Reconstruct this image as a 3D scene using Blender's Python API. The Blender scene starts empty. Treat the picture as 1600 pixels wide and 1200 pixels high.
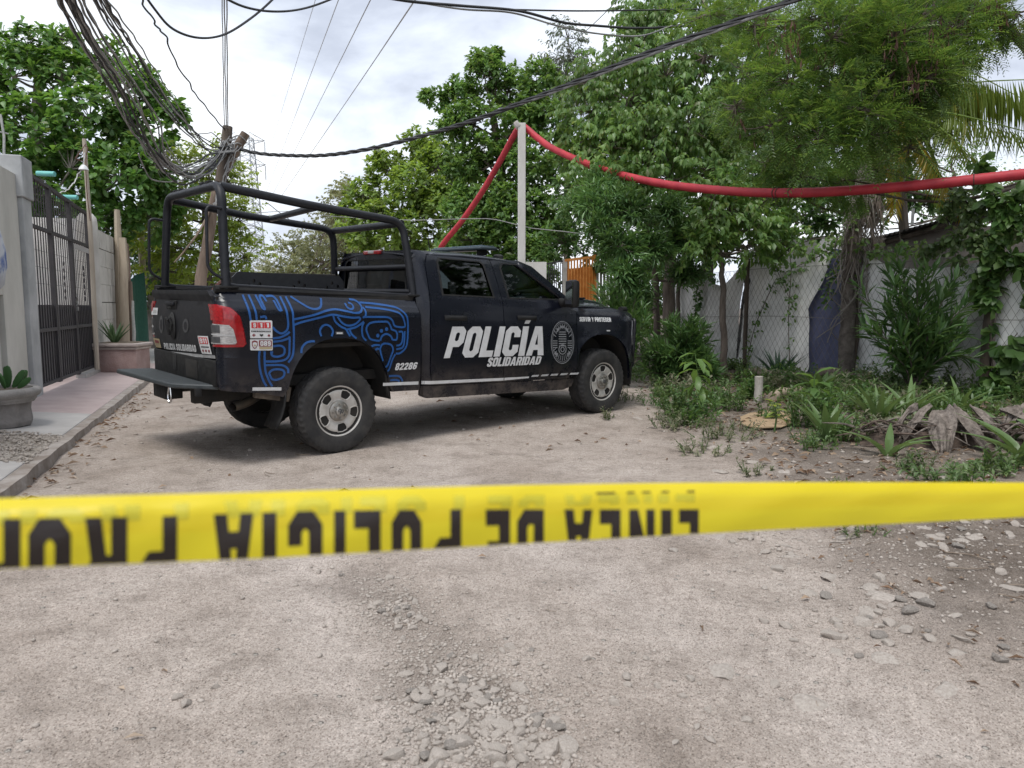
import bpy, bmesh, math, random
import numpy as np
from mathutils import Vector, Matrix, Euler
from mathutils.geometry import tessellate_polygon
random.seed(7); RNG = np.random.default_rng(11)
SC = bpy.context.scene; COL = SC.collection
R_ = math.radians
# ------------------------------------------------------------------ camera
F_PX, PITCH, CAM_H = 1167.7, 0.10306, 1.40
cam = bpy.data.cameras.new('camera'); camo = bpy.data.objects.new('camera', cam); COL.objects.link(camo)
camo.location = (0, 0, CAM_H); camo.rotation_euler = (math.pi/2-PITCH, 0, 0)
cam.sensor_width = 36; cam.lens = F_PX/1600*36; cam.clip_start = 0.05; cam.clip_end = 3000
cam.dof.use_dof = True; cam.dof.focus_distance = 8.0; cam.dof.aperture_fstop = 5.2
SC.camera = camo
# ------------------------------------------------------------------ world, sun, exposure
SUN_EL, SUN_AZ = R_(66), R_(205)          # azimuth measured from +Y towards +X
w = bpy.data.worlds.new('World'); SC.world = w; w.use_nodes = True
nt = w.node_tree; nt.nodes.clear()
def nd(t, kind, **kw):
    n = t.nodes.new(kind)
    for k, v in kw.items(): setattr(n, k, v)
    return n
out = nd(nt, 'ShaderNodeOutputWorld')
sky = nd(nt, 'ShaderNodeTexSky', sky_type='NISHITA'); sky.sun_disc = False
sky.sun_elevation = SUN_EL; sky.sun_rotation = SUN_AZ; sky.air_density = 1.2; sky.dust_density = 3
bg1 = nd(nt, 'ShaderNodeBackground'); bg1.inputs[1].default_value = 0.10
nt.links.new(sky.outputs[0], bg1.inputs[0])
tc = nd(nt, 'ShaderNodeTexCoord')
mp = nd(nt, 'ShaderNodeMapping'); mp.inputs['Scale'].default_value = (1, 1, 1.9); mp.inputs['Location'].default_value = (.35, .2, .1)
nt.links.new(tc.outputs['Generated'], mp.inputs[0])
n1 = nd(nt, 'ShaderNodeTexNoise'); n1.inputs['Scale'].default_value = 3.1; n1.inputs['Detail'].default_value = 7; n1.inputs['Roughness'].default_value = .52
n1.inputs['Distortion'].default_value = .25
nt.links.new(mp.outputs[0], n1.inputs['Vector'])
cr = nd(nt, 'ShaderNodeValToRGB')
els = cr.color_ramp.elements
els[0].position = .34; els[0].color = (.37, .41, .49, 1)
els[1].position = .60; els[1].color = (.86, .89, .93, 1)
e = els.new(.43); e.color = (.47, .51, .60, 1)
e = els.new(.51); e.color = (.65, .70, .79, 1)
nt.links.new(n1.outputs[0], cr.inputs[0])
bg2 = nd(nt, 'ShaderNodeBackground'); bg2.inputs[1].default_value = 1.0
nt.links.new(cr.outputs[0], bg2.inputs[0])
mx = nd(nt, 'ShaderNodeMixShader'); mx.inputs[0].default_value = .93
nt.links.new(bg1.outputs[0], mx.inputs[1]); nt.links.new(bg2.outputs[0], mx.inputs[2]); nt.links.new(mx.outputs[0], out.inputs[0])
sl = bpy.data.lights.new('sun', 'SUN'); slo = bpy.data.objects.new('sun', sl); COL.objects.link(slo)
sl.energy = 1.7; sl.angle = R_(25); sl.color = (1, .97, .92)
sd = Vector((math.sin(SUN_AZ)*math.cos(SUN_EL), math.cos(SUN_AZ)*math.cos(SUN_EL), math.sin(SUN_EL)))
slo.rotation_euler = sd.to_track_quat('Z', 'Y').to_euler(); slo.location = (0, 0, 30)
vs = SC.view_settings; vs.view_transform = 'Standard'; vs.look = 'None'; vs.exposure = 0.58; vs.gamma = 1; vs.use_curve_mapping = False
SC.render.engine = 'CYCLES'
cy = SC.cycles; cy.use_denoising = True; cy.max_bounces = 9; cy.diffuse_bounces = 7; cy.glossy_bounces = 3; cy.transmission_bounces = 4
cy.transparent_max_bounces = 8; cy.caustics_reflective = False; cy.caustics_refractive = False; cy.use_adaptive_sampling = True; cy.adaptive_threshold = .015
# ------------------------------------------------------------------ geometry of the view (metres in the world from what the camera sees)
_c, _s = math.cos(PITCH), math.sin(PITCH)
def ray(px, py):
    a, b = (px-800)/F_PX, -(py-600)/F_PX
    return Vector((a, _c+b*_s, -_s+b*_c))
CAM = Vector((0, 0, CAM_H))
def W(px, py, d): return CAM+ray(px, py)*d
def G(px, py, z=0.0):
    r = ray(px, py); return CAM+r*((z-CAM_H)/r.z)
# ------------------------------------------------------------------ value noise (numpy) for relief
def _hash(i, j, s):
    n = (i*374761393+j*668265263+s*1442695041) & 0x7fffffff
    n = (n ^ (n >> 13))*1274126177 & 0x7fffffff
    return ((n ^ (n >> 16)) & 0xffff)/65535.0
def vnoise(x, y, s=0):
    x = np.asarray(x, float); y = np.asarray(y, float)
    i = np.floor(x).astype(np.int64); j = np.floor(y).astype(np.int64)
    u = x-i; v = y-j; u = u*u*(3-2*u); v = v*v*(3-2*v)
    a = _hash(i, j, s); b = _hash(i+1, j, s); c = _hash(i, j+1, s); d = _hash(i+1, j+1, s)
    return (a*(1-u)+b*u)*(1-v)+(c*(1-u)+d*u)*v
def fbm(x, y, o=4, s=0):
    t = 0; a = .5
    for k in range(o):
        t = t+a*vnoise(x*2**k, y*2**k, s+k*17); a *= .5
    return t
# ------------------------------------------------------------------ materials
M = {}
def mat(name, c1, c2=None, scale=8, rough=.7, metal=0, bump=0, bscale=None, detail=5, rmp=(.35, .65), rough2=None, coat=0, spec=.5, space='Object', stretch=None, bdist=.02):
    m = bpy.data.materials.new(name); m.use_nodes = True; t = m.node_tree; p = t.nodes['Principled BSDF']
    p.inputs['Base Color'].default_value = (*c1, 1); p.inputs['Roughness'].default_value = rough; p.inputs['Metallic'].default_value = metal
    p.inputs['Coat Weight'].default_value = coat; p.inputs['Specular IOR Level'].default_value = spec
    tcn = nd(t, 'ShaderNodeTexCoord'); vec = tcn.outputs[space]
    if stretch:
        mpn = nd(t, 'ShaderNodeMapping'); mpn.inputs['Scale'].default_value = stretch; t.links.new(vec, mpn.inputs[0]); vec = mpn.outputs[0]
    if c2:
        n = nd(t, 'ShaderNodeTexNoise'); n.inputs['Scale'].default_value = scale; n.inputs['Detail'].default_value = detail; n.inputs['Roughness'].default_value = .6
        t.links.new(vec, n.inputs['Vector'])
        r = nd(t, 'ShaderNodeValToRGB'); r.color_ramp.elements[0].position = rmp[0]; r.color_ramp.elements[1].position = rmp[1]
        r.color_ramp.elements[0].color = (*c1, 1); r.color_ramp.elements[1].color = (*c2, 1)
        t.links.new(n.outputs[0], r.inputs[0]); t.links.new(r.outputs[0], p.inputs['Base Color'])
        if rough2 is not None:
            mr = nd(t, 'ShaderNodeMapRange'); mr.inputs['To Min'].default_value = rough; mr.inputs['To Max'].default_value = rough2
            mr.inputs['From Min'].default_value = rmp[0]; mr.inputs['From Max'].default_value = rmp[1]
            t.links.new(n.outputs[0], mr.inputs[0]); t.links.new(mr.outputs[0], p.inputs['Roughness'])
    if bump:
        n = nd(t, 'ShaderNodeTexNoise'); n.inputs['Scale'].default_value = bscale or scale*4; n.inputs['Detail'].default_value = 4
        t.links.new(vec, n.inputs['Vector'])
        b = nd(t, 'ShaderNodeBump'); b.inputs['Strength'].default_value = bump; b.inputs['Distance'].default_value = bdist
        t.links.new(n.outputs[0], b.inputs['Height']); t.links.new(b.outputs[0], p.inputs['Normal'])
    M[name] = m; return m
def glass_mat(name, tint, alpha, rough=.03):
    m = bpy.data.materials.new(name); m.use_nodes = True; t = m.node_tree; t.nodes.clear()
    o = nd(t, 'ShaderNodeOutputMaterial'); tr = nd(t, 'ShaderNodeBsdfTransparent'); tr.inputs[0].default_value = (*tint, 1)
    gl = nd(t, 'ShaderNodeBsdfGlossy'); gl.inputs['Roughness'].default_value = rough; gl.inputs[0].default_value = (.95, .97, 1, 1)
    fr = nd(t, 'ShaderNodeFresnel'); fr.inputs[0].default_value = 1.5
    mxx = nd(t, 'ShaderNodeMixShader'); t.links.new(fr.outputs[0], mxx.inputs[0]); t.links.new(tr.outputs[0], mxx.inputs[1]); t.links.new(gl.outputs[0], mxx.inputs[2])
    t.links.new(mxx.outputs[0], o.inputs[0]); M[name] = m; return m
def leaf_mat(name, c1, c2, c3=None, trans=.45, rough=.40, spec=.5, bright=.30):
    """leaf: colour differs leaf by leaf, light passes through"""
    if name.startswith(("leaf_", "vine", "strap")): c1, c2 = [q*k for q, k in zip(c1, (1.80, 1.48, 1.40))], [q*k for q, k in zip(c2, (1.80, 1.48, 1.40))]
    if name in ('leaf_almond', 'leaf_lime', 'leaf_mid', 'leaf_round', 'leaf_feather', 'leaf_droop', 'leaf_dark'): c1, c2 = [q*1.40 for q in c1], [q*1.38 for q in c2]
    m = bpy.data.materials.new(name); m.use_nodes = True; t = m.node_tree; p = t.nodes['Principled BSDF']; o = t.nodes['Material Output']
    g = nd(t, 'ShaderNodeNewGeometry'); r = nd(t, 'ShaderNodeValToRGB')
    r.color_ramp.elements[0].color = (*c1, 1); r.color_ramp.elements[1].color = (*c2, 1); r.color_ramp.elements[1].position = .85
    if c3: e3 = r.color_ramp.elements.new(1.0); e3.color = (*c3, 1)
    t.links.new(g.outputs['Random Per Island'], r.inputs[0])
    n = nd(t, 'ShaderNodeTexNoise'); n.inputs['Scale'].default_value = .9; n.inputs['Detail'].default_value = 2
    tcn = nd(t, 'ShaderNodeTexCoord'); t.links.new(tcn.outputs['Object'], n.inputs['Vector'])
    mr = nd(t, 'ShaderNodeMapRange'); mr.inputs['From Min'].default_value = .3; mr.inputs['From Max'].default_value = .7
    mr.inputs['To Min'].default_value = 1-bright; mr.inputs['To Max'].default_value = 1+bright; t.links.new(n.outputs[0], mr.inputs[0])
    hs = nd(t, 'ShaderNodeHueSaturation'); t.links.new(r.outputs[0], hs.inputs['Color']); t.links.new(mr.outputs[0], hs.inputs['Value'])
    t.links.new(hs.outputs[0], p.inputs['Base Color']); p.inputs['Roughness'].default_value = rough; p.inputs['Specular IOR Level'].default_value = spec
    tb = nd(t, 'ShaderNodeBsdfTranslucent'); h2 = nd(t, 'ShaderNodeHueSaturation'); h2.inputs['Hue'].default_value = .475; h2.inputs['Saturation'].default_value = 1.15; h2.inputs['Value'].default_value = 1.5
    t.links.new(hs.outputs[0], h2.inputs['Color']); t.links.new(h2.outputs[0], tb.inputs[0])
    ms = nd(t, 'ShaderNodeMixShader'); ms.inputs[0].default_value = min(.5, trans+.08)
    t.links.new(p.outputs[0], ms.inputs[1]); t.links.new(tb.outputs[0], ms.inputs[2]); t.links.new(ms.outputs[0], o.inputs[0])
    M[name] = m; return m
# ------------------------------------------------------------------ object helpers
def link(name, me, parent=None, m=None, kind=None):
    o = bpy.data.objects.new(name, me); COL.objects.link(o)
    if parent is not None: o.parent = parent
    if m is not None and me is not None and not me.materials:
        for q in (m if isinstance(m, (list, tuple)) else [m]): me.materials.append(M[q] if isinstance(q, str) else q)
    if kind: o['kind'] = kind
    return o
def tag(o, label, cat, group=None, kind=None):
    o['label'] = label; o['category'] = cat
    if group: o['group'] = group
    if kind: o['kind'] = kind
    return o
def empty(name, loc=(0, 0, 0), rot=(0, 0, 0)):
    o = bpy.data.objects.new(name, None); COL.objects.link(o); o.location = loc; o.rotation_euler = rot; o.empty_display_size = .2; return o
def copy_tree(o, parent=None):
    c = o.copy(); COL.objects.link(c)
    if parent is not None: c.parent = parent
    for ch in list(o.children): copy_tree(ch, c)
    return c
class MB:
    """collects vertices and faces, then links them as one mesh"""
    def __init__(s): s.v = []; s.f = []; s.mi = []; s.cm = 0
    def add(s, v, f):
        b = len(s.v); s.v += [tuple(q) for q in v]; s.f += [tuple(b+i for i in q) for q in f]; s.mi += [s.cm]*len(f); return s
    def box(s, c, sz, rot=None, bev=0):
        x, y, z = sz[0]/2, sz[1]/2, sz[2]/2
        if bev:
            bm = bmesh.new(); bmesh.ops.create_cube(bm, size=1)
            for q in bm.verts: q.co = Vector((q.co.x*sz[0], q.co.y*sz[1], q.co.z*sz[2]))
            bmesh.ops.bevel(bm, geom=bm.edges[:], offset=bev, segments=2, affect='EDGES', profile=.5)
            bm.verts.index_update(); V = [q.co.copy() for q in bm.verts]; Fc = [[q.index for q in f.verts] for f in bm.faces]; bm.free()
        else:
            V = [Vector(q) for q in ((-x,-y,-z),(x,-y,-z),(x,y,-z),(-x,y,-z),(-x,-y,z),(x,-y,z),(x,y,z),(-x,y,z))]
            Fc = [(3,2,1,0),(4,5,6,7),(0,1,5,4),(1,2,6,5),(2,3,7,6),(3,0,4,7)]
        if rot is not None: V = [rot @ q for q in V]
        return s.add([q+Vector(c) for q in V], Fc)
    def tube(s, pts, r, n=8, cap=True, wob=0):
        pts = [Vector(p) for p in pts]; k = len(pts)
        rs = list(r) if hasattr(r, '__len__') else [r]*k
        V = []; Fc = []; up = None
        for i, p in enumerate(pts):
            d = (pts[min(i+1, k-1)]-pts[max(i-1, 0)])
            d = d.normalized() if d.length > 1e-9 else Vector((0, 0, 1))
            if up is None: up = Vector((0, 0, 1)) if abs(d.z) < .9 else Vector((1, 0, 0))
            a = d.cross(up)
            if a.length < 1e-5: a = d.cross(Vector((1, .3, 0)))
            a.normalize(); b = a.cross(d); up = b
            for j in range(n):
                t = 2*math.pi*j/n; rr = rs[i]*(1+(random.uniform(-wob, wob) if wob else 0))
                V.append(p+a*(rr*math.cos(t))+b*(rr*math.sin(t)))
        for i in range(k-1):
            for j in range(n): Fc.append((i*n+j, i*n+(j+1) % n, (i+1)*n+(j+1) % n, (i+1)*n+j))
        if cap: Fc += [tuple(range(n-1, -1, -1)), tuple((k-1)*n+j for j in range(n))]
        return s.add(V, Fc)
    def lathe(s, prof, o=(0, 0, 0), ax='z', n=24, a0=0, rfun=None, close=False):
        V = []; Fc = []; m = len(prof)
        for i in range(n):
            t = 2*math.pi*i/n+a0
            for k, (r, h) in enumerate(prof):
                if rfun: r = rfun(i, k, r)
                x, y = r*math.cos(t), r*math.sin(t)
                V.append(Vector(o)+(Vector((x, y, h)) if ax == 'z' else Vector((x, h, y)) if ax == 'y' else Vector((h, x, y))))
        for i in range(n):
            for k in range(m-1+(1 if close else 0)):
                k2 = (k+1) % m; i2 = (i+1) % n
                Fc.append((i*m+k, i2*m+k, i2*m+k2, i*m+k2))
        return s.add(V, Fc)
    def grid(s, fn, nu, nv):
        V = [fn(i/(nu-1), j/(nv-1)) for i in range(nu) for j in range(nv)]
        Fc = [(i*nv+j, (i+1)*nv+j, (i+1)*nv+j+1, i*nv+j+1) for i in range(nu-1) for j in range(nv-1)]
        return s.add(V, Fc)
    def prism(s, poly, a, b):
        """poly: points p(t) pairs; a,b functions 2d->3d for the two caps"""
        n = len(poly); V = [a(*q) for q in poly]+[b(*q) for q in poly]
        Fc = [tuple(range(n-1, -1, -1)), tuple(range(n, 2*n))]+[(i, (i+1) % n, n+(i+1) % n, n+i) for i in range(n)]
        return s.add(V, Fc)
    def xf(s, fn): s.v = [tuple(fn(Vector(q))) for q in s.v]; return s
    def build(s, name, m, parent=None, smooth=40, kind=None, fix=True):
        me = bpy.data.meshes.new(name); me.from_pydata(s.v, [], s.f)
        if isinstance(m, (list, tuple)): me.polygons.foreach_set('material_index', s.mi)
        if fix:
            bm = bmesh.new(); bm.from_mesh(me); bmesh.ops.recalc_face_normals(bm, faces=bm.faces[:]); bm.to_mesh(me); bm.free()
        if smooth:
            me.polygons.foreach_set('use_smooth', [True]*len(me.polygons)); me.set_sharp_from_angle(angle=R_(smooth))
        me.update(); return link(name, me, parent, m, kind)
def np_mesh(name, V, Fq, m, parent=None, kind=None, smooth=False, attr=None):
    """fast mesh from arrays (all faces with the same number of corners)"""
    me = bpy.data.meshes.new(name); V = np.asarray(V, np.float32); Fq = np.asarray(Fq, np.int32); k = Fq.shape[1]
    me.vertices.add(len(V)); me.vertices.foreach_set('co', V.ravel())
    me.loops.add(Fq.size); me.loops.foreach_set('vertex_index', Fq.ravel())
    me.polygons.add(len(Fq)); me.polygons.foreach_set('loop_start', np.arange(0, Fq.size, k, dtype=np.int32))
    if smooth: me.polygons.foreach_set('use_smooth', np.ones(len(Fq), bool))
    me.update(calc_edges=True)
    if attr:
        for an, av in attr.items():
            a = me.attributes.new(an, 'FLOAT', 'POINT'); a.data.foreach_set('value', np.asarray(av, np.float32))
    return link(name, me, parent, m, kind)
def cat(pts, n=12):
    """smooth curve through points"""
    P = [Vector(p) for p in pts]; P = [P[0]*2-P[1]]+P+[P[-1]*2-P[-2]]; o = []
    for i in range(1, len(P)-2):
        for k in range(n):
            t = k/n; a, b, c, d = P[i-1], P[i], P[i+1], P[i+2]
            o.append(.5*((2*b)+(c-a)*t+(2*a-5*b+4*c-d)*t*t+(3*b-a-3*c+d)*t**3))
    o.append(P[-2]); return o
def fillet(pts, r, n=6):
    P = [Vector(p) for p in pts]; o = [P[0]]
    for i in range(1, len(P)-1):
        a = (P[i-1]-P[i]); b = (P[i+1]-P[i]); rr = min(r, a.length*.45, b.length*.45)
        p0 = P[i]+a.normalized()*rr; p1 = P[i]+b.normalized()*rr
        for k in range(n+1):
            t = k/n; o.append(p0*(1-t)**2+P[i]*2*t*(1-t)+p1*t*t)
    o.append(P[-1]); return o
def sheet(loops, fmap, name, m, parent=None, xs=(), zs=(), thick=None, smooth=40):
    """2-D outline with holes, cut along xs / zs, bent onto a surface by fmap; thick = vector along which the rim is turned in"""
    bm = bmesh.new()
    for one in (loops if isinstance(loops[0][0], list) else [loops]):     # a list of outlines with holes, or just one
        L = [[Vector((a, b, 0)) for a, b in lp] for lp in one]
        V = [bm.verts.new(q) for lp in L for q in lp]
        for t in tessellate_polygon(L):
            try: bm.faces.new([V[i] for i in t])
            except ValueError: pass
    for x in xs: bmesh.ops.bisect_plane(bm, geom=bm.verts[:]+bm.edges[:]+bm.faces[:], plane_co=(x, 0, 0), plane_no=(1, 0, 0), dist=1e-5)
    for z in zs: bmesh.ops.bisect_plane(bm, geom=bm.verts[:]+bm.edges[:]+bm.faces[:], plane_co=(0, z, 0), plane_no=(0, 1, 0), dist=1e-5)
    for v in bm.verts: v.co = fmap(v.co.x, v.co.y)
    bmesh.ops.recalc_face_normals(bm, faces=bm.faces[:])
    if thick is not None:
        be = [q for q in bm.edges if len(q.link_faces) == 1]
        r = bmesh.ops.extrude_edge_only(bm, edges=be)
        for v in [q for q in r['geom'] if isinstance(q, bmesh.types.BMVert)]:
            v.co += thick(v.co) if callable(thick) else Vector(thick)
        bmesh.ops.recalc_face_normals(bm, faces=bm.faces[:])
    me = bpy.data.meshes.new(name); bm.to_mesh(me); bm.free()
    if smooth:
        me.polygons.foreach_set('use_smooth', [True]*len(me.polygons)); me.set_sharp_from_angle(angle=R_(smooth))
    return link(name, me, parent, m)
def fr(a, b, st):
    n = max(1, int(round((b-a)/st))); return [a+(b-a)*i/n for i in range(1, n)]
# ------------------------------------------------------------------ block lettering: outlines (first loop) and counters
def _cr(x0, y0, x1, y1, c): return [(x0+c, y0), (x1-c, y0), (x1, y0+c), (x1, y1-c), (x1-c, y1), (x0+c, y1), (x0, y1-c), (x0, y0+c)]
GL = {
 'I': (2.3, [[(0,0),(2.3,0),(2.3,10),(0,10)]]),
 'L': (5, [[(0,0),(5,0),(5,2.1),(2.3,2.1),(2.3,10),(0,10)]]),
 'O': (6, [_cr(0,0,6,10,1.5), _cr(2.3,2,3.7,8,.5)]),
 '0': (6, [_cr(0,0,6,10,1.5), _cr(2.3,2,3.7,8,.5)]),
 'P': (5.9, [[(0,0),(2.3,0),(2.3,3.5),(4.5,3.5),(5.9,4.9),(5.9,8.6),(4.5,10),(0,10)], _cr(2.3,5.4,3.7,8.1,.4)]),
 'R': (6, [[(0,0),(2.3,0),(2.3,3.7),(3.0,3.7),(3.7,0),(6,0),(5.2,4.1),(5.9,5),(5.9,8.6),(4.5,10),(0,10)], _cr(2.3,5.5,3.7,8.1,.4)]),
 'C': (5.8, [[(1.5,0),(4.3,0),(5.8,1.5),(5.8,3.8),(3.5,3.8),(3.5,2.4),(3.1,2),(2.7,2),(2.3,2.4),(2.3,7.6),(2.7,8),(3.1,8),(3.5,7.6),(3.5,6.4),(5.8,6.4),(5.8,8.5),(4.3,10),(1.5,10),(0,8.5),(0,1.5)]]),
 'G': (5.9, [[(1.5,0),(4.4,0),(5.9,1.5),(5.9,5.4),(3,5.4),(3,3.8),(3.6,3.8),(3.6,2.4),(3.2,2),(2.7,2),(2.3,2.4),(2.3,7.6),(2.7,8),(3.2,8),(3.6,7.6),(3.6,6.6),(5.9,6.6),(5.9,8.5),(4.4,10),(1.5,10),(0,8.5),(0,1.5)]]),
 'A': (6.6, [[(0,0),(2.2,0),(2.5,1.9),(4.1,1.9),(4.4,0),(6.6,0),(4.7,10),(1.9,10)], [(2.8,3.7),(3.8,3.7),(3.3,7.4)]]),
 'S': (5.7, [[(1.4,0),(4.3,0),(5.7,1.4),(5.7,4.3),(2.3,7.1),(2.3,7.7),(2.6,8),(3.1,8),(3.4,7.7),(3.4,6.8),(5.7,6.8),(5.7,8.6),(4.3,10),(1.4,10),(0,8.6),(0,6),(3.4,3.2),(3.4,2.3),(3.1,2),(2.6,2),(2.3,2.3),(2.3,3.3),(0,3.3),(0,1.4)]]),
 'D': (6, [[(0,0),(4.4,0),(6,1.6),(6,8.4),(4.4,10),(0,10)], [(2.3,2),(3.3,2),(3.7,2.4),(3.7,7.6),(3.3,8),(2.3,8)]]),
 'E': (5, [[(0,0),(5,0),(5,2.1),(2.3,2.1),(2.3,4.1),(4.6,4.1),(4.6,6),(2.3,6),(2.3,7.9),(5,7.9),(5,10),(0,10)]]),
 'V': (6.4, [[(2,0),(4.4,0),(6.4,10),(4.2,10),(3.2,3.6),(2.2,10),(0,10)]]),
 'Y': (6.2, [[(2,0),(4.2,0),(4.2,3.8),(6.2,10),(4,10),(3.1,6.2),(2.2,10),(0,10),(2,3.8)]]),
 'T': (5.4, [[(1.6,0),(3.8,0),(3.8,7.9),(5.4,7.9),(5.4,10),(0,10),(0,7.9),(1.6,7.9)]]),
 'N': (6.4, [[(0,0),(2.1,0),(2.1,5.4),(4.1,0),(6.4,0),(6.4,10),(4.3,10),(4.3,4.6),(2.3,10),(0,10)]]),
 'M': (7.6, [[(0,0),(2,0),(2,6),(3.2,1.6),(4.4,1.6),(5.6,6),(5.6,0),(7.6,0),(7.6,10),(5,10),(3.8,5.6),(2.6,10),(0,10)]]),
 'H': (6, [[(0,0),(2.3,0),(2.3,4),(3.7,4),(3.7,0),(6,0),(6,10),(3.7,10),(3.7,6.1),(2.3,6.1),(2.3,10),(0,10)]]),
 'B': (6, [[(0,0),(4.5,0),(6,1.4),(6,4.1),(5.1,5.1),(5.9,6.1),(5.9,8.6),(4.5,10),(0,10)], _cr(2.3,1.9,3.7,4.2,.3), _cr(2.3,5.9,3.6,8.1,.3)]),
 '1': (3.6, [[(1.3,0),(3.6,0),(3.6,10),(1.7,10),(0,8.7),(0,7),(1.3,7.4)]]),
 '2': (5.8, [[(0,0),(5.8,0),(5.8,2),(2.9,2),(5.8,5.6),(5.8,8.5),(4.3,10),(1.5,10),(0,8.5),(0,6.6),(2.3,6.6),(2.3,7.7),(2.6,8),(3.2,8),(3.5,7.7),(3.5,6.1),(0,2)]]),
 '6': (5.8, [[(1.5,0),(4.3,0),(5.8,1.5),(5.8,4.8),(4.5,6.1),(2.3,6.1),(2.3,7.6),(2.7,8),(3.1,8),(3.5,7.6),(3.5,7),(5.8,7),(5.8,8.5),(4.3,10),(1.5,10),(0,8.5),(0,1.5)], _cr(2.3,1.9,3.5,4.3,.3)]),
 '9': (5.8, [[(4.3,10),(1.5,10),(0,8.5),(0,5.2),(1.3,3.9),(3.5,3.9),(3.5,2.4),(3.1,2),(2.7,2),(2.3,2.4),(2.3,3),(0,3),(0,1.5),(1.5,0),(4.3,0),(5.8,1.5),(5.8,8.5)], _cr(2.3,5.7,3.5,8.1,.3)]),
 '8': (5.8, [[(1.4,0),(4.4,0),(5.8,1.4),(5.8,4.2),(5,5.1),(5.7,6),(5.7,8.6),(4.3,10),(1.5,10),(.1,8.6),(.1,6),(.8,5.1),(0,4.2),(0,1.4)], _cr(2.3,1.9,3.5,4.2,.3), _cr(2.3,5.9,3.5,8.1,.3)]),
}
def glyphs(txt, gap=.9):
    """list of (char, loops in 0..1 x 0..1 (cap height), accents above)"""
    x = 0; o = []
    for ch in txt:
        if ch == ' ': x += 3.2; continue
        acc = ch == 'Í'; wd, lp = GL['I' if acc else ch]
        o.append((ch, [[(x+a, b) for a, b in q] for q in lp]))
        if acc: o.append(('´', [[(x+.3, 10.9), (x+2.1, 10.9), (x+3.6, 13.4), (x+1.3, 13.4)]]))
        x += wd+gap
    tot = x-gap
    return [(c, [[(a/tot, b/10) for a, b in q] for q in lp]) for c, lp in o]
def quad(u, v, bl, br, tl, tr):
    return ((1-u)*(1-v)*bl[0]+u*(1-v)*br[0]+(1-u)*v*tl[0]+u*v*tr[0], (1-u)*(1-v)*bl[1]+u*(1-v)*br[1]+(1-u)*v*tl[1]+u*v*tr[1])
# ================================================================== POLICE PICKUP
TRK_LOC, TRK_ROT = Vector((-2.32634, 7.93574, 0)), Euler((.0219, -.00989, .71855), 'XYZ')
TRK = empty('police_pickup', TRK_LOC, TRK_ROT)
tag(TRK, 'black four door police pickup with a tube cage over its bed parked across the road', 'pickup truck')
TM = TRK_ROT.to_matrix(); TMI = TM.transposed()
RK = .038                                             # the body sits a little nose down on its springs
def sh(p): return Vector((p[0], p[1], p[2]-RK*p[0]))
def TPX(px, py, y=None, x=None):
    """where the sight line of a point meets the truck plane y=... (gives x,z) or x=... (gives y,z), body heights"""
    o = TMI @ (CAM-TRK_LOC); d = TMI @ ray(px, py)
    t = (y-o.y)/d.y if y is not None else (x-o.x)/d.x
    q = o+d*t; z = q.z+RK*q.x
    return (q.x, z) if y is not None else (q.y, z)
def body_paint():
    m = mat('body_paint', (.0042, .0054, .0112), rough=.24, coat=.30, spec=.28); t = m.node_tree; p = t.nodes['Principled BSDF']; p.inputs['Coat Roughness'].default_value = .12
    tcn = nd(t, 'ShaderNodeTexCoord'); sx = nd(t, 'ShaderNodeSeparateXYZ'); t.links.new(tcn.outputs['Object'], sx.inputs[0])
    a = nd(t, 'ShaderNodeMath', operation='MULTIPLY_ADD'); a.inputs[1].default_value = RK; t.links.new(sx.outputs[0], a.inputs[0]); t.links.new(sx.outputs[2], a.inputs[2])
    mr = nd(t, 'ShaderNodeMapRange'); mr.inputs['From Min'].default_value = .86; mr.inputs['From Max'].default_value = .5; t.links.new(a.outputs[0], mr.inputs[0])
    n = nd(t, 'ShaderNodeTexNoise'); n.inputs['Scale'].default_value = 5; n.inputs['Detail'].default_value = 8; n.inputs['Roughness'].default_value = .7; t.links.new(tcn.outputs['Object'], n.inputs['Vector'])
    r = nd(t, 'ShaderNodeValToRGB'); r.color_ramp.elements[0].position = .42; r.color_ramp.elements[1].position = .8; t.links.new(n.outputs[0], r.inputs[0])
    mm = nd(t, 'ShaderNodeMath', operation='MULTIPLY'); t.links.new(mr.outputs[0], mm.inputs[0]); t.links.new(r.outputs[0], mm.inputs[1])
    ad = nd(t, 'ShaderNodeMath', operation='MULTIPLY_ADD'); ad.inputs[1].default_value = .75; ad.inputs[2].default_value = .004; t.links.new(mm.outputs[0], ad.inputs[0])
    mix = nd(t, 'ShaderNodeMix', data_type='RGBA'); mix.inputs[6].default_value = (.0042, .0054, .0112, 1); mix.inputs[7].default_value = (.22, .18, .15, 1)
    t.links.new(ad.outputs[0], mix.inputs[0]); t.links.new(mix.outputs[2], p.inputs['Base Color'])
    rr = nd(t, 'ShaderNodeMapRange'); rr.inputs['To Min'].default_value = .22; rr.inputs['To Max'].default_value = .34; t.links.new(n.outputs[0], rr.inputs[0]); t.links.new(rr.outputs[0], p.inputs['Roughness'])
    n2 = nd(t, 'ShaderNodeTexNoise'); n2.inputs['Scale'].default_value = 3.; t.links.new(tcn.outputs['Object'], n2.inputs['Vector'])
    b = nd(t, 'ShaderNodeBump'); b.inputs['Strength'].default_value = .12; b.inputs['Distance'].default_value = .012; t.links.new(n2.outputs[0], b.inputs['Height']); t.links.new(b.outputs[0], p.inputs['Normal'])
body_paint()
mat('trim_black', (.009, .009, .010), (.02, .0195, .019), 14, .55, rough2=.75, spec=.3)
mat('tailgate_paint', (.013, .013, .016), (.019, .019, .022), 6, .42, rough2=.55, spec=.35)
mat('under_black', (.010, .010, .010), (.028, .024, .02), 5, .85)
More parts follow.
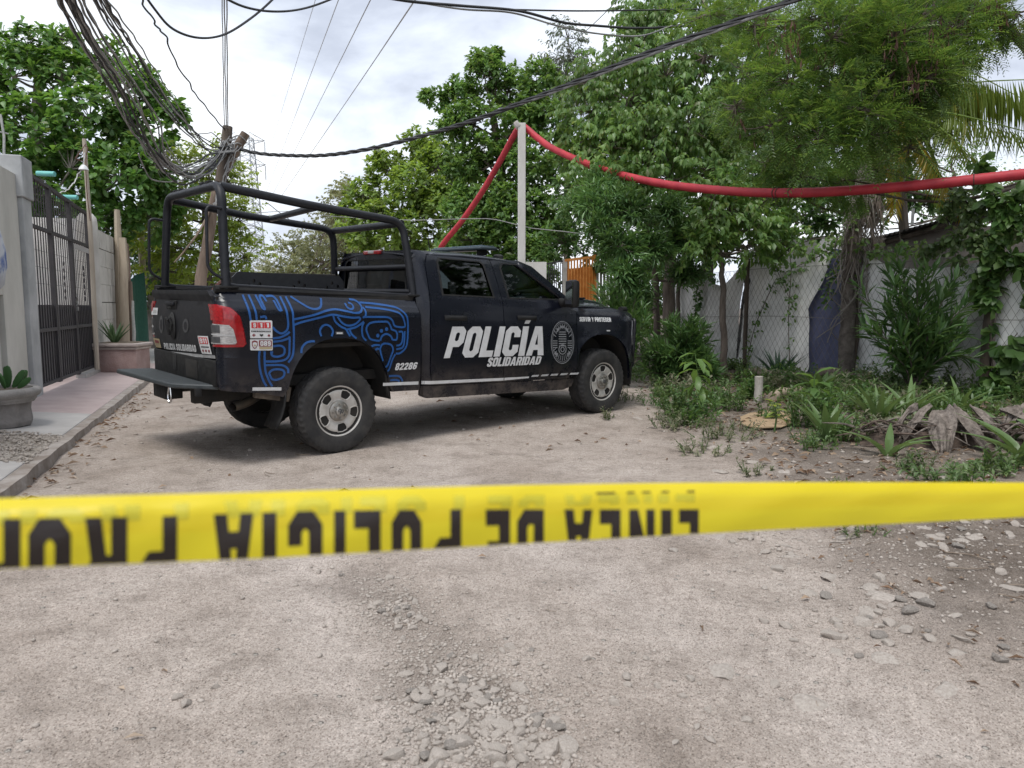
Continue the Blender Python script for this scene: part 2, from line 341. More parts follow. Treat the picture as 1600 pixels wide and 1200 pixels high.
mat('tube_paint', (.010, .011, .015), (.017, .018, .022), 20, .42, rough2=.55, spec=.35)
mat('step_plate', (.030, .036, .040), (.052, .060, .064), 30, .5, rough2=.65, bump=.2, bscale=160, bdist=.002)
mat('tyre_rubber', (.020, .020, .021), (.060, .056, .052), 7, .8, rough2=.92, bump=.25, bscale=60, rmp=(.4, .75), bdist=.003)
mat('wheel_alloy', (.60, .58, .55), (.44, .415, .38), 6, .42, metal=.25, rough2=.6)
mat('cap_metal', (.42, .41, .39), (.25, .23, .20), 10, .4, metal=.85, rough2=.55)
mat('decal_white', (.68, .69, .70), (.58, .58, .58), 9, .5)
mat('decal_silver', (.50, .51, .52), (.40, .40, .40), 9, .45)
mat('decal_blue', (.014, .090, .30), (.011, .07, .24), 3, .40)
mat('decal_red', (.55, .03, .035), rough=.5); mat('decal_maroon', (.20, .03, .035), rough=.5); mat('decal_black', (.02, .02, .02), rough=.6)
mat('decal_tan', (.42, .34, .20), rough=.5); mat('emblem_grey', (.075, .075, .08), (.055, .055, .058), 30, .45)
mat('lens_red', (.36, .006, .012), (.24, .004, .008), 40, .12, coat=.6); mat('lens_clear', (.46, .45, .44), (.27, .26, .26), 35, .15, coat=.6, stretch=(1, 1, 3))
mat('lens_dark', (.10, .10, .105), rough=.1, coat=.8); mat('chrome', (.65, .65, .66), rough=.12, metal=1)
mat('seat_cloth', (.020, .020, .022), (.035, .035, .036), 20, .9)
glass_mat('glass_tint', (.05, .055, .06), 1); glass_mat('glass_clear', (.78, .90, .85), 1); glass_mat('glass_back', (.10, .11, .115), 1)
# ---- side surface: half width as a function of x and height
ZB = [.40, .50, .60, .75, .95, 1.15, 1.34, 1.375, 1.43, 1.445, 1.452, 1.50, 1.52, 1.535]
WB = [.94, .957, .972, .988, 1.0, 1.002, .999, .987, .950, .941, .930, .898, .880, .855]
ZC = [.40, .50, .60, .75, .95, 1.15, 1.30, 1.42, 1.50, 1.56, 1.60, 1.80, 1.96, 2.02, 2.05]
WC = [.93, .955, .972, .990, 1.0, 1.0, .997, .985, .972, .958, .944, .862, .79, .755, .715]
ZF = [.40, .60, .80, 1.0, 1.2, 1.32, 1.36, 1.42, 1.48, 1.52, 1.56]
WF = [.95, .985, 1.0, 1.004, 1.0, .993, .985, .96, .92, .87, .80]
RAX, FAX = 0.02, 3.76
def arch_d(x, z, cx, a, top):
    u = abs(x-cx)/a; v = max(0, (z-.38))/(top-.38)
    return (u**2.4+v**2.4)**(1/2.4)
def smap(x, z, off=0.0, s=-1):
    """point on the flank; s=-1 is the side facing the camera"""
    if x < .955:
        w0 = np.interp(z, ZB, WB); d = arch_d(x, z, RAX, .56, 1.125)
    elif x < 3.27:
        w0 = np.interp(z, ZC, WC); d = 9
        if x < 1.10: w0 -= .085*((1.10-x)/.145)**1.8
        if z > 1.62 and x > 2.5: w0 -= .03*(x-2.5)**2
    else:
        w0 = np.interp(z, ZF, WF); d = arch_d(x, z, FAX, .60, 1.175)
        if z < 1.5 and x < 3.5:
            k = (3.5-x)/.23; w0 = w0*(1-k)+np.interp(z, ZC, WC)*k
    if d < 1.5: w0 += .022*math.exp(-max(0, d-1)/.09)
    q = None
    if x < -1.0:                                         # the rounded tail corner
        r = .12; t = (-1.0-x)/r
        if t <= math.pi/2: q = (-1.0-r*math.sin(t)-off*math.sin(t), w0-r+r*math.cos(t)+off*math.cos(t))
        else: q = (-1.0-r-off, w0-r-(t-math.pi/2)*r)
    elif x > 4.12:                                       # the nose wraps round to the grille
        r = .50; t = (x-4.12)/r
        if t <= 1.25: q = (4.12+(r+off)*math.sin(t), w0-r*.62+(r*.62+off)*math.cos(t))
        else: q = (4.12+(r+off)*math.sin(1.25)+(x-4.12-1.25*r)*.25, w0-r*.62+(r*.62+off)*math.cos(1.25)-(x-4.12-1.25*r)*.95)
    else: q = (x, w0+off)
    return sh((q[0], s*q[1], z))
def archpts(cx, a, top, zb, n=26, rev=False):
    """wheel opening from the rear foot over the top to the front foot"""
    P = []
    v = (zb-.38)/(top-.38); u0 = (1-max(0, v)**2.4)**(1/2.4) if v > 0 else 1
    t0 = math.atan2(max(v, 0)**1.2, u0**1.2)
    for i in range(n+1):
        t = math.pi-t0-(math.pi-2*t0)*i/n
        c, s = math.cos(t), math.sin(t)
        P.append((cx+a*math.copysign(abs(c)**(2/2.4), c), .38+(top-.38)*abs(s)**(2/2.4)))
    return P[::-1] if rev else P
def flank(name, loops, s, m='body_paint', thick=.035, step=.06, parent=TRK, off=0, zs=None, smooth=35):
    x0 = min(q[0] for q in loops[0]); x1 = max(q[0] for q in loops[0]); z0 = min(q[1] for q in loops[0]); z1 = max(q[1] for q in loops[0])
    zz = zs if zs is not None else sorted(set([round(q, 3) for q in fr(z0, z1, .07)]+[q for q in ZB+[1.56, 1.36, 1.42] if z0 < q < z1]))
    th = None if thick is None else (lambda co: Vector((0, -s*thick, 0)))
    return sheet(loops, lambda a, b: smap(a, b, off, s), name, m, parent, fr(x0, x1, step), zz, th, smooth)
def bedloop():
    lo = [(-1.165, .94), (-1.165, .70), (-1.12, .66), (-.80, .63)]
    ar = archpts(RAX, .56, 1.125, .58)
    return [lo+[(-.56, .58)]+ar[1:-1]+[(.60, .575), (.945, .575), (.945, 1.535), (-1.165, 1.535), (-1.185, 1.50)]]
def fenderloop():
    ar = archpts(FAX, .60, 1.175, .50)
    return [[(3.283, .60), (3.283, .50)]+[(3.2835, .5)][:0]+ar[:1][:0]+[(3.283, .50)][:0]]
for s in (-1, 1):
    bed = flank('bed_side', bedloop(), s)
    # fender: outline runs down the door gap, round the wheel opening, under the nose, up and back along the bonnet edge
    ar = archpts(FAX, .60, 1.175, .56)
    lp = [(3.283, 1.50), (3.283, .70)]+[(3.20+.083, .66)]+[q for q in ar if q[0] > 3.285 and q[0] < 4.36]+[(4.40, .80), (4.66, .80), (4.70, 1.10), (4.66, 1.40), (4.40, 1.475), (4.0, 1.515), (3.6, 1.53)]
    fe = flank('front_fender', [lp], s)
    flank('front_bumper_corner', [[(4.372, .60), (4.40, .48), (4.55, .45), (4.78, .47), (4.80, .70), (4.78, .785), (4.40, .785), (4.372, .70)]], s, 'trim_black')
    # doors with their window openings
    def win(x0b, x0t, x1t, x1b, zb=1.575, zt=1.985, g=.0):
        return [(x0b+g, zb+g), (x1b-g, zb+g), (x1t-g, zt-g-.035), (x1t-g-.04, zt-g), (x0t+g+.04, zt-g), (x0t+g, zt-g-.05)]
    rd = win(1.25, 1.285, 1.955, 1.99)
    door = flank('rear_door', [[(1.10, .62), (2.085, .62), (2.085, 1.56), (2.062, 2.028), (1.30, 2.028), (1.19, 2.0), (1.135, 1.90), (1.10, 1.60), (1.075, 1.30), (1.075, .80)], rd], s)
    fd = [(2.18, 1.575), (3.06, 1.585), (2.98, 1.66), (2.62, 1.94), (2.50, 1.985), (2.22, 1.985), (2.17, 1.93)]
    doorf = flank('front_door', [[(2.093, .62), (3.14, .62), (3.275, .72), (3.275, 1.52), (3.22, 1.60), (3.10, 1.68), (2.70, 1.975), (2.52, 2.028), (2.07, 2.028), (2.093, 1.56)], fd], s)
    for nm, lo, dd, gm in (('window', rd, door, 'glass_tint'), ('window', fd, doorf, 'glass_clear')):
        g = flank(nm, [lo], s, gm, None, .3, dd, -.012, [1.7, 1.85])
        c = (sum(q[0] for q in lo)/len(lo), sum(q[1] for q in lo)/len(lo))
        inn = [(c[0]+(q[0]-c[0])*(1-.028/abs(c[0]-lo[0][0])), c[1]+(q[1]-c[1])*.935) for q in lo]
        flank('window_seal', [lo, inn], s, 'trim_black', None, .15, dd, .002, [1.7, 1.85])
    for x, dd in ((1.25, door), (2.29, doorf)):           # pull handles
        zz = 1.315 if x < 2 else 1.335
        b = MB(); b.grid(lambda u, v: smap(x+.30*u, zz+.052*v, .012+.022*math.sin(math.pi*u)**.5*math.sin(math.pi*v)**.5, s), 9, 5)
        h = b.build('door_handle', 'trim_black', dd)
    # rocker below the doors, C-pillar and roof rail
    flank('rocker_panel', [[(.955, .612), (3.27, .612), (3.24, .52), (3.10, .48), (1.05, .48), (.955, .52)]], s, 'body_paint')
    flank('cab_pillar', [[(.957, .62), (1.090, .62), (1.065, .80), (1.065, 1.30), (1.09, 1.60), (1.125, 1.90), (1.18, 2.008), (1.27, 2.04), (1.00, 2.05), (.99, 1.9), (.963, 1.56)]], s)
    # bed rail cap with a rolled edge
    b = MB(); b.tube([sh((x, s*.852, 1.542)) for x in np.linspace(-1.10, .94, 18)], .035, 8); b.build('rail_cap', 'trim_black', TRK)
# ---- roof, windscreen, back wall
def roofz(x): return float(np.interp(x, [.98, 1.05, 1.3, 1.7, 2.1, 2.45, 2.58], [2.035, 2.055, 2.085, 2.10, 2.098, 2.075, 2.05]))
def roofpt(u, v):
    x = .985+(2.60-.985)*u; y = (v*2-1); e = abs(y)
    return sh((x, y*.765, roofz(x)-.055*e**2.2-.02*max(0, e-.86)/.14))
b = MB(); b.grid(roofpt, 26, 25); rf = b.build('roof', 'body_paint', TRK)
md = rf.modifiers.new('s', 'SOLIDIFY'); md.thickness = .03; md.offset = -1
def wspt(u, v, off=0):
    y = (v*2-1); x = 2.585+(3.42-2.585)*u-.24*abs(y)**2.4*u-.09*abs(y)**2*(1-u); z = 2.055+(1.575-2.055)*u-.05*abs(y)**2.2*(1-u); return sh((x, y*(.755+(.925-.755)*u), z+off))
b = MB(); b.grid(lambda u, v: wspt(u, .045+.91*v), 8, 17); b.build('windscreen', 'glass_clear', TRK)
for s in (-1, 1):                                       # windscreen pillars
    b = MB(); b.grid(lambda u, v: (lambda q: Vector((q[0], q[1]+s*.0, q[2])))(wspt(u, (.0 if s < 0 else 1)+(-s)*(.075*v-.03), .006)), 10, 5)
    o = b.build('windscreen_pillar', 'body_paint', TRK); md = o.modifiers.new('s', 'SOLIDIFY'); md.thickness = .05; md.offset = -1
def backp(y, z):
    e = abs(y)/.9; return sh((.962+.05*e**3+max(0, z-1.60)*.06, y, z))
bw = [(-.69, 1.60), (.69, 1.60), (.655, 1.93), (.60, 1.965), (-.60, 1.965), (-.655, 1.93)]
back = sheet([[(-.90, 1.2), (.90, 1.2), (.905, 1.56), (.73, 2.02), (.66, 2.045), (-.66, 2.045), (-.73, 2.02), (-.905, 1.56)], bw], backp, 'cab_back', 'body_paint', TRK, fr(-.9, .9, .1), fr(1.2, 2.05, .1), (.03, 0, 0))
sheet([bw], lambda y, z: backp(y, z)+Vector((.012, 0, 0)), 'rear_window', 'glass_back', back, fr(-.7, .7, .2), [1.7, 1.8])
inn = [(a*.96, 1.7825+(c-1.7825)*.93) for a, c in bw]
sheet([bw, inn], lambda y, z: backp(y, z)-Vector((.003, 0, 0)), 'window_seal', 'trim_black', back, fr(-.7, .7, .2), [1.7, 1.8])
b = MB(); b.box(sh((.985, 0, 2.035)), (.05, .36, .045), bev=.012); hl = b.build('high_brake_light', 'lens_red', TRK)
MB().box(sh((.962, 0, 2.037)), (.012, .12, .03), bev=.003).build('cargo_lamp', 'lens_clear', hl)
# ---- cabin furniture seen through the glass
b = MB(); b.box(sh((2.2, 0, .62)), (2.2, 1.75, .04)); b.box(sh((1.06, 0, 1.2)), (.04, 1.72, .75)); b.build('cabin_floor', 'seat_cloth', TRK)
def seat(x, y, wd):
    b = MB(); b.box(sh((x, y, 1.02)), (.52, wd, .2), bev=.05); b.box(sh((x-.27, y, 1.36)), (.15, wd, .66), Matrix.Rotation(-.18, 3, 'Y'), bev=.05)
    o = b.build('seat', 'seat_cloth', TRK); b = MB(); b.box(sh((x-.35, y, 1.78)), (.11, .27, .2), bev=.045); b.build('headrest', 'seat_cloth', o)
for y in (-.42, .42): seat(2.45, y, .52); seat(1.45, y, .60)
b = MB(); b.grid(lambda u, v: sh((2.95+.42*u, -.88+1.76*v, 1.38+.17*math.sin(math.pi*min(1, u*1.3)/2)+.03*math.sin(v*9))), 8, 22); b.box(sh((3.05, 0, 1.2)), (.3, 1.7, .3)); b.build('dashboard', 'trim_black', TRK)
b = MB(); cw = sh((2.86, .42, 1.46)); rt = Matrix.Rotation(R_(-65), 3, 'Y')
b.tube([cw+rt @ Vector((.19*math.cos(t), .19*math.sin(t), 0)) for t in np.linspace(0, 2*math.pi, 25)], .016, 6, cap=False); b.tube([cw+rt @ Vector((-.18, 0, 0)), cw+rt @ Vector((.18, 0, 0))], .02, 6); b.tube([cw, cw+Vector((.3, 0, -.12))], .03, 6); b.build('steering_wheel', 'trim_black', TRK)
# ---- bonnet, cowl, nose
def bonnet(u, v):
    x = 3.30+1.31*u; y = v*2-1; e = abs(y)
    wd = float(np.interp(x, [3.3, 3.9, 4.2, 4.45, 4.61], [.905, .89, .85, .77, .66]))
    z = float(np.interp(x, [3.3, 3.5, 4.0, 4.3, 4.5, 4.61], [1.585, 1.605, 1.595, 1.57, 1.535, 1.47]))
    z -= .075*e**2.6+.02*max(0, e-.8); z += .045*math.exp(-((e-.42)/.20)**4)*min(1, (1-u)*3.5)
    return sh((x-.02*e*u, y*wd, z))
b = MB(); b.grid(bonnet, 30, 41); hd = b.build('bonnet', 'body_paint', TRK); md = hd.modifiers.new('s', 'SOLIDIFY'); md.thickness = .03; md.offset = -1
for y in (-.43, .43): MB().box(sh((3.86, y*.97, 1.632)), (.20, .16, .022), bev=.006).build('bonnet_scoop', 'trim_black', hd)
MB().box(sh((3.33, 0, 1.55)), (.14, 1.72, .03), bev=.008).build('cowl', 'trim_black', TRK)
b = MB(); b.box(sh((4.60, 0, 1.16)), (.10, 1.10, .56), bev=.04); gr = b.build('grille', 'trim_black', TRK)
for k in range(6): MB().box(sh((4.66, 0, .95+.085*k)), (.03, 1.0, .03), bev=.006).build('grille_bar', 'tube_paint', gr)
for s in (-1, 1):
    lp = [(4.42, 1.03), (4.69, 1.03), (4.70, 1.33), (4.45, 1.36), (4.40, 1.2)]
    hlm = sheet([lp], lambda a, c: smap(a, c, .008, s), 'headlight', 'lens_dark', TRK, fr(4.4, 4.7, .05), [1.1, 1.2, 1.3], lambda co: Vector((-.03, -s*.02, 0)))
    b = MB(); b.lathe([(0, .0), (.07, .012), (.085, -.02)], sh((4.60, s*.72, 1.2)), 'x', 14); b.build('lamp_lens', 'lens_clear', hlm)
b = MB(); b.box(sh((4.62, 0, .62)), (.16, 1.25, .32), bev=.05); b.box(sh((4.5, 0, .47)), (.3, 1.4, .05), bev=.01); b.build('front_bumper', 'trim_black', TRK)
# push bar with a light and its white marks
pb = MB()
for y in (-.42, .42): pb.tube([sh(q) for q in cat([(4.70, y, .55), (4.80, y, .70), (4.82, y, 1.05), (4.78, y, 1.42)], 5)], .03, 8)
for z in (.74, 1.02, 1.36): pb.tube([sh(q) for q in fillet([(4.60, -.80, z), (4.80, -.50, z), (4.80, .50, z), (4.60, .80, z)], .1)], .026, 8)
for y in (-.80, .80): pb.tube([sh(q) for q in ((4.60, y, .74), (4.60, y, 1.36))], .026, 8)
push = pb.build('push_bar', 'tube_paint', TRK)
for k in range(3): MB().box(sh((4.835, -.3+.3*k, 1.19)), (.02, .24, .26), bev=.004).build('push_bar_plate', 'decal_black', push)
for k in range(3):
    b = MB()
    for j, (dy, dz, a, c) in enumerate(((-.05, .06, .10, .02), (.05, .02, .02, .12), (-.05, -.05, .08, .02), (.02, -.09, .12, .02), (-.08, .0, .02, .10))): b.box(sh((4.848, -.3+.3*k+dy, 1.19+dz)), (.006, a, c))
    b.build('plate_marks', 'decal_white', push)
for s in (-1, 1):
    b = MB(); b.tube([sh(q) for q in fillet([(4.55, s*.80, 1.36), (4.48, s*.93, 1.38), (4.46, s*.93, .90), (4.56, s*.82, .80)], .08)], .022, 8); b.build('side_guard', 'tube_paint', push)
b = MB(); b.tube([sh((4.56, -.60, 1.50)), sh((4.66, -.60, 1.50))], .045, 12); b.box(sh((4.60, -.60, 1.455)), (.03, .03, .06)); b.build('spot_lamp', 'trim_black', push)
# ---- tail: tailgate, lights, bumper, step
def tgp(y, z, off=0): return sh((-1.122-.028*math.sin(math.pi*min(1, max(0, (z-.93)/.50)))**.7-.03*max(0, min(1, (z-1.43)/.06))-off+.012*abs(y/.86)**4, y, z))
tg = sheet([[(-.85, .93), (.85, .93), (.862, 1.2), (.85, 1.48), (.80, 1.525), (-.80, 1.525), (-.85, 1.48), (-.862, 1.2)]], tgp, 'tailgate', 'tailgate_paint', TRK, fr(-.86, .86, .1), [.95, .98]+fr(.98, 1.43, .05)+[1.43, 1.445, 1.46, 1.475, 1.49, 1.51], (.05, 0, 0))

def tq(px, py): return TPX(px, py, x=-1.15)
def tgpoly(name, pix, m, off=.005, parent=None): return sheet([[tq(*q) for q in pix]], lambda y, z: tgp(y, z, off), name, m, parent or tg, fr(-.8, .8, .12), fr(.95, 1.5, .06))
def words(txt, name, m, corners, to2d, fm, parent, xs=(), zs=(), gap=.9, flip=False):
    sets = []
    for ch, lp in glyphs(txt, gap): sets.append([[to2d(*quad(u, v, *corners)) for u, v in q] for q in lp])
    return sheet(sets, fm, name, m, parent, xs, zs)
tgpoly('silver_stripe', [(238.5, 547), (331, 555.5), (331, 560.5), (238.5, 551.5)], 'decal_silver', .005)
words('POLICIA SOLIDARIDAD', 'lettering', 'decal_white', ((253.5, 545.4), (305, 550.2), (254.2, 535.6), (305, 539.2)), tq, lambda y, z: tgp(y, z, .007), tg)
def oval(cx, cy, rx, ry, n=18): return [(cx+rx*math.cos(2*math.pi*i/n), cy+ry*math.sin(2*math.pi*i/n)) for i in range(n)]
for cx, cy, rx, ry in ((252, 507, 3.2, 14), (290.5, 509, 4.6, 11)):
    e1 = tgpoly('faded_crest', oval(cx, cy, rx, ry), 'emblem_grey', .004)
    tgpoly('crest_centre', oval(cx, cy, rx*.55, ry*.6), 'tailgate_paint', .006, e1)
b = MB(); c0 = tq(270, 509)
b.grid(lambda u, v: tgp(c0[0]+.10*v*math.cos(2*math.pi*u), c0[1]+.135*v*math.sin(2*math.pi*u), .008+.03*(1-v**3)), 20, 6); bd = b.build('tail_badge', 'decal_black', tg)
b = MB()                                                # a horned head in low relief on the badge
for s in (-1, 1): b.tube([tgp(c0[0]+s*y, c0[1]+z, o) for y, z, o in ((.015, .05, .042), (.05, .07, .04), (.075, .02, .034), (.06, -.04, .034), (.035, -.02, .04))], [.012, .014, .013, .010, .006], 6)
b.tube([tgp(c0[0], c0[1]+z, .04) for z in (.06, 0, -.09)], [.02, .026, .012], 6); b.build('badge_relief', 'trim_black', bd)
hb = MB(); c1 = tq(266, 476)
hb.box(tgp(c1[0], c1[1], .004), (.012, .30, .085), bev=.004); hn = hb.build('gate_handle', 'trim_black', tg)
hb = MB(); hb.box(tgp(c1[0], c1[1]+.012, .022), (.03, .24, .035), bev=.01); hb.build('handle_lever', 'tube_paint', hn)
MB().box(tgp(c1[0]+.02, c1[1]-.028, .014), (.008, .10, .02), bev=.002).build('camera_lens', 'decal_black', hn)
st = tgpoly('sticker', [(234.6, 480.5), (245.3, 481), (245.3, 492), (234.6, 491.5)], 'decal_white')
tgpoly('sticker_print', [(237, 484), (243.5, 484.3), (243.5, 489), (237, 488.6)], 'decal_silver', .0065, st)
st = tgpoly('sticker', [(236.8, 528), (247.7, 529.5), (247.9, 544), (237.6, 542.5)], 'decal_tan')
tgpoly('sticker_print', [(239, 531), (246, 532), (246.2, 536.5), (239.3, 535.5)], 'decal_maroon', .0065, st)
st = tgpoly('emergency_sticker', [(309.6, 524.6), (324.6, 525.2), (328, 553.8), (313.2, 552.4)], 'decal_white', .009)
tgpoly('red_band', [(311, 527), (323.4, 527.4), (324.8, 537.6), (312.4, 537)], 'decal_red', .0105, st)
words('911', 'digits', 'decal_white', ((313.6, 536), (323.6, 536.6), (312.4, 528.4), (322.6, 528.8)), tq, lambda y, z: tgp(y, z, .012), st)
tgpoly('printed_line', [(313.5, 541), (325, 541.6), (325.2, 543.4), (313.8, 542.8)], 'decal_black', .0105, st)
for k in range(3): tgpoly('printed_symbol', oval(316+4.3*k, 548+.3*k, 1.3, 2.2, 8), 'decal_maroon', .0105, st)
for s in (-1, 1):
    zt = [1.415, 1.405, 1.36, 1.25, 1.085]
    lp = [(-1.265, 1.41), (-1.12, 1.41), (-1.02, 1.385), (-.95, 1.31), (-.925, 1.20), (-.905, 1.07), (-.93, 1.045), (-1.265, 1.04)]
    tl = sheet([lp], lambda a, c: smap(a, c, .012, s), 'tail_light', 'lens_red', TRK, fr(-1.265, -.9, .02), fr(1.04, 1.42, .05), lambda co: Vector((.02, -s*.02, 0)))
    lc = [(-1.25, 1.245), (-1.04, 1.235), (-1.01, 1.20), (-.985, 1.085), (-1.00, 1.07), (-1.25, 1.065)]
    ln = sheet([lc], lambda a, c: smap(a, c, .016, s), 'reversing_lens', 'lens_clear', tl, fr(-1.25, -.98, .02), [1.1, 1.15, 1.2])
    sheet([[(-1.25, 1.155), (-1.0, 1.148), (-1.0, 1.138), (-1.25, 1.145)]], lambda a, c: smap(a, c, .0185, s), 'lens_bar', 'decal_silver', tl, fr(-1.25, -1., .03))
    for za, zb2 in ((1.232, 1.165), (1.130, 1.078)):
        sheet([[(-1.235, zb2), (-1.11, zb2), (-1.11, za), (-1.235, za)]], lambda a, c: smap(a, c, .0185, s), 'reflector', 'emblem_grey', tl, fr(-1.24, -1.1, .03))
    sheet([[(-1.24, 1.27), (-1.08, 1.27), (-1.08, 1.385), (-1.24, 1.385)]], lambda a, c: smap(a, c, .0165, s), 'brake_lens', mat('lens_deep', (.22, .004, .007), (.42, .01, .015), 60, .15, coat=.5) if 'lens_deep' not in M else 'lens_deep', tl, fr(-1.24, -1.08, .03), [1.3, 1.34])
b = MB(); b.box(sh((-1.10, 0, .80)), (.08, 1.74, .235), bev=.012); bmp = b.build('rear_bumper', 'trim_black', TRK)
MB().box(sh((-1.143, .18, .83)), (.012, .09, .16), bev=.003).build('plate_recess', 'decal_black', bmp)
MB().box(sh((-1.143, -.30, .80)), (.008, .32, .17), bev=.003).build('number_plate_holder', 'under_black', bmp)
poly = [(-1.13, .98), (-1.46, .98), (-1.49, .94), (-1.42, -.52), (-1.38, -.60), (-1.10, -.86)]
b = MB(); b.prism(poly, lambda x, y: sh((x, y, .700)), lambda x, y: sh((x, y, .655))); stp = b.build('step_plate', 'step_plate', TRK)
md = stp.modifiers.new('b', 'BEVEL'); md.width = .012; md.segments = 2
b = MB(); b.box(sh((-1.28, -.02, .575)), (.16, .36, .13), bev=.01); b.build('tow_hitch', 'trim_black', TRK)
b = MB(); b.tube([sh(q) for q in cat([(-1.36, -.33, .65), (-1.37, -.32, .55), (-1.37, -.36, .50), (-1.37, -.41, .54), (-1.37, -.40, .65)], 6)], .008, 6); b.build('chain_hook', 'chrome', TRK)
b = MB(); b.box(sh((-1.24, -.74, .63)), (.05, .05, .07), bev=.006); b.build('step_bracket', 'trim_black', TRK)
# ---- bed floor, walls, undercarriage, wheel housings
b = MB(); b.box(sh((-.09, 0, 1.05)), (2.02, 1.84, .04))
for s in (-1, 1): b.box(sh((-.09, s*.87, 1.29)), (2.02, .04, .45))
b.box(sh((.92, 0, 1.27)), (.035, 1.78, .48)); b.box(sh((-1.085, 0, 1.25)), (.03, 1.70, .5)); b.build('bed_liner', 'under_black', TRK)
b = MB()
for s in (-1, 1): b.box(Vector((1.6, s*.45, .62)), (5.6, .10, .16), bev=.01)
b.box(Vector((1.7, 0, .72)), (4.6, 1.5, .10)); b.box(Vector((2.6, 0, .58)), (1.0, .5, .26), bev=.05); b.box(Vector((-.75, 0, .74)), (.7, 1.5, .12), bev=.03); b.build('chassis', 'under_black', TRK)
b = MB()
for x in (0, 3.8): b.tube([(x, -.80, .41), (x, -.2, .41), (x, .2, .41), (x, .8, .41)], [.05, .06, .06, .05], 10); b.lathe([(.0, -.16), (.1, -.15), (.16, -.05), (.16, .05), (.1, .15), (0, .16)], (x, .1 if x < 1 else -.25, .41), 'x', 14)
b.tube([(0, .1, .42), (2.2, .0, .58)], .045, 8); b.build('axle', 'under_black', TRK)
for cx, a, top in ((RAX, .56, 1.125), (FAX, .60, 1.175)):
    for s in (-1, 1):
        ar = archpts(cx, a+.006, top+.006, .5, 24); b = MB(); n = len(ar)
        b.add([sh((x, s*.985, z)) for x, z in ar]+[sh((x, s*.55, z)) for x, z in ar]+[sh((cx, s*.55, .5))], [(i, i+1, n+i+1, n+i) for i in range(n-1)]+[(n+i, n+i+1, 2*n) for i in range(n-1)])
        b.build('wheel_housing', 'under_black', TRK)
for s in (-1, 1):
    b = MB(); b.grid(lambda u, v: Vector((-.55-.10*v*v+.01*math.sin(u*9), s*(.72+.27*u), .64-.33*v)), 6, 6); o = b.build('mud_flap', 'trim_black', TRK); md = o.modifiers.new('s', 'SOLIDIFY'); md.thickness = .012
    b = MB(); b.grid(lambda u, v: Vector((.52+.05*v+.035*(1-abs(u*2-1)), s*(.60+.38*u), .92-.42*v)), 6, 8); o = b.build('arch_liner', 'under_black', TRK); md = o.modifiers.new('s', 'SOLIDIFY'); md.thickness = .012
pth = fillet([(-.30, -.62, .72), (-.55, -.66, .66), (-.82, -.80, .555), (-1.0, -.90, .54)], .1)
b = MB(); b.tube(pth, .042, 12, cap=False); b.tube([p+Vector((.001, 0, 0)) for p in pth], .035, 12, cap=False); b.lathe([(.035, 0), (.044, 0)], (0, 0, 0), 'x', 3) if 0 else None
b.build('exhaust_pipe', mat('exhaust_steel', (.10, .095, .09), (.16, .13, .10), 12, .45, metal=.8), TRK)
b = MB(); b.box(Vector((-.62, -.87, .64)), (.34, .06, .14), Matrix.Rotation(.2, 3, 'Y'), bev=.01); b.build('bumper_bracket', mat('dusty_steel', (.07, .06, .05), (.16, .13, .10), 9, .85), TRK)
# ---- wheels
def tread(i, k, r):
    if k in (6, 7, 24, 25): return r-(.011 if (i//2) % 2 else 0)
    if k in (9, 10, 11, 20, 21, 22): return r-(.007 if ((i+3*(k > 15))//2) % 3 == 0 else 0)
    if k in (14, 15, 16, 17): return r-(.006 if ((i+1)//2) % 3 == 0 else 0)
    return r
half = [(.228, .112), (.243, .118), (.262, .130), (.300, .1375), (.345, .1385), (.385, .134), (.405, .124), (.4145, .112), (.4185, .088), (.421, .085), (.4215, .070), (.4215, .055), (.410, .052), (.410, .042), (.422, .039), (.4225, .016)]
prof = half+[(r, -y) for r, y in half[::-1]]
WH = MB(); WH.lathe([(.0, .06), (.12, .06), (.20, .10), (.228, .11), (.228, -.11), (.15, -.10), (0, -.05)], ax='y', n=32); wh = WH.build('wheel', 'under_black', TRK)
b = MB(); b.lathe(prof, ax='y', n=168, rfun=tread); ty = b.build('tyre', 'tyre_rubber', wh, smooth=28)
b = MB(); b.lathe([(.236, .105), (.248, -.106), (.252, -.118), (.247, -.124), (.238, -.121), (.230, -.108), (.222, -.085)], ax='y', n=64); b.build('rim_lip', 'wheel_alloy', wh)
hole = []
for k in range(5):
    a0 = R_(12+72*k)
    lp = [(.128, -.24), (.128, .24), (.150, .31), (.185, .31), (.207, .24), (.212, 0), (.207, -.24), (.185, -.31), (.150, -.31)]
    hole.append([(r*math.cos(a0+t), r*math.sin(a0+t)) for r, t in lp][::-1])
def rimmap(u, v):
    r = math.hypot(u, v); dr = [0, .085, .115, .15, .19, .215, .226]; dy = [-.105, -.105, -.098, -.108, -.112, -.104, -.088]
    return Vector((u, float(np.interp(r, dr, dy)), v))
N = 60
rim = sheet([[(.225*math.cos(2*math.pi*i/N), .225*math.sin(2*math.pi*i/N)) for i in range(N)]]+hole, rimmap, 'rim', 'wheel_alloy', wh, fr(-.226, .226, .016), fr(-.226, .226, .016), (0, .05, 0), 45)
for k in range(5):                                      # rolled lip round each opening
    lp = hole[k]; pts = [rimmap(*q)+Vector((0, -.002, 0)) for q in lp]
for k in range(5):
    b = MB(); b.tube([rimmap(*q)+Vector((0, .001, 0)) for q in hole[k]+[hole[k][0]]], .0065, 6, cap=False); b.build('opening_lip', 'wheel_alloy', wh)
b = MB(); b.lathe([(0, -.150), (.038, -.150), (.045, -.146), (.048, -.132), (.085, -.128), (.098, -.120), (.103, -.100)], ax='y', n=36); cp = b.build('hub_cap', 'cap_metal', wh)
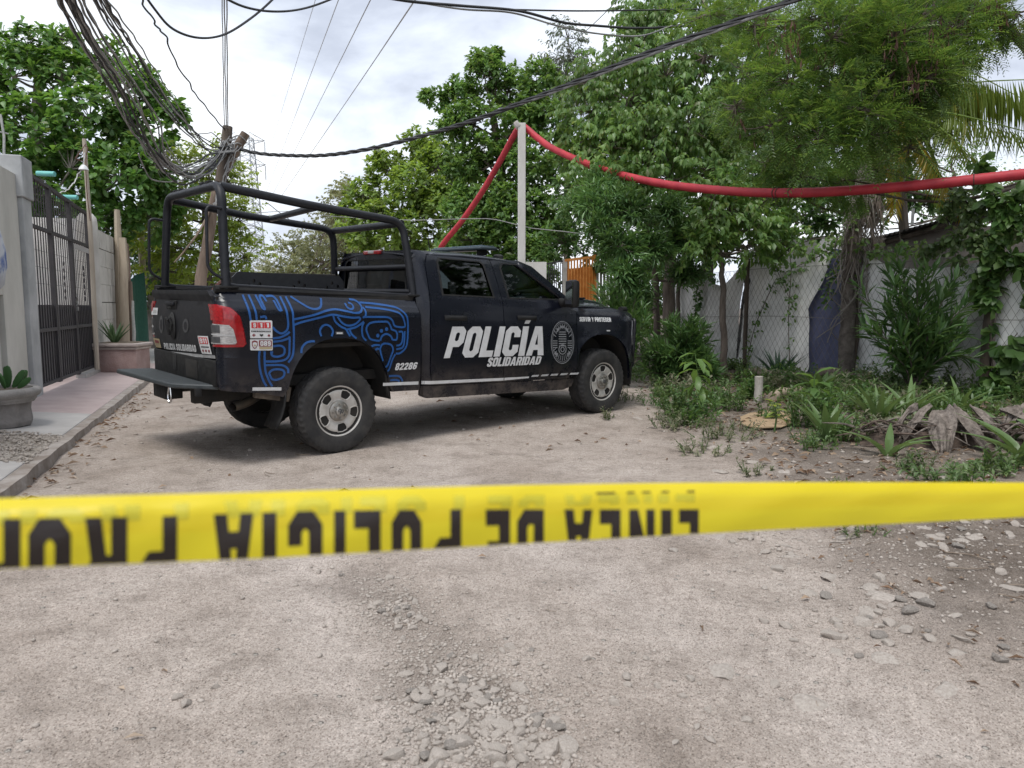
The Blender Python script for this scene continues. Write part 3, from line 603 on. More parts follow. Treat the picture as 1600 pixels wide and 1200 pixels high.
for k in range(8):
    a = R_(22.5+45*k); b = MB(); b.lathe([(0, -.150), (.008, -.149), (.0105, -.143), (.0115, -.122)], (.072*math.cos(a), 0, .072*math.sin(a)), 'y', 8); b.build('lug_nut', 'cap_metal', cp)
b = MB()
for s in (-1, 1): b.tube([Vector((s*x, -.152, z)) for x, z in ((.004, .016), (.018, .022), (.026, .006), (.02, -.014), (.012, -.006))], [.004, .005, .005, .004, .003], 5)
b.tube([Vector((0, -.152, z)) for z in (.02, 0, -.03)], [.006, .008, .004], 5); b.build('cap_emblem', 'emblem_grey', cp)
for i, (x, y, rz, ry) in enumerate(((0, -.865, 0, .35), (3.8, -.865, 0, -.1), (0, .865, math.pi, 1.1), (3.8, .865, math.pi, .5))):
    o = wh if i == 0 else copy_tree(wh, TRK)
    o.location = (x, y, .415); o.rotation_euler = Euler((0, ry, rz), 'XYZ')
# ---- bed cage of tubes
R1 = .040
def tub(name, pts, r, fil=.12, parent=TRK, m='tube_paint', n=12):
    b = MB(); b.tube([sh(q) for q in (fillet(pts, fil, 7) if fil else pts)], r, n); return b.build(name, m, parent, smooth=60)
cage = tub('bed_cage', [(-1.0, -.86, 1.54), (-.985, -.80, 2.0), (-.965, -.745, 2.455), (-.965, .745, 2.465), (-.985, .80, 2.0), (-1.0, .86, 1.54)], R1, .17)
cage['label'] = 'rear hoop of the black tube cage'
for s in (-1, 1):
    tub('top_rail', [(-.945, s*.70, 2.445), (-.2, s*.745, 2.375), (.895, s*.752, 2.318), (.93, s*.80, 1.95), (.952, s*.86, 1.545)], R1, .15, cage)
    tub('base_rail', [(-1.02, s*.855, 1.60), (-.93, s*.86, 1.575), (.90, s*.86, 1.562), (.95, s*.86, 1.60)], .018, .06, cage)
    MB().box(sh((-.985, s*.86, 1.562)), (.16, .10, .02), bev=.004).build('mount_foot', 'trim_black', cage)
    MB().box(sh((.935, s*.86, 1.562)), (.13, .10, .02), bev=.004).build('mount_foot', 'trim_black', cage)
    tub('grab_handle', [(-.995, s*.815, 2.24), (-1.13, s*.825, 2.25), (-1.15, s*.85, 1.70), (-1.0, s*.86, 1.62)], .014, .09, cage, n=8)
    for y in (.30, .46): MB().box(sh((-.965, s*y, 2.50)), (.05, .07, .03), bev=.006).build('clamp', 'trim_black', cage)
tub('cross_tube', [(.895, -.74, 2.305), (.895, .74, 2.305)], R1*.95, 0, cage); tub('cross_tube', [(-.05, -.74, 2.365), (.12, .74, 2.365)], R1*.85, 0, cage)
tub('cross_tube', [(.945, -.81, 1.86), (.945, .81, 1.86)], .028, 0, cage); tub('cross_tube', [(.95, -.84, 1.60), (.95, .84, 1.60)], .030, 0, cage)
# bench back: a plate with groups of round holes
P0, P1 = TPX(363, 440, y=.0), TPX(537, 445, y=.0); PT, PT2 = TPX(366, 424, y=0), TPX(530, 431, y=0)
holes = []
for pc in (398, 468, 520):
    for dx, dy in ((-9, 4), (-1, -3), (8, 2), (-9, 14), (1, 18), (9, 12)):
        c = TPX(pc+dx, 442+dy+(pc-398)*.03, y=0); holes.append([(c[0]+.016*math.cos(t), c[1]+.021*math.sin(t)) for t in np.linspace(0, 2*math.pi, 9)[:-1]])
x0, x1 = P0[0], P1[0]
ol = [(x0, 1.30), (x1, 1.30), (x1, PT2[1]-.06), (x1-.05, PT2[1]), (x0+.06, PT[1]), (x0, PT[1]-.06)]
sheet([ol]+holes, lambda a, c: sh((a, 0, c)), 'bench_back', mat('bench_plate', (.020, .021, .025), (.03, .031, .035), 14, .45, spec=.4), TRK, (), (), (0, .03, 0))
MB().box(sh(((x0+x1)/2, .16, 1.50)), (x1-x0-.04, .05, .50), bev=.01).build('dark_hole_backing', 'under_black', TRK)  # dark panel added behind the plate so that its holes read black
b = MB(); b.tube([sh(q) for q in cat([(-.80, .25, 1.35), (-.72, .2, 1.56), (-.55, .22, 1.66), (-.3, .3, 1.5)], 5)], .02, 6); b.build('coiled_strap', mat('strap_brown', (.12, .05, .04), rough=.8), TRK)
# ---- mirrors, light bar, aerial
for s in (-1, 1):
    b = MB(); b.box(sh((3.02, s*1.165, 1.665)), (.115, .20, .33), Matrix.Rotation(s*.25, 3, 'Z'), bev=.045); mr_ = b.build('wing_mirror', 'trim_black', TRK)
    b = MB(); b.tube([sh(q) for q in ((3.05, s*.93, 1.56), (3.04, s*1.02, 1.55), (3.03, s*1.12, 1.60))], [.06, .05, .05], 10); b.build('mirror_arm', 'trim_black', mr_)
    b = MB(); b.box(sh((2.958, s*1.165, 1.675)), (.006, .15, .27), Matrix.Rotation(s*.25, 3, 'Z')); b.build('mirror_glass', 'chrome', mr_)
    b = MB(); b.box(sh((3.078, s*1.17, 1.72)), (.012, .10, .025), Matrix.Rotation(s*.25, 3, 'Z'), bev=.004); b.build('turn_lamp', 'lens_clear', mr_)
b = MB(); b.box(sh((2.26, 0, 2.165)), (.27, 1.02, .04), bev=.018); lbr = b.build('light_bar', mat('bar_housing', (.03, .045, .055), (.05, .065, .075), 12, .35), TRK)
b = MB(); b.box(sh((2.26, 0, 2.19)), (.22, .95, .018), bev=.007); b.build('bar_lens', mat('bar_lens', (.06, .11, .14), (.04, .07, .10), 7, .15, coat=.5), lbr)
for y in (-.38, .38): MB().box(sh((2.26, y, 2.12)), (.12, .06, .07), bev=.01).build('bar_foot', 'trim_black', lbr)
b = MB(); b.lathe([(.07, 0), (.065, .03), (.04, .05), (0, .057)], sh((2.48, -.42, 2.06)), 'z', 16); b.build('roof_beacon', 'trim_black', TRK)
b = MB(); b.tube([sh((1.55, -.3, 2.09)), sh((1.54, -.3, 2.22))], .006, 6); b.build('roof_aerial', 'trim_black', TRK)
# ---- markings on the flank facing the road
def fq(px, py): return TPX(px, py, y=-1.0)
def fpoly(name, pix, m, off=.004, parent=TRK, step=.15): 
    P = [fq(*q) for q in pix]
    return sheet([P], lambda a, c: smap(a, c, off), name, m, parent, fr(min(q[0] for q in P), max(q[0] for q in P), step), fr(min(q[1] for q in P), max(q[1] for q in P), step))
doors = {o.name: o for o in TRK.children}
D_R, D_F, BED = doors['rear_door'], doors['front_door'], doors['bed_side']
FEN = doors['front_fender']
gp = MB()
cs = ((693, 559.7), (849, 555), (706.7, 510.3), (855, 509.8))
for txt, cs in (('POLICÍA', cs), ('SOLIDARIDAD', ((760.5, 573.3), (843.5, 569.3), (764, 558.7), (847, 556.5)))):
    for ch, lp in glyphs(txt, .55):
        q = [[fq(*quad(u, v, *cs)) for u, v in l] for l in lp]
        cx = sum(a for a, _ in q[0])/len(q[0]); x0 = min(a for a, _ in q[0]); x1 = max(a for a, _ in q[0]); gap = 2.089
        par = D_R if cx < gap else D_F
        o = sheet(q, lambda a, c: smap(a, c, .004), 'letter', 'decal_white', par, fr(x0, x1, .08), fr(.6, 1.4, .1))
words('82286', 'unit_number', 'decal_white', ((617, 578.6), (650.4, 576.9), (619.4, 567.6), (653.4, 565.9)), fq, lambda a, c: smap(a, c, .004), BED)
words('SERVIR Y PROTEGER', 'motto', 'decal_white', ((905.7, 502.2), (955.5, 503), (906.5, 495.2), (956.2, 496.3)), fq, lambda a, c: smap(a, c, .004), FEN)
s9 = fpoly('emergency_sign', [(389.8, 502), (391.5, 500.6), (423.5, 500.6), (425, 502), (425.2, 528.4), (390.4, 528.4)], 'decal_white', .005, BED, .06)
for k in range(3):
    x = 392.3+10.2*k; fpoly('red_panel', [(x, 503.5), (x+9.6, 503.6), (x+9.6, 512.8), (x, 512.6)], 'decal_red', .007, s9)
    words('911'[k], 'digit', 'decal_white', ((x+2.7, 511.6), (x+6.9, 511.6), (x+2.7, 504.6), (x+6.9, 504.6)), fq, lambda a, c: smap(a, c, .009), s9)
fpoly('rule_line', [(391.8, 514.3), (423.5, 514.6), (423.5, 515.1), (391.8, 514.8)], 'decal_silver', .007, s9)
words('EMERGENCIAS', 'printed_word', 'decal_black', ((392, 518.8), (422.5, 519.1), (392, 516.4), (422.5, 516.7)), fq, lambda a, c: smap(a, c, .007), s9)
fpoly('cross_symbol', [(395, 521.5), (397, 521.5), (397, 522.8), (398.6, 522.8), (398.6, 524.4), (397, 524.4), (397, 525.8), (395, 525.8), (395, 524.4), (393.4, 524.4), (393.4, 522.8), (395, 522.8)], 'decal_maroon', .007, s9)
fpoly('star_symbol', [(405.4, 521.6), (408, 522.6), (410.6, 521.6), (410.8, 524), (408, 526.2), (405.2, 524)], 'decal_black', .007, s9)
fpoly('flame_symbol', [(418.2, 525.8), (417.6, 524), (419.6, 521.6), (421.6, 524), (421.2, 525.8)], 'decal_maroon', .007, s9)
s0 = fpoly('tip_line_sign', [(390.2, 530.2), (425.3, 530.2), (425.8, 546.2), (424.5, 547.4), (391.8, 547.4), (390.6, 546.2)], 'decal_white', .005, BED, .06)
fpoly('tan_band', [(404.5, 542), (424.5, 542), (424.7, 545.4), (404.8, 545.4)], 'decal_tan', .007, s0)
fpoly('maroon_panel', [(404, 531.6), (424, 531.8), (424.3, 541.4), (404.2, 541.4)], 'decal_maroon', .007, s0)
words('089', 'digits', 'decal_white', ((406, 540.4), (422.4, 540.4), (406, 532.8), (422.2, 532.8)), fq, lambda a, c: smap(a, c, .009), s0)
fpoly('shield', [(393, 533.4), (397.5, 531.6), (402, 533.4), (402.2, 539), (400, 543.5), (397.5, 545.3), (395, 543.5), (392.9, 539)], 'decal_maroon', .007, s0)
fpoly('shield_face', [(394.2, 535.6), (397.5, 534.2), (400.8, 535.6), (401, 538.8), (399.2, 542.3), (397.5, 543.6), (395.6, 542.3), (394.1, 538.8)], 'decal_white', .009, s0)
fpoly('shield_face', [(395.6, 538.2), (399.4, 538.6), (398.6, 541), (396.6, 541.2)], 'decal_tan', .011, s0)
# pale stripes along the sill
def stripe(p0, p1, w0, w1, par, m='decal_white', z=0): return fpoly('sill_stripe', [p0, p1, (p1[0], p1[1]+w1), (p0[0], p0[1]+w0)], m, .0045, par, .08)
stripe((395.5, 605.6), (440.5, 605.4), 5.2, 5, BED); stripe((598, 598.2), (655.4, 596.2), 4.8, 5, BED)
stripe((664, 596), (788.5, 590.6), 5.2, 4.2, D_R); 
stripe((789.6, 590.5), (828, 588.4), 4.2, 2.4, D_F)
for k in range(5): fpoly('sill_dash', [(833+15*k, 586.3-.9*k), (844+15*k, 585.6-.9*k), (842+15*k, 588.6-.9*k), (831+15*k, 589.2-.9*k)], 'decal_silver', .0045, D_F)
# crest on the front door: rings, rays and a ladder of bars
def q3(cx, cy, rx, ry, n=30): return [fq(x, y) for x, y in oval(cx, cy, rx, ry, n)]
CX, CY, RX, RY = 878.6, 535, 18.2, 33.5
def ringset(rx, ry, t): return [q3(CX, CY, rx, ry), q3(CX, CY, rx-t, ry-t*1.1)]
st_ = [ringset(RX, RY, 1.0), ringset(RX-2.2, RY-2.6, .55)]
for k in range(28):
    a = 2*math.pi*k/28
    if abs(math.sin(a)) < .28: continue
    c, s = math.cos(a), math.sin(a); d = .028
    st_.append([[fq(CX+r1*RX*math.cos(a+dd), CY+r1*RY*math.sin(a+dd)) for r1, dd in ((.62, -d), (.86, -d), (.86, d), (.62, d))]])
for k in range(7): st_.append([[fq(CX-6+abs(k-3)*.3, CY-17+3.6*k), fq(CX+6-abs(k-3)*.3, CY-17+3.6*k), fq(CX+6, CY-15.6+3.6*k), fq(CX-6, CY-15.6+3.6*k)]])
st_.append([q3(CX, CY+11, 6.2, 8), q3(CX, CY+11, 5, 6.6)]); st_.append([q3(CX, CY+11, 3.2, 4), q3(CX, CY+11, 2.2, 2.9)])
for s in (-1, 1):
    for k in range(4): st_.append([[fq(CX+s*8, CY-3+3.4*k), fq(CX+s*15, CY-3+3.4*k), fq(CX+s*15, CY-1.7+3.4*k), fq(CX+s*8, CY-1.7+3.4*k)]])
    st_.append([[fq(CX+s*7, CY+18), fq(CX+s*12.5, CY+13), fq(CX+s*12, CY+18), fq(CX+s*8, CY+23)]])
    st_.append([[fq(CX+s*3, CY-24), fq(CX+s*8, CY-22), fq(CX+s*10, CY-15), fq(CX+s*7, CY-17)]])
st_.append([[fq(CX-4, CY-26), fq(CX+4, CY-26), fq(CX+3, CY-22.5), fq(CX-3, CY-22.5)]])
mat('crest_print', (.30, .31, .33), (.20, .205, .22), 60, .5)
sheet(st_, lambda a, c: smap(a, c, .004), 'door_crest', 'crest_print', D_F)
fpoly('marker_lamp', [(946.5, 515.5), (952, 515.6), (952, 517.6), (946.5, 517.5)], 'decal_silver', .006, FEN); fpoly('marker_lamp', [(523, 518), (535, 518), (535, 522.6), (523, 522.6)], 'lens_dark', .006, BED)
fpoly('marker_lens', [(524.5, 519.3), (533.5, 519.3), (533.5, 521.6), (524.5, 521.6)], 'decal_silver', .008, BED)
# blue line art on the bed, drawn as flat ribbons (points are measured on the enlarged photo)
ART = [
 [(35,60),(60,250),(70,300)], [(88,60),(110,200),(120,285)], [(150,60),(165,120),(180,185)], [(180,185),(200,185),(190,130),(185,75),(215,72),(235,120)],
 [(240,75),(300,72),(330,110),(345,195)], [(300,110),(325,195),(355,195)], [(345,195),(330,100)], [(370,75),(385,160),(395,260),(400,330),(385,380),(340,405),(295,385),(262,350)],
 [(420,75),(440,180),(445,280),(450,420),(445,560),(430,620),(400,665)], [(150,260),(195,255),(205,280)], [(262,450),(330,440),(390,410),(412,390)],
 [(265,480),(340,470),(400,450),(412,440),(410,540),(405,600),(370,640),(290,655),(185,655)], [(265,520),(330,515),(365,540),(360,590),(310,612),(260,605),(245,570)],
 [(145,560),(140,620),(150,720),(180,820),(215,880)], [(190,565),(190,640),(200,740),(230,820),(265,880)], [(190,690),(260,688),(350,690),(395,720),(400,760)],
 [(245,790),(235,760),(262,732),(310,725),(355,735),(368,765),(350,800),(300,820),(262,815),(245,790)],
 [(465,75),(510,110),(560,150),(610,180),(660,188),(705,170),(730,120),(735,90)],
 [(450,280),(540,262),(650,235),(740,205),(830,190),(920,205),(1000,222),(1050,215),(1075,180),(1070,140),(1040,110),(990,100)],
 [(450,330),(520,305),(620,280),(720,255),(800,238),(900,255),(980,265),(1040,262)], [(940,135),(945,170),(975,190),(1000,175),(998,145),(970,130)],
 [(800,240),(820,300),(870,345),(910,365),(930,400),(945,430)], [(840,255),(880,310),(930,335),(990,325),(1035,290),(1045,262)], [(925,370),(1000,350),(1050,320),(1075,300)],
 [(1085,170),(1100,200),(1090,250),(1065,265)], [(1075,258),(1180,258),(1290,262),(1330,290),(1345,330),(1370,345),(1440,345),(1432,280),(1405,230),(1350,205),(1250,185),(1110,170)],
 [(1075,130),(1200,140),(1330,160),(1400,180),(1450,230),(1468,300),(1465,450),(1450,530),(1400,580),(1360,585)], [(1110,420),(1095,370),(1115,325),(1160,305),(1240,300),(1290,305),(1315,345),(1325,370),(1360,385),(1372,420),(1365,460),(1330,462)],
 [(1075,305),(1058,350),(1060,430),(1090,470)], [(1110,420),(1130,455),(1180,468),(1215,470)], [(1220,470),(1235,430),(1275,410),(1315,430),(1330,465)],
 [(1385,390),(1420,395),(1418,470),(1400,505),(1365,515)], [(1440,385),(1435,480),(1420,530),(1365,548)], [(1215,545),(1235,505),(1275,495),(1320,510),(1335,550),(1320,600),(1290,680),(1270,700),(1250,680),(1225,600),(1215,545)],
 [(1190,590),(1215,670),(1240,725),(1270,740),(1300,725),(1330,640),(1355,590)], [(1135,520),(1170,508),(1215,510)], [(1165,555),(1190,540),(1205,545)], [(1180,590),(1195,590)],
 [(690,430),(680,385),(700,345),(735,328),(775,345),(795,385),(780,430)], [(510,580),(520,530),(555,490),(600,475),(630,475)], [(1245,790),(1330,785),(1400,790),(1430,835)], [(1245,828),(1350,822),(1390,826),(1400,838)],
 [(945,370),(960,410),(1000,450)], [(265,575),(240,575)],
]
b = MB()
for k, st in enumerate(ART):
    P = [(380+x*.175, 450+y*.175) for x, y in st]
    P = [(q.x, q.y) for q in cat([(x, y, 0) for x, y in P], 5)] if len(P) > 2 else P
    P = [fq(*q) for q in P]
    n = len(P); V = []
    for i, q in enumerate(P):
        d = Vector((P[min(i+1, n-1)][0]-P[max(i-1, 0)][0], P[min(i+1, n-1)][1]-P[max(i-1, 0)][1], 0)).normalized(); hw = .0098
        for e in (-1, 1):
            a, c = q[0]-d.y*hw*e, q[1]+d.x*hw*e
            V.append(smap(a, min(c, 1.515), .0035+.00002*k))
    Fc = [(2*i, 2*i+1, 2*i+3, 2*i+2) for i in range(n-1) if min(arch_d(*P[i], RAX, .56, 1.125), arch_d(*P[i+1], RAX, .56, 1.125)) > 1.01]
    b.add(V, Fc)
for x, y in ((1198, 425), (1232, 382), (1278, 367)):
    c = fq(380+x*.175, 450+y*.175); b.add([smap(c[0]+.019*math.cos(t), c[1]+.019*math.sin(t), .0037) for t in np.linspace(0, 2*math.pi, 13)[:-1]], [tuple(range(12))])
b.build('line_art', 'decal_blue', BED)
# ================================================================== GROUND, PAVEMENT, WALLS
FN = Vector((1, .47, 0)).normalized(); FC = 3.8+.47*17            # fence line: x + .47 y = FC
FD = Vector((-.47, 1, 0)).normalized()                            # along the fence, away from the camera
KS = -.3635
def kerb_x(y): return -3.7+KS*(y-5.4)
def smooth(a, b, t): t = np.clip((t-a)/(b-a), 0, 1); return t*t*(3-2*t)
def verge(x, y):
    """0 on the road, 1 close to the fence on the planted side"""
    e = x-1.35-.065*y+1.3*(fbm(x*.8, y*.8, 3, 5)-.45)
    return (.72*smooth(-.2, .7, e)+.28*smooth(8.2, 9.8, x+.47*y))*smooth(2.1, 3.7, y+.1*x)
def relief(x, y):
    x = np.asarray(x, float); y = np.asarray(y, float)
    tx, ty = x-TRK_LOC.x, y-TRK_LOC.y
    lx, ly = tx*math.cos(.71855)+ty*math.sin(.71855), -tx*math.sin(.71855)+ty*math.cos(.71855)
    near = (1-smooth(2.6, 5.5, np.abs(lx-1.9)))*(1-smooth(1.2, 3.5, np.abs(ly)))
    v = verge(x, y)
    far = 1-smooth(18, 40, np.hypot(x, y))
    z = (.0219*ly+.00989*lx)*near
    z = z+(.10*v+.10*v*smooth(10.5, 12.5, x+.47*y))*(1-.8*near)
    z = z+far*(.055*(fbm(x*.55, y*.55, 3, 1)-.44)*(1-near*.8)+.026*(fbm(x*2.3, y*2.3, 3, 2)-.44)+.011*(fbm(x*8.5, y*8.5, 3, 3)-.44)*(.6+.9*v))
    z = z+far*.016*np.maximum(0, fbm(x*4.1, y*4.1, 3, 9)-.52)*4*(.5+v)
    rd = x+.36*y; z = z-far*.018*(np.exp(-((rd-.2-.25*np.sin(y*.7))/.28)**2)+np.exp(-((rd-1.9-.25*np.sin(y*.6+1))/.30)**2)-.5*np.exp(-((rd-1.05)/.3)**2))*smooth(1.5, 2.5, y)
    kx = x-(-3.7+KS*(y-5.4))
    return z-.05*smooth(.25, -.4, kx)*(y > 0)
def track(x, y):
    rd = x+.36*y+.22*(fbm(x*.9, y*.9, 3, 61)-.45)*2
    t = np.exp(-((rd-.2-.25*np.sin(y*.7))/.30)**2)+np.exp(-((rd-1.9-.25*np.sin(y*.6+1))/.32)**2)
    return np.clip(t, 0, 1)*smooth(1.2, 2.2, y)*(.55+.9*(fbm(x*2.2, y*1.1, 3, 62)-.3))*(1-verge(x, y))
def gz(x, y): return float(relief(np.array([x]), np.array([y]))[0])
def on(px, py, dz=0):
    p = G(px, py)
    for _ in range(6): p = G(px, py, gz(p.x, p.y))
    return p+Vector((0, 0, dz))
u = np.linspace(-1, 1, 380); xs_ = np.sinh(u*6.6)/np.sinh(6.6)*420
v = np.linspace(0, 1, 410); ys_ = 2.2+np.concatenate([-np.sinh(np.linspace(1, .004, 60)*5.6)/np.sinh(5.6)*60, np.sinh(v*7.0)/np.sinh(7.0)*520])
X, Y = np.meshgrid(xs_+.5, ys_); Z = relief(X, Y)
nx, ny = len(xs_), len(ys_); idx = np.arange(nx*ny).reshape(ny, nx)
Fq = np.stack([idx[:-1, :-1], idx[:-1, 1:], idx[1:, 1:], idx[1:, :-1]], -1).reshape(-1, 4)
def ground_mat():
    m = bpy.data.materials.new('packed_dirt'); m.use_nodes = True; t = m.node_tree; p = t.nodes['Principled BSDF']; p.inputs['Roughness'].default_value = .95; p.inputs['Specular IOR Level'].default_value = .2
    tcn = nd(t, 'ShaderNodeTexCoord'); at = nd(t, 'ShaderNodeAttribute', attribute_name='verge')
    def noise(sc, det=6, ro=.6, dist=0):
        n = nd(t, 'ShaderNodeTexNoise'); n.inputs['Scale'].default_value = sc; n.inputs['Detail'].default_value = det; n.inputs['Roughness'].default_value = ro; n.inputs['Distortion'].default_value = dist
        t.links.new(tcn.outputs['Object'], n.inputs['Vector']); return n
    def ramp(src, stops):
        r = nd(t, 'ShaderNodeValToRGB'); el = r.color_ramp.elements
        el[0].position, el[0].color = stops[0][0], (*stops[0][1], 1); el[1].position, el[1].color = stops[-1][0], (*stops[-1][1], 1)
        for q in stops[1:-1]: z = el.new(q[0]); z.color = (*q[1], 1)
        t.links.new(src, r.inputs[0]); return r.outputs[0]
    def mix(a, b, f, bt='MIX'):
        x = nd(t, 'ShaderNodeMix', data_type='RGBA', blend_type=bt)
        for k, s in ((0, f), (6, a), (7, b)):
            if hasattr(s, 'links'): t.links.new(s, x.inputs[k])
            else: x.inputs[k].default_value = s if k == 0 else (*s, 1)
        return x.outputs[2]
    road = ramp(noise(.9, 8, .62, .4).outputs[0], [(.30, (.285, .238, .203)), (.46, (.365, .313, .273)), (.62, (.42, .365, .323)), (.74, (.46, .406, .364))])
    soil = ramp(noise(1.7, 8, .68, .3).outputs[0], [(.30, (.060, .046, .036)), (.48, (.112, .090, .073)), (.62, (.19, .158, .132)), (.75, (.28, .246, .216))])
    tk = nd(t, 'ShaderNodeAttribute', attribute_name='track')
    road = mix(road, (.46, .405, .365), tk.outputs['Fac'])
    c = mix(road, soil, at.outputs['Fac'])
    n2 = noise(3.3, 9, .72); c = mix(c, ramp(n2.outputs[0], [(.36, (.72, .71, .70)), (.5, (1, 1, 1)), (.64, (1.12, 1.12, 1.13))]), .8, 'MULTIPLY')
    n3 = noise(26, 6, .7); c = mix(c, ramp(n3.outputs[0], [(.33, (.66, .63, .61)), (.48, (1, 1, 1)), (.68, (1.14, 1.14, 1.15))]), .6, 'MULTIPLY')
    vo = nd(t, 'ShaderNodeTexVoronoi'); vo.inputs['Scale'].default_value = 75; t.links.new(tcn.outputs['Object'], vo.inputs['Vector'])
    grit = ramp(vo.outputs['Distance'], [(.0, (1, 1, 1)), (.16, (1, 1, 1)), (.24, (0, 0, 0))]); gsel = ramp(vo.outputs['Color'], [(.66, (0, 0, 0)), (.72, (1, 1, 1))])
    gcol = ramp(vo.outputs['Color'], [(.3, (.11, .095, .083)), (.6, (.31, .28, .25)), (.9, (.42, .39, .36))])
    gm = mix(grit, gsel, 1.0, 'MULTIPLY'); c = mix(c, gcol, gm)
    vf = nd(t, 'ShaderNodeTexVoronoi'); vf.inputs['Scale'].default_value = 210; t.links.new(tcn.outputs['Object'], vf.inputs['Vector'])
    c = mix(c, ramp(vf.outputs['Color'], [(.18, (.50, .47, .45)), (.34, (.95, .95, .95)), (.70, (1, 1, 1)), (.88, (1.38, 1.38, 1.38))]), .95, 'MULTIPLY')
    vo2 = nd(t, 'ShaderNodeTexVoronoi'); vo2.inputs['Scale'].default_value = 17; t.links.new(tcn.outputs['Object'], vo2.inputs['Vector'])
    g2 = mix(ramp(vo2.outputs['Distance'], [(.0, (1, 1, 1)), (.12, (1, 1, 1)), (.2, (0, 0, 0))]), ramp(vo2.outputs['Color'], [(.72, (0, 0, 0)), (.76, (1, 1, 1))]), 1.0, 'MULTIPLY')
    c = mix(c, (.36, .33, .295), g2)
    t.links.new(c, p.inputs['Base Color'])
    h1 = nd(t, 'ShaderNodeMath', operation='MULTIPLY_ADD'); h1.inputs[1].default_value = .5; t.links.new(n3.outputs[0], h1.inputs[0])
    h2 = nd(t, 'ShaderNodeMath', operation='MULTIPLY_ADD'); h2.inputs[1].default_value = .35; t.links.new(gm, h2.inputs[0]); t.links.new(n2.outputs[0], h2.inputs[2]); t.links.new(h2.outputs[0], h1.inputs[2])
    h3 = nd(t, 'ShaderNodeMath', operation='MULTIPLY_ADD'); h3.inputs[1].default_value = .5; t.links.new(g2, h3.inputs[0]); t.links.new(h1.outputs[0], h3.inputs[2])
    b = nd(t, 'ShaderNodeBump'); b.inputs['Strength'].default_value = 1.0; b.inputs['Distance'].default_value = .024
    t.links.new(h3.outputs[0], b.inputs['Height']); t.links.new(b.outputs[0], p.inputs['Normal']); M['packed_dirt'] = m
ground_mat()
STRIP = [G(*q) for q in ((560, 915), (610, 950), (655, 1000), (690, 1060), (750, 1130), (830, 1215))]
def strip_mask(x, y):
    dm = np.full(np.shape(x), 9.0)
    for a, c in zip(STRIP[:-1], STRIP[1:]):
        ax, ay, bx_, by_ = a.x, a.y, c.x-a.x, c.y-a.y; t = np.clip(((x-ax)*bx_+(y-ay)*by_)/(bx_*bx_+by_*by_), 0, 1); dm = np.minimum(dm, np.hypot(x-ax-t*bx_, y-ay-t*by_))
    return (1-smooth(.05, .30, dm+.22*(fbm(x*3, y*3, 3, 41)-.45)))
GROUND = np_mesh('ground', np.stack([X, Y, Z], -1).reshape(-1, 3), Fq, 'packed_dirt', kind='structure', smooth=True, attr={'track': track(X, Y).ravel(), 'verge': np.maximum(verge(X, Y), .42*strip_mask(X, Y)).ravel()})
# ---- stones: six shared shapes
mat('limestone', (.27, .235, .205), (.47, .42, .375), 9, .92, bump=.4, bscale=30, rmp=(.3, .7), space='Object')
mat('grey_stone', (.17, .15, .133), (.29, .262, .235), 7, .92, bump=.4, bscale=30)
def rock_mesh(seed, sub=2, flat=.62):
    rr = np.random.default_rng(seed); bm = bmesh.new(); bmesh.ops.create_icosphere(bm, subdivisions=sub, radius=1)
    pl = [Vector(rr.normal(size=3)).normalized() for _ in range(12)]; ds = [rr.uniform(.48, .84) for _ in pl]
    for v in bm.verts:
        for n_, d_ in zip(pl, ds):
            k = v.co.dot(n_)-d_
            if k > 0: v.co -= n_*k*.9
        v.co *= 1+rr.uniform(-.035, .035); v.co = Vector((v.co.x*1.15, v.co.y*.88, v.co.z*flat))
    me = bpy.data.meshes.new('stone'); bm.to_mesh(me); bm.free()
    me.polygons.foreach_set('use_smooth', [True]*len(me.polygons)); me.set_sharp_from_angle(angle=R_(24)); return me
ROCKS = [rock_mesh(k, 2, random.uniform(.68, .95)) for k in range(6)]
for k, me in enumerate(ROCKS): me.materials.append(M['limestone'])
BOULD = [rock_mesh(60+k, 3, .55) for k in range(4)]
for me in BOULD: me.materials.append(M['limestone'])
ROCKG = [rock_mesh(40+k) for k in range(2)]
for me in ROCKG: me.materials.append(M['grey_stone'])
# stones lie in drifts: (centre px, spread px, number, mean size)
DRIFT = [((745, 1120), (75, 65), 90, .020), ((690, 1060), (70, 55), 60, .016), ((640, 1015), (40, 40), 22, .013), ((815, 1165), (75, 45), 50, .024), ((600, 945), (45, 22), 60, .016), ((640, 965), (25, 18), 22, .016), ((560, 900), (60, 18), 34, .015), ((670, 1180), (50, 30), 26, .022), ((870, 1040), (140, 90), 22, .014),
         ((1350, 930), (180, 60), 34, .028), ((1480, 1000), (120, 60), 16, .03), ((1200, 850), (160, 30), 24, .03), ((1500, 840), (110, 30), 30, .035), ((300, 1020), (200, 110), 12, .014), ((1100, 1060), (180, 80), 26, .015)]
stones = []
for (cx, cy_), (sx, sy), n, sz in DRIFT:
    for _ in range(n):
        px, py = random.gauss(cx, sx*.62), random.gauss(cy_, sy*.62)
        if py < 700: continue
        stones.append((px, py, sz*random.choice((.55, .7, .8, 1, 1, 1.25, 1.6))))
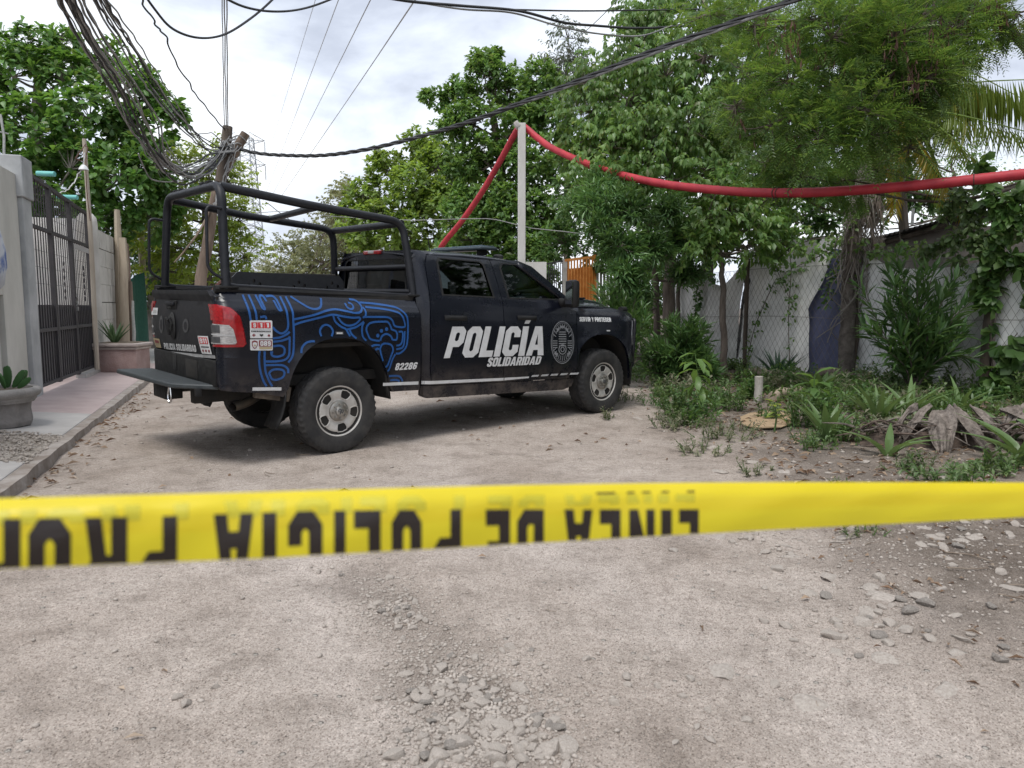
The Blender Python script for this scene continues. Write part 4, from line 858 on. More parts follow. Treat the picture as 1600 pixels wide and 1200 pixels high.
for px, py, s in ((1125, 1040, .11), (1360, 915, .055), (1365, 928, .09), (1350, 958, .10), (1300, 900, .07), (1380, 1035, .11), (1275, 1105, .12), (1520, 840, .07), (1480, 1085, .10), (1585, 920, .08), (1232, 870, .09), (290, 1100, .024), (276, 1091, .02), (56, 1135, .014), (500, 1026, .017), (1440, 930, .06), (1260, 925, .05), (590, 1092, .02), (1310, 1020, .05),
                  (1395, 690, .10), (1480, 745, .09), (1235, 735, .13), (1085, 716, .12), (1120, 735, .09), (1300, 740, .10), (1510, 735, .11), (1000, 655, .10), (1040, 640, .12), (1060, 625, .14), (1105, 700, .10), (1345, 722, .08), (1180, 722, .08), (1560, 660, .12), (1405, 640, .12), (1110, 588, .16), (1150, 600, .14), (1325, 640, .12), (1250, 640, .09)):
    stones.append((px, py, s))
stones = [q for q in stones if 0 < q[0] < 1600]
while len(stones) < 298: stones.append((random.uniform(40, 1590), random.uniform(890, 1190), random.uniform(.007, .013)))
for k, (px, py, s) in enumerate(sorted(stones, key=lambda q: -q[2]*(q[1]-479))[:298]):
    p = on(px, py); me = ROCKS[k % 6] if random.random() < .86 else ROCKG[k % 2]
    o = bpy.data.objects.new('stone', me); COL.objects.link(o); o.parent = GROUND
    big = s > .045
    if big: me = BOULD[k % 4]; o.data = me
    o.location = p+Vector((0, 0, s*(-.22 if s > .08 else -.1 if big else .12))); o.rotation_euler = (random.uniform(-.25, .25), random.uniform(-.25, .25), random.uniform(0, 6.28)); q = s*random.uniform(.85, 1.15)
    o.scale = (q*random.uniform(.9, 1.25), q*random.uniform(.8, 1.1), q*random.uniform(.7, 1.1)*(.75 if big else 1))
SMALL = [(on(px, py), s_) for px, py, s_ in sorted(stones, key=lambda q: -q[2]*(q[1]-479))[298:]]
# the uncounted rest: pebbles as one mass
def scatter_pebbles(P, S, name, m, label, parent=None, sub=1):
    base = [rock_mesh(100+k, sub, .6) for k in range(4)]; VV = []; FF = []; b = 0
    for j, me in enumerate(base):
        bv = np.zeros(len(me.vertices)*3); me.vertices.foreach_get('co', bv); bv = bv.reshape(-1, 3); bf = np.array([list(q.vertices) for q in me.polygons])
        sel = np.arange(j, len(P), 4); n = len(sel)
        if n == 0: continue
        a = RNG.uniform(0, 6.28, n); c, s = np.cos(a), np.sin(a); sc = S[sel][:, None]*RNG.uniform(.75, 1.25, (n, 3))
        v = bv[None]*sc[:, None, :]; x = v[..., 0]*c[:, None]-v[..., 1]*s[:, None]; y = v[..., 0]*s[:, None]+v[..., 1]*c[:, None]
        v = np.stack([x, y, v[..., 2]], -1)+P[sel][:, None, :]
        VV.append(v.reshape(-1, 3)); FF.append((bf[None]+(np.arange(n)*len(bv))[:, None, None]).reshape(-1, 3)+b); b += n*len(bv)
    o = np_mesh(name, np.concatenate(VV), np.concatenate(FF), m, parent, 'stuff', False)
    if label: o['label'] = label; o['category'] = name.replace('_', ' ')
    for me in base: bpy.data.meshes.remove(me)
    return o
def px_cloud(n, cx, cy_, sx, sy, smin, smax):
    o = []
    while len(o) < n:
        px, py = random.gauss(cx, sx), random.gauss(cy_, sy)
        if py < 560 or py > 1330 or px < -150 or px > 1750: continue
        q = G(px, py); o.append((q.x, q.y, random.uniform(smin, smax)))
    return o
pc = px_cloud(1900, 750, 1130, 72, 58, .003, .012)+px_cloud(420, 610, 945, 42, 22, .003, .009)+px_cloud(420, 670, 1030, 60, 45, .003, .008)+px_cloud(1500, 800, 1000, 300, 110, .002, .006)+px_cloud(2600, 1080, 960, 320, 120, .002, .006)+px_cloud(1300, 1420, 850, 150, 70, .004, .014)
for _ in range(3000):
    y = random.uniform(4.6, 14); x = random.uniform(-5, 7.5)
    if verge(x, y) > .25 or random.random() < .25: pc.append((x, y, random.choice((.006, .009, .012, .018, .025))*random.uniform(.7, 1.2)))
for _ in range(7000): y_ = 1.5+4.5*random.random()**1.3; pc.append((random.uniform(-.75, .75)*y_, y_, random.uniform(.0018, .005)))
pc += [(p_.x, p_.y, s_) for p_, s_ in SMALL]
for _ in range(1100):
    k = random.randrange(len(STRIP)-1); q = STRIP[k].lerp(STRIP[k+1], random.random()); pc.append((q.x+random.gauss(0, .15), q.y+random.gauss(0, .15), random.choice((.003, .004, .006, .008, .011))*random.uniform(.8, 1.25)))
pc = np.array(pc); PZ = relief(pc[:, 0], pc[:, 1])+pc[:, 2]*.25
scatter_pebbles(np.stack([pc[:, 0], pc[:, 1], PZ], -1), pc[:, 2], 'gravel', 'limestone', 'pale limestone gravel loose on the dirt road and verge')
dk = np.array([(random.uniform(-.75, .75)*y_, y_, random.uniform(.0018, .0048)) for y_ in [1.5+5.5*random.random()**1.4 for _ in range(2600)]]); scatter_pebbles(np.stack([dk[:, 0], dk[:, 1], relief(dk[:, 0], dk[:, 1])+dk[:, 2]*.25], -1), dk[:, 2], 'dark_grit', mat('grit_dark', (.10, .085, .072), (.19, .165, .145), 9, .95), 'dark grit and crumbs of soil loose on the dirt road')
# ---- dry litter: twigs and curled leaves on the ground
def leaf_arrays(P, D, N, L, Wd, wide=.55, droop=.15, fold=.06):
    n = len(P); D = D/np.linalg.norm(D, axis=1, keepdims=True); S = np.cross(D, N); S /= np.maximum(np.linalg.norm(S, axis=1, keepdims=True), 1e-6); N = np.cross(S, D)
    L = L[:, None]; Wd = Wd[:, None]; dr = (droop*np.ones(n))[:, None]
    mid = P+D*L*wide-N*dr*L*.3; tip = P+D*L*(1-.25*dr)-N*dr*L; up = N*(fold*L)
    V = np.stack([P, mid, tip, mid+S*Wd/2+up, mid-S*Wd/2+up], 1).reshape(-1, 3)
    k = (np.arange(n)*5)[:, None, None]; T = np.array([[0, 4, 1], [4, 2, 1], [1, 2, 3], [0, 1, 3]])[None]
    return V, (k+T).reshape(-1, 3)
def leaf8(P, D, N, L, Wd, droop=.2, fold=.06, w1=.75, w2=1.0, c1=.35, c2=.70):
    """broader leaf outline with a midrib"""
    n = len(P); D = D/np.linalg.norm(D, axis=1, keepdims=True); S = np.cross(D, N); S /= np.maximum(np.linalg.norm(S, axis=1, keepdims=True), 1e-6); N = np.cross(S, D)
    L = L[:, None]; Wd = Wd[:, None]; dr = (droop*np.ones(n))[:, None]; up = N*(fold*L)
    m1 = P+D*L*c1-N*dr*L*.12; m2 = P+D*L*c2-N*dr*L*.5; tip = P+D*L*(1-.2*dr)-N*dr*L
    V = np.stack([P, m1, m2, tip, m1+S*Wd*w1/2+up, m2+S*Wd*w2/2+up, m1-S*Wd*w1/2+up, m2-S*Wd*w2/2+up], 1).reshape(-1, 3)
    k = (np.arange(n)*8)[:, None, None]; T = np.array([[0, 1, 4], [1, 2, 5], [1, 5, 4], [2, 3, 5], [0, 6, 1], [6, 7, 1], [1, 7, 2], [7, 3, 2]])[None]
    return V, (k+T).reshape(-1, 3)
def unit(v): return v/np.maximum(np.linalg.norm(v, axis=-1, keepdims=True), 1e-9)
mat('dry_twig', (.13, .095, .07), (.30, .25, .20), 9, .9)
leaf_mat('dry_leaf', (.16, .10, .062), (.33, .25, .18), (.42, .35, .28), trans=.1, rough=.8, spec=.2)
b = MB()
for k in range(900):
    for _ in range(20):
        x, y = random.uniform(-5.5, 7.5), random.uniform(1.7, 13.5)
        if random.random() < .03+.9*verge(x, y)+(.6 if abs(x-kerb_x(y)-.18) < .18 else 0): break
    L = random.uniform(.03, .16)*(1.6 if verge(x, y) > .5 else 1); a = random.uniform(0, 6.28); z = gz(x, y)+.006
    p = Vector((x, y, z)); d = Vector((math.cos(a), math.sin(a), random.uniform(0, .12)))*L; e = Vector((-d.y, d.x, 0))*random.uniform(-.2, .2)
    b.tube([p, p+d*.5+e, p+d], random.uniform(.0016, .004), 4, cap=False)
o = b.build('twig_litter', 'dry_twig', None, smooth=0, kind='stuff', fix=False); o['label'] = 'thin dry twigs littering the dirt road and verge'; o['category'] = 'twigs'
n = 0; PP = []
while n < 5600:
    x, y = random.uniform(-6, 8), random.uniform(1.8, 14.5)
    if random.random() < .012+.55*verge(x, y)+(.35 if -.02 < x-kerb_x(y) < .34 else 0): PP.append((x, y)); n += 1
PP = np.array(PP); P = np.stack([PP[:, 0], PP[:, 1], relief(PP[:, 0], PP[:, 1])+.008], -1); n = len(P); a = RNG.uniform(0, 6.28, n)
D = np.stack([np.cos(a), np.sin(a), RNG.uniform(-.05, .45, n)], -1); Nn = unit(np.stack([RNG.normal(0, .5, n), RNG.normal(0, .5, n), np.ones(n)], -1))
V, Fc = leaf_arrays(P, D, Nn, RNG.uniform(.03, .13, n)*np.where(PP[:, 1] < 5, .6, 1), RNG.uniform(.012, .045, n)*np.where(PP[:, 1] < 5, .6, 1), droop=.25, fold=.16)
o = np_mesh('leaf_litter', V, Fc, 'dry_leaf', None, 'stuff'); o['label'] = 'brown dry leaves scattered along the kerb and the verge'; o['category'] = 'leaf litter'
# ---- pavement with its kerb, in slabs
mat('pink_concrete', (.40, .315, .305), (.47, .385, .37), 3, .9, bump=.15, bscale=60, bdist=.004)
mat('grey_concrete', (.38, .36, .345), (.47, .45, .43), 2.5, .9, bump=.2, bscale=50, bdist=.004)
mat('kerb_concrete', (.24, .20, .17), (.40, .36, .33), 5, .95, bump=.6, bscale=25)
def along(y, off=0, z=0): return Vector((kerb_x(y)+off, y, z))
SWZ = .085
def slab(name, y0, y1, o0, o1, z0, z1, m, bev=.012):
    b = MB(); b.add([along(y0, o0, z0), along(y0, o1, z0), along(y1, o1, z0), along(y1, o0, z0), along(y0, o0, z1+.10), along(y0, o1, z1), along(y1, o1, z1), along(y1, o0, z1+.10)], [(3,2,1,0),(4,5,6,7),(0,1,5,4),(1,2,6,5),(2,3,7,6),(3,0,4,7)])
    o = b.build(name, m, PAVE, smooth=0); md = o.modifiers.new('b', 'BEVEL'); md.width = bev; md.segments = 2; return o
b = MB()
ny_ = 150
for i, y in enumerate(np.linspace(-1, 32, ny_)):
    j = .02*math.sin(i*1.7)+random.uniform(-.012, .012)
    if i == 0: ring = []
    ring.append([along(y, .0+j, -.06), along(y, -.015+j*.5, SWZ-.012+random.uniform(-.008, .004)), along(y, -.13, SWZ-.008), along(y, -.13, -.1)])
V = [q for r in ring for q in r]; b.add(V, [(4*i+k, 4*i+k+1, 4*i+k+5, 4*i+k+4) for i in range(ny_-1) for k in range(3)])
PAVE = b.build('pavement', 'kerb_concrete', None, kind='structure', smooth=0)
for y0, y1, m in ((-1, 3.4, 'grey_concrete'), (3.41, 6.28, 'grey_concrete'), (7.62, 9.15, 'grey_concrete'), (9.16, 11.6, 'pink_concrete'), (11.61, 14.2, 'pink_concrete'), (14.21, 17.4, 'pink_concrete'), (17.41, 24, 'grey_concrete')):
    slab('paving_slab', y0, y1, -3.0, -.132, -.1, SWZ+random.uniform(-.003, .003), m)
# gravel bed between two slabs
b = MB(); b.grid(lambda u, v: along(6.29+1.32*u, -3.0+2.866*v, .05+.07*(1-v)+.05*math.sin(math.pi*v)*(1-.3*u)+.02*float(vnoise(u*7, v*9, 3))), 16, 20)
b.build('gravel_base', mat('bed_soil', (.30, .26, .22), (.42, .38, .34), 8, .95), PAVE)
gp_ = [];
for _ in range(2600):
    y = random.uniform(6.2, 7.68); o_ = random.uniform(-2.7, -.10); q = along(y, o_); s_ = random.choice((.010, .014, .018, .024))*random.uniform(.8, 1.2)
    gp_.append((q.x, q.y, .065-.07*o_/2.87*1.0+.05*math.sin(math.pi*(o_+3)/2.87)+random.uniform(0, .02), s_))
gp_ = np.array(gp_); o = scatter_pebbles(gp_[:, :3], gp_[:, 3], 'gravel_bed', 'limestone', 'strip of pale gravel in front of the round stone planter')
# ---- street wall, gate and its pillars
WS = -.345
def wx(y): return -7.18+WS*(y-11.6)
WD = Vector((WS, 1, 0)).normalized(); WN = Vector((1, -WS, 0)).normalized()      # along the wall (away), out to the road
def wp(y, out=0, z=0): return Vector((wx(y), y, z))+WN*out
def wbox(b, y0, y1, o0, o1, z0, z1):
    P = [(y0, o0), (y0, o1), (y1, o1), (y1, o0)]
    return b.add([wp(y, o, z0) for y, o in P]+[wp(y, o, z1) for y, o in P], [(3,2,1,0),(4,5,6,7),(0,1,5,4),(1,2,6,5),(2,3,7,6),(3,0,4,7)])
mat('cream_plaster', (.46, .45, .41), (.62, .605, .56), 2.2, .93, bump=.2, bscale=25, bdist=.006, stretch=(1, 1, .5), rmp=(.3, .7))
mat('grey_plaster', (.33, .34, .345), (.46, .47, .475), 2.6, .9, bump=.2, bscale=30, bdist=.005)
mat('white_block', (.46, .445, .41), (.58, .565, .53), 2.0, .93, bump=.35, bscale=18, bdist=.008)
mat('gate_iron', (.030, .028, .032), (.055, .050, .052), 7, .6, rough2=.75); mat('gate_sheet', (.060, .056, .062), (.085, .08, .084), 4, .65, stretch=(1, 1, .2))
b = MB(); wbox(b, 3.2, 9.36, -.22, 0, 0, 3.20); wbox(b, 9.60, 10.45, -.22, 0, 0, 3.20); wbox(b, 9.36, 9.60, -.22, -.002, 1.55, 3.20)
sw = b.build('street_wall', 'cream_plaster', None, smooth=0); tag(sw, 'cream plastered street wall with a narrow dark slot beside the grey gate pillar', 'wall')
b = MB(); wbox(b, 9.38, 9.58, -.16, -.10, .15, 1.53); b.build('slot_shutter', 'gate_sheet', sw, smooth=0)
b = MB(); wbox(b, 10.47, 10.88, -.30, .06, 0, 2.90); pl = b.build('gate_pillar', 'grey_plaster', None, smooth=0)
md = pl.modifiers.new('b', 'BEVEL'); md.width = .012; md.segments = 2
tag(pl, 'tall grey plastered gate pillar with a thicker head and bare rods on top', 'pillar')
b = MB(); wbox(b, 10.43, 10.91, -.75, .09, 2.902, 3.46); hd_ = b.build('pillar_head', 'grey_plaster', pl, smooth=0); md = hd_.modifiers.new('b', 'BEVEL'); md.width = .015; md.segments = 2
mat('rusty_bar', (.16, .10, .07), (.26, .19, .14), 20, .85); mat('pale_bar', (.30, .31, .30), (.42, .42, .40), 20, .7)
for y, o in ((10.56, -.42), (10.72, -.20), (10.80, -.52)):
    b = MB(); b.tube([wp(y, o, 3.4), wp(y+.01, o+.02, 3.75), wp(y+.03, o-.01, 4.05 if o > -.4 else 3.9)], .016, 6); b.build('rebar', 'pale_bar', pl)
b = MB(); b.tube([wp(10.54, -.46, 3.82), wp(10.78, -.14, 3.80)], .011, 5); b.build('rebar_tie', 'pale_bar', pl)
# gate: frame members, bars one by one, sheet panels below
GY0, GY1 = 10.92, 14.86; GB, GT = .19, 3.33; GTr = 3.22
def gtop(y): return GT+(GTr-GT)*(y-GY0)/(GY1-GY0)
gate = empty('iron_gate', wp((GY0+GY1)/2, 0, .15)); tag(gate, 'dark iron double gate with thin bars and solid lower panels under a top rail', 'gate')
gm_ = Matrix.Translation(gate.location).inverted()
def gl_(b): return b.xf(lambda q: gm_ @ q)
def gbox(name, y0, y1, o0, o1, z0, z1, m='gate_iron', par=None):
    b = MB(); wbox(b, y0, y1, o0, o1, z0, z1); return gl_(b).build(name, m, par or gate, smooth=0)
LV = [(GY0, 12.06), (12.10, 13.38), (13.42, GY1)]
for (a, c) in LV:
    for y in (a+.02, c-.02): gbox('stile', y-.028, y+.028, -.035, .03, GB, gtop(y))
    for z, h in ((GB+.02, .05), (1.02, .055), (2.55, .05)): gbox('cross_rail', a+.05, c-.05, -.025, .028, z, z+h)
    b = MB(); b.add([wp(a, -.028, gtop(a)-.05), wp(c, -.028, gtop(c)-.05), wp(c, -.028, gtop(c)+.002), wp(a, -.028, gtop(a)+.002), wp(a, .032, gtop(a)-.05), wp(c, .032, gtop(c)-.05), wp(c, .032, gtop(c)+.002), wp(a, .032, gtop(a)+.002)], [(3,2,1,0),(4,5,6,7),(0,1,5,4),(1,2,6,5),(2,3,7,6),(3,0,4,7)]); gl_(b).build('top_rail', 'gate_iron', gate, smooth=0)
    gbox('sheet_panel', a+.05, c-.05, -.016, -.008, GB+.05, 1.43, 'gate_sheet')
    nb = int(round((c-a)/.135))
    for k in range(1, nb):
        y = a+(c-a)*k/nb; gbox('bar', y-.007, y+.007, -.006, .008, GB+.07, gtop(y)-.02)
    for z in (1.75, 2.0, 2.25, 2.8, 3.0): gbox('mesh_wire', a+.05, c-.05, -.045, -.041, z, z+.005)
for yc in (12.72, 14.2):                               # forged scrolls half way up
    for k in range(6):
        z = 1.49+.115*k; b = MB(); s_ = 1 if k % 2 else -1
        b.tube([wp(yc+s_*.035*math.cos(t)*(1-t/11), .018, z+.05+.05*math.sin(t)*(1-t/11)) for t in np.linspace(0, 7.5, 16)], .009, 5); gl_(b).build('scroll', 'gate_iron', gate)
b = MB()
for k in range(7):
    c0 = wp(13.40+.012*math.sin(k*2), .04, 1.52+.028*(k-3)); b.tube([c0+WD*(.035*math.cos(t))+Vector((0, 0, .022*math.sin(t)))+WN*(.012*math.sin(t+k)) for t in np.linspace(0, 2*math.pi, 9)], .007, 5, cap=False)
gl_(b).build('chain', mat('galvanised', (.36, .36, .35), (.22, .22, .22), 30, .45, metal=.7), gate)
gbox('padlock', 13.38, 13.43, .03, .06, 1.33, 1.40, 'galvanised'); gbox('letter_plate', 13.50, GY1-.12, .014, .024, 2.43, 2.52, mat('pale_tin', (.42, .41, .41), rough=.6))
gbox('threshold', 13.42, GY1, -.05, .12, .10, .185, 'grey_concrete')
# house front seen through the bars, with its roof edge and two drain pipes
b = MB(); wbox(b, 16.2, 20.0, -7.5, -.45, 0, 3.25); hs_ = b.build('house_front', mat('house_white', (.62, .61, .58), (.72, .71, .69), 2, .9), None, smooth=0); tag(hs_, 'pale house front standing in the yard behind the iron gate', 'house')
b = MB(); wbox(b, 11.3, 15.9, -3.05, -1.3, 3.30, 3.46); b.build('roof', mat('roof_grey', (.10, .085, .08), (.17, .15, .14), 3, .9), hs_, smooth=0)
mat('aqua_pipe', (.12, .42, .40), (.17, .50, .47), 4, .45)
for px0, px1, py, d in ((66, 85.5, 271.5, 13.0), (98, 121, 308, 14.6)):
    b = MB(); b.tube([W(px0-8, py-.5, d), W(px1, py+.5, d)], .045, 10); o = b.build('drain_pipe', 'aqua_pipe', hs_)
# the rounded pillar, pierced block wall and the leaning lamp pole
b = MB(); b.lathe([(.19, .0), (.19, 3.05), (.175, 3.16), (.11, 3.24), (0, 3.26)], wp(15.12, -.06, 0), 'z', 20); rp = b.build('round_pillar', 'white_block', None); tag(rp, 'off white round topped pillar at the far end of the iron gate', 'pillar')
bw_ = MB(); Y0, Y1 = 15.32, 17.7
wbox(bw_, Y0, Y1, -.16, -.06, 0, 3.0); bwall = bw_.build('block_wall', mat('slot_dark', (.05, .047, .045), rough=.9), None, smooth=0); tag(bwall, 'pale block wall pierced by narrow upright slots beyond the round pillar', 'wall')
rows = 8; cols = 6; bh = 3.0/rows
for r in range(rows):
    for c in range(cols+(r % 2)):
        a = Y0+(Y1-Y0)/cols*(c-(.5 if r % 2 else 0)); e = a+(Y1-Y0)/cols; a, e = max(a, Y0), min(e, Y1)
        if e-a < .05: continue
        g = .022 if (c+r) % 3 == 0 else .004
        b = MB(); wbox(b, a+.003, e-g, -.07, -.002+random.uniform(-.006, .006), bh*r+.003, bh*(r+1)-.003-(.012 if r % 3 == 0 else 0)); b.build('block', 'white_block', bwall, smooth=0)
mat('pole_wood', (.36, .31, .25), (.48, .43, .36), 6, .85, stretch=(1, 1, .15))
b = MB(); b.tube([W(131.5, 217, 13.6), W(137, 300, 13.7), W(143, 390, 13.8), W(151, 560, 14.0), W(152, 577, 14.05)], [.035, .038, .042, .045, .045], 8); lp_ = b.build('lamp_pole', 'pole_wood', None); tag(lp_, 'thin leaning wooden pole carrying a small white lamp shade and curled wire', 'pole')
b = MB(); c_ = W(130.5, 262, 13.5); b.lathe([(.0, .05), (.03, .05), (.07, .0), (.085, -.04), (.08, -.04), (.06, 0)], c_, 'z', 14); b.build('lamp_shade', 'decal_white', lp_)
b = MB(); b.tube([q+Vector((random.uniform(-.012, .012), 0, random.uniform(-.02, .02))) for q in cat([W(132, 238, 13.5), W(129, 262, 13.5), W(120, 276, 13.5), W(112, 290, 13.4), W(95, 301, 13.3), W(80, 303, 13.2)], 6)], .010, 5); b.build('lamp_wire', 'decal_white', lp_)
b = MB(); b.tube(cat([W(133, 228, 13.5), W(137, 232, 13.5), W(134, 250, 13.5), W(136, 300, 13.6), W(141, 345, 13.7)], 5), .007, 5); b.tube(cat([W(134, 225, 13.5), W(122, 242, 13.4), W(118, 248, 13.4), W(131, 252, 13.5)], 5), .008, 5); b.build('tie_rope', 'strap_brown', lp_)
# a bundle hanging at the edge of the street wall
b = MB(); bx = W(-16, 402, 9.3)
b.lathe([(.02, .62), (.06, .52), (.11, .36), (.15, .1), (.16, -.12), (.12, -.34), (.05, -.42), (0, -.43)], bx, 'z', 26, rfun=lambda i, k, r: r*(1+.16*math.sin(i*2.1+k*.6)))
m_ = mat('bag_cloth', (.10, .16, .38), (.58, .60, .64), 7, .7, rmp=(.40, .52), stretch=(1, 1, .35)); o = b.build('hanging_bag', 'bag_cloth', None, smooth=80); tag(o, 'blue and white cloth bag hanging on the cream street wall', 'bag')
b = MB(); b.tube([bx+Vector((0, 0, .6)), bx+Vector((-.05, .05, .85))], .01, 5); b.build('strap', 'bag_cloth', o)
# ---- planters
mat('planter_pink', (.31, .21, .195), (.41, .30, .28), 4, .92, bump=.5, bscale=30); mat('planter_rim', (.40, .345, .315), (.48, .42, .39), 6, .9, bump=.3, bscale=40)
mat('planter_stone', (.16, .15, .143), (.26, .24, .228), 5, .92, bump=.7, bscale=22); mat('potting_soil', (.10, .075, .055), (.2, .16, .12), 12, .95)
pp0 = Vector((-7.85, 15.05, SWZ+.03)); pr = Euler((0, 0, R_(4))); pt = empty('rectangular_planter', pp0, pr); tag(pt, 'pink rectangular masonry planter with moulded rim holding spiky agave', 'planter')
MB().box((0, 0, .22), (.80, .66, .44), bev=.01).build('planter_box', 'planter_pink', pt)
b = MB(); b.box((0, 0, .465), (.86, .72, .05), bev=.018); b.box((0, 0, .53), (.92, .78, .07), bev=.025); b.build('planter_rim', 'planter_rim', pt); b = MB(); b.box((0, 0, .572), (.70, .62, .012)); b.build('soil', 'potting_soil', pt)
rp0 = Vector((-5.62, 8.05, SWZ+.03)); rpn = empty('round_planter', rp0); rpn.scale = (.93, .93, .93); tag(rpn, 'grey round stone planter with thick rolled rim holding paddle cactus', 'planter')
b = MB(); b.lathe([(0, 0), (.37, 0), (.385, .05), (.37, .17), (.38, .25), (.385, .28)], n=10, a0=.2); b.build('bowl', 'planter_stone', rpn, smooth=20)
b = MB(); b.lathe([(.38, .27), (.405, .275), (.41, .30), (.425, .305), (.43, .33), (.455, .345), (.475, .375), (.475, .41), (.455, .435), (.42, .445), (.39, .435), (.38, .40)], n=40); b.build('rim', mat('rim_stone', (.22, .21, .20), (.33, .31, .295), 5, .9, bump=.3, bscale=40), rpn); b = MB(); b.lathe([(0, .41), (.2, .415), (.385, .40)], n=20); b.build('soil', 'potting_soil', rpn)
leaf_mat('cactus_green', (.035, .10, .03), (.06, .15, .045), trans=.05, rough=.5); leaf_mat('agave_green', (.06, .12, .05), (.11, .18, .085), (.25, .27, .12), trans=.1, rough=.5)
def pad(b, p, d, L, wd, th=.025):
    d = Vector(d).normalized(); s_ = d.cross(Vector((random.uniform(-.4, .4), 1, .1))).normalized(); n_ = s_.cross(d)
    V = []; m_ = 12
    for sd in (-1, 1):
        for k in range(m_): t = 2*math.pi*k/m_; V.append(p+d*(L*(.5-.5*math.cos(t)))+s_*(wd/2*math.sin(t)*(.8+.25*(.5-.5*math.cos(t))))+n_*(sd*th*.35))
    V.append(p+d*L*.55+n_*th); V.append(p+d*L*.55-n_*th)
    Fc = [(k, (k+1) % m_, m_+(k+1) % m_, m_+k) for k in range(m_)]+[(m_+k, m_+(k+1) % m_, 2*m_) for k in range(m_)]+[((k+1) % m_, k, 2*m_+1) for k in range(m_)]
    b.add(V, Fc)
cac = empty('paddle_cactus', rp0+Vector((.16, 0, .41))); tag(cac, 'green paddle cactus growing in the round stone planter', 'cactus')
for x, y, t, L in ((-.10, -.02, (-.5, 0, 1), .24), (.0, .0, (.1, -.1, 1), .27), (.06, .0, (.7, 0, 1), .26), (.10, .05, (.35, .2, 1), .22), (-.05, .08, (-.2, .1, 1), .25), (.14, -.03, (1.0, -.1, .75), .21), (-.18, .03, (-.9, .1, .9), .22), (.03, -.08, (-.15, -.3, 1), .2), (-.28, .0, (-.5, 0, 1), .25)):
    b = MB(); pad(b, Vector((x*.9, y, 0)), t, L*.92, L*.33); b.build('pad', 'cactus_green', cac, smooth=60)
def blade(b, p, d, L, wd, th=.015, curl=.25, n=6, up=Vector((0, 0, 1))):
    """thick pointed strap leaf"""
    d = Vector(d).normalized(); s_ = d.cross(up)
    s_ = s_.normalized() if s_.length > .05 else Vector((1, 0, 0)); nn = s_.cross(d); V = []
    for i in range(n+1):
        t = i/n; w_ = wd*(min(1, .55+1.6*t) if t < .3 else max(.03, 1-((t-.3)/.7)**1.6)); c = p+d*L*t-nn*(-curl*L*t*t)*-1
        V += [c-s_*w_/2+nn*(w_*.22), c-nn*th*(1-t), c+s_*w_/2+nn*(w_*.22)]
    Fc = []
    for i in range(n): a = 3*i; Fc += [(a, a+1, a+4, a+3), (a+1, a+2, a+5, a+4)]
    b.add(V, Fc)
def agave(name, loc, label, n, L, wd, m, spread=.8, cat_='agave', group=None, leafname='leaf', curl=.12):
    o = empty(name, loc); tag(o, label, cat_, group)
    for k in range(n):
        a = k*2.4+random.uniform(-.2, .2); e = .25+.75*(k/n)**.8; sp = spread*(1-.75*k/n)+.1
        b = MB(); blade(b, Vector((.03*math.cos(a), .03*math.sin(a), 0)), (math.cos(a)*sp, math.sin(a)*sp, 1), L*random.uniform(.75, 1.1), wd, curl=curl); b.build(leafname, m, o, smooth=60, fix=False)
    return o
agave('agave', pp0+Vector((-.12, -.05, .56)), 'spiky green agave growing in the pink rectangular planter', 16, .52, .065, 'agave_green', .7)
# ---- upright logs, shade net and rubble wall beyond the block wall
mat('log_pale', (.33, .27, .20), (.46, .39, .30), 5, .9, stretch=(1, 1, .15), bump=.4, bscale=20); mat('log_dark', (.13, .09, .07), (.24, .18, .14), 6, .92, stretch=(1, 1, .2), bump=.5, bscale=20)
for px, top, bot, d, r, m, lb in ((184, 328, 568, 17.4, .085, 'log_pale', 'tallest pale log in the row of upright logs by the block wall'), (193, 372, 572, 17.1, .10, 'log_pale', 'thick pale upright log between the tallest log and the dark log'), (199.5, 381, 560, 17.6, .065, 'log_dark', 'dark reddish upright log beside the thick pale log'), (205.5, 440, 560, 17.3, .05, 'log_dark', 'short dark upright log in front of the green net'), (208, 470, 552, 17.0, .035, 'pale_bar', 'thin pale stake standing against the green net'), (222, 361, 520, 21, .09, 'log_pale', 'pale upright log standing behind the green net')):
    p0, p1 = W(px+2, bot, d), W(px-1, top, d); b = MB(); q = [p0.lerp(p1, t)+Vector((random.uniform(-.02, .02), 0, 0)) for t in np.linspace(0, 1, 6)]
    q[0].z = min(q[0].z, .1); b.tube(q, [r*1.1, r, r*1.04, r*.93, r*.95, r*.75], 9, wob=.13); tag(b.build('upright_log', m), lb, 'log', 'upright logs beyond the block wall')
mat('net_green', (.020, .085, .062), (.03, .12, .085), 40, .85, stretch=(1, 1, .3))
p0, p1 = W(206, 521, 18.6), W(229, 509, 19.6); z0, z1 = .12, 2.0
b = MB(); b.grid(lambda u, v: p0.lerp(p1, u)*1+Vector((.05*math.sin(u*9), .05*math.sin(u*7+v*3), z0-p0.lerp(p1, u).z+(1.95+.25*u)*v)), 14, 8); o = b.build('shade_net', 'net_green', None); tag(o, 'dark green shade net stretched between the upright logs', 'net')
md = o.modifiers.new('s', 'SOLIDIFY'); md.thickness = .006
mat('rubble', (.14, .12, .11), (.27, .24, .22), 3, .95, bump=.8, bscale=9); a_ = W(228, 520, 23); c_ = W(275, 520, 25)
b = MB(); b.grid(lambda u, v: a_.lerp(c_, u)+Vector((0, .25*float(vnoise(u*9, v*7, 4)), -a_.lerp(c_, u).z+(2.75-.3*u+.3*float(vnoise(u*8, 0, 8)))*v)), 14, 10); o = b.build('rubble_wall', 'rubble', None, smooth=25); md = o.modifiers.new('s', 'SOLIDIFY'); md.thickness = .4; tag(o, 'grey brown rubble stone wall behind the green shade net', 'wall')
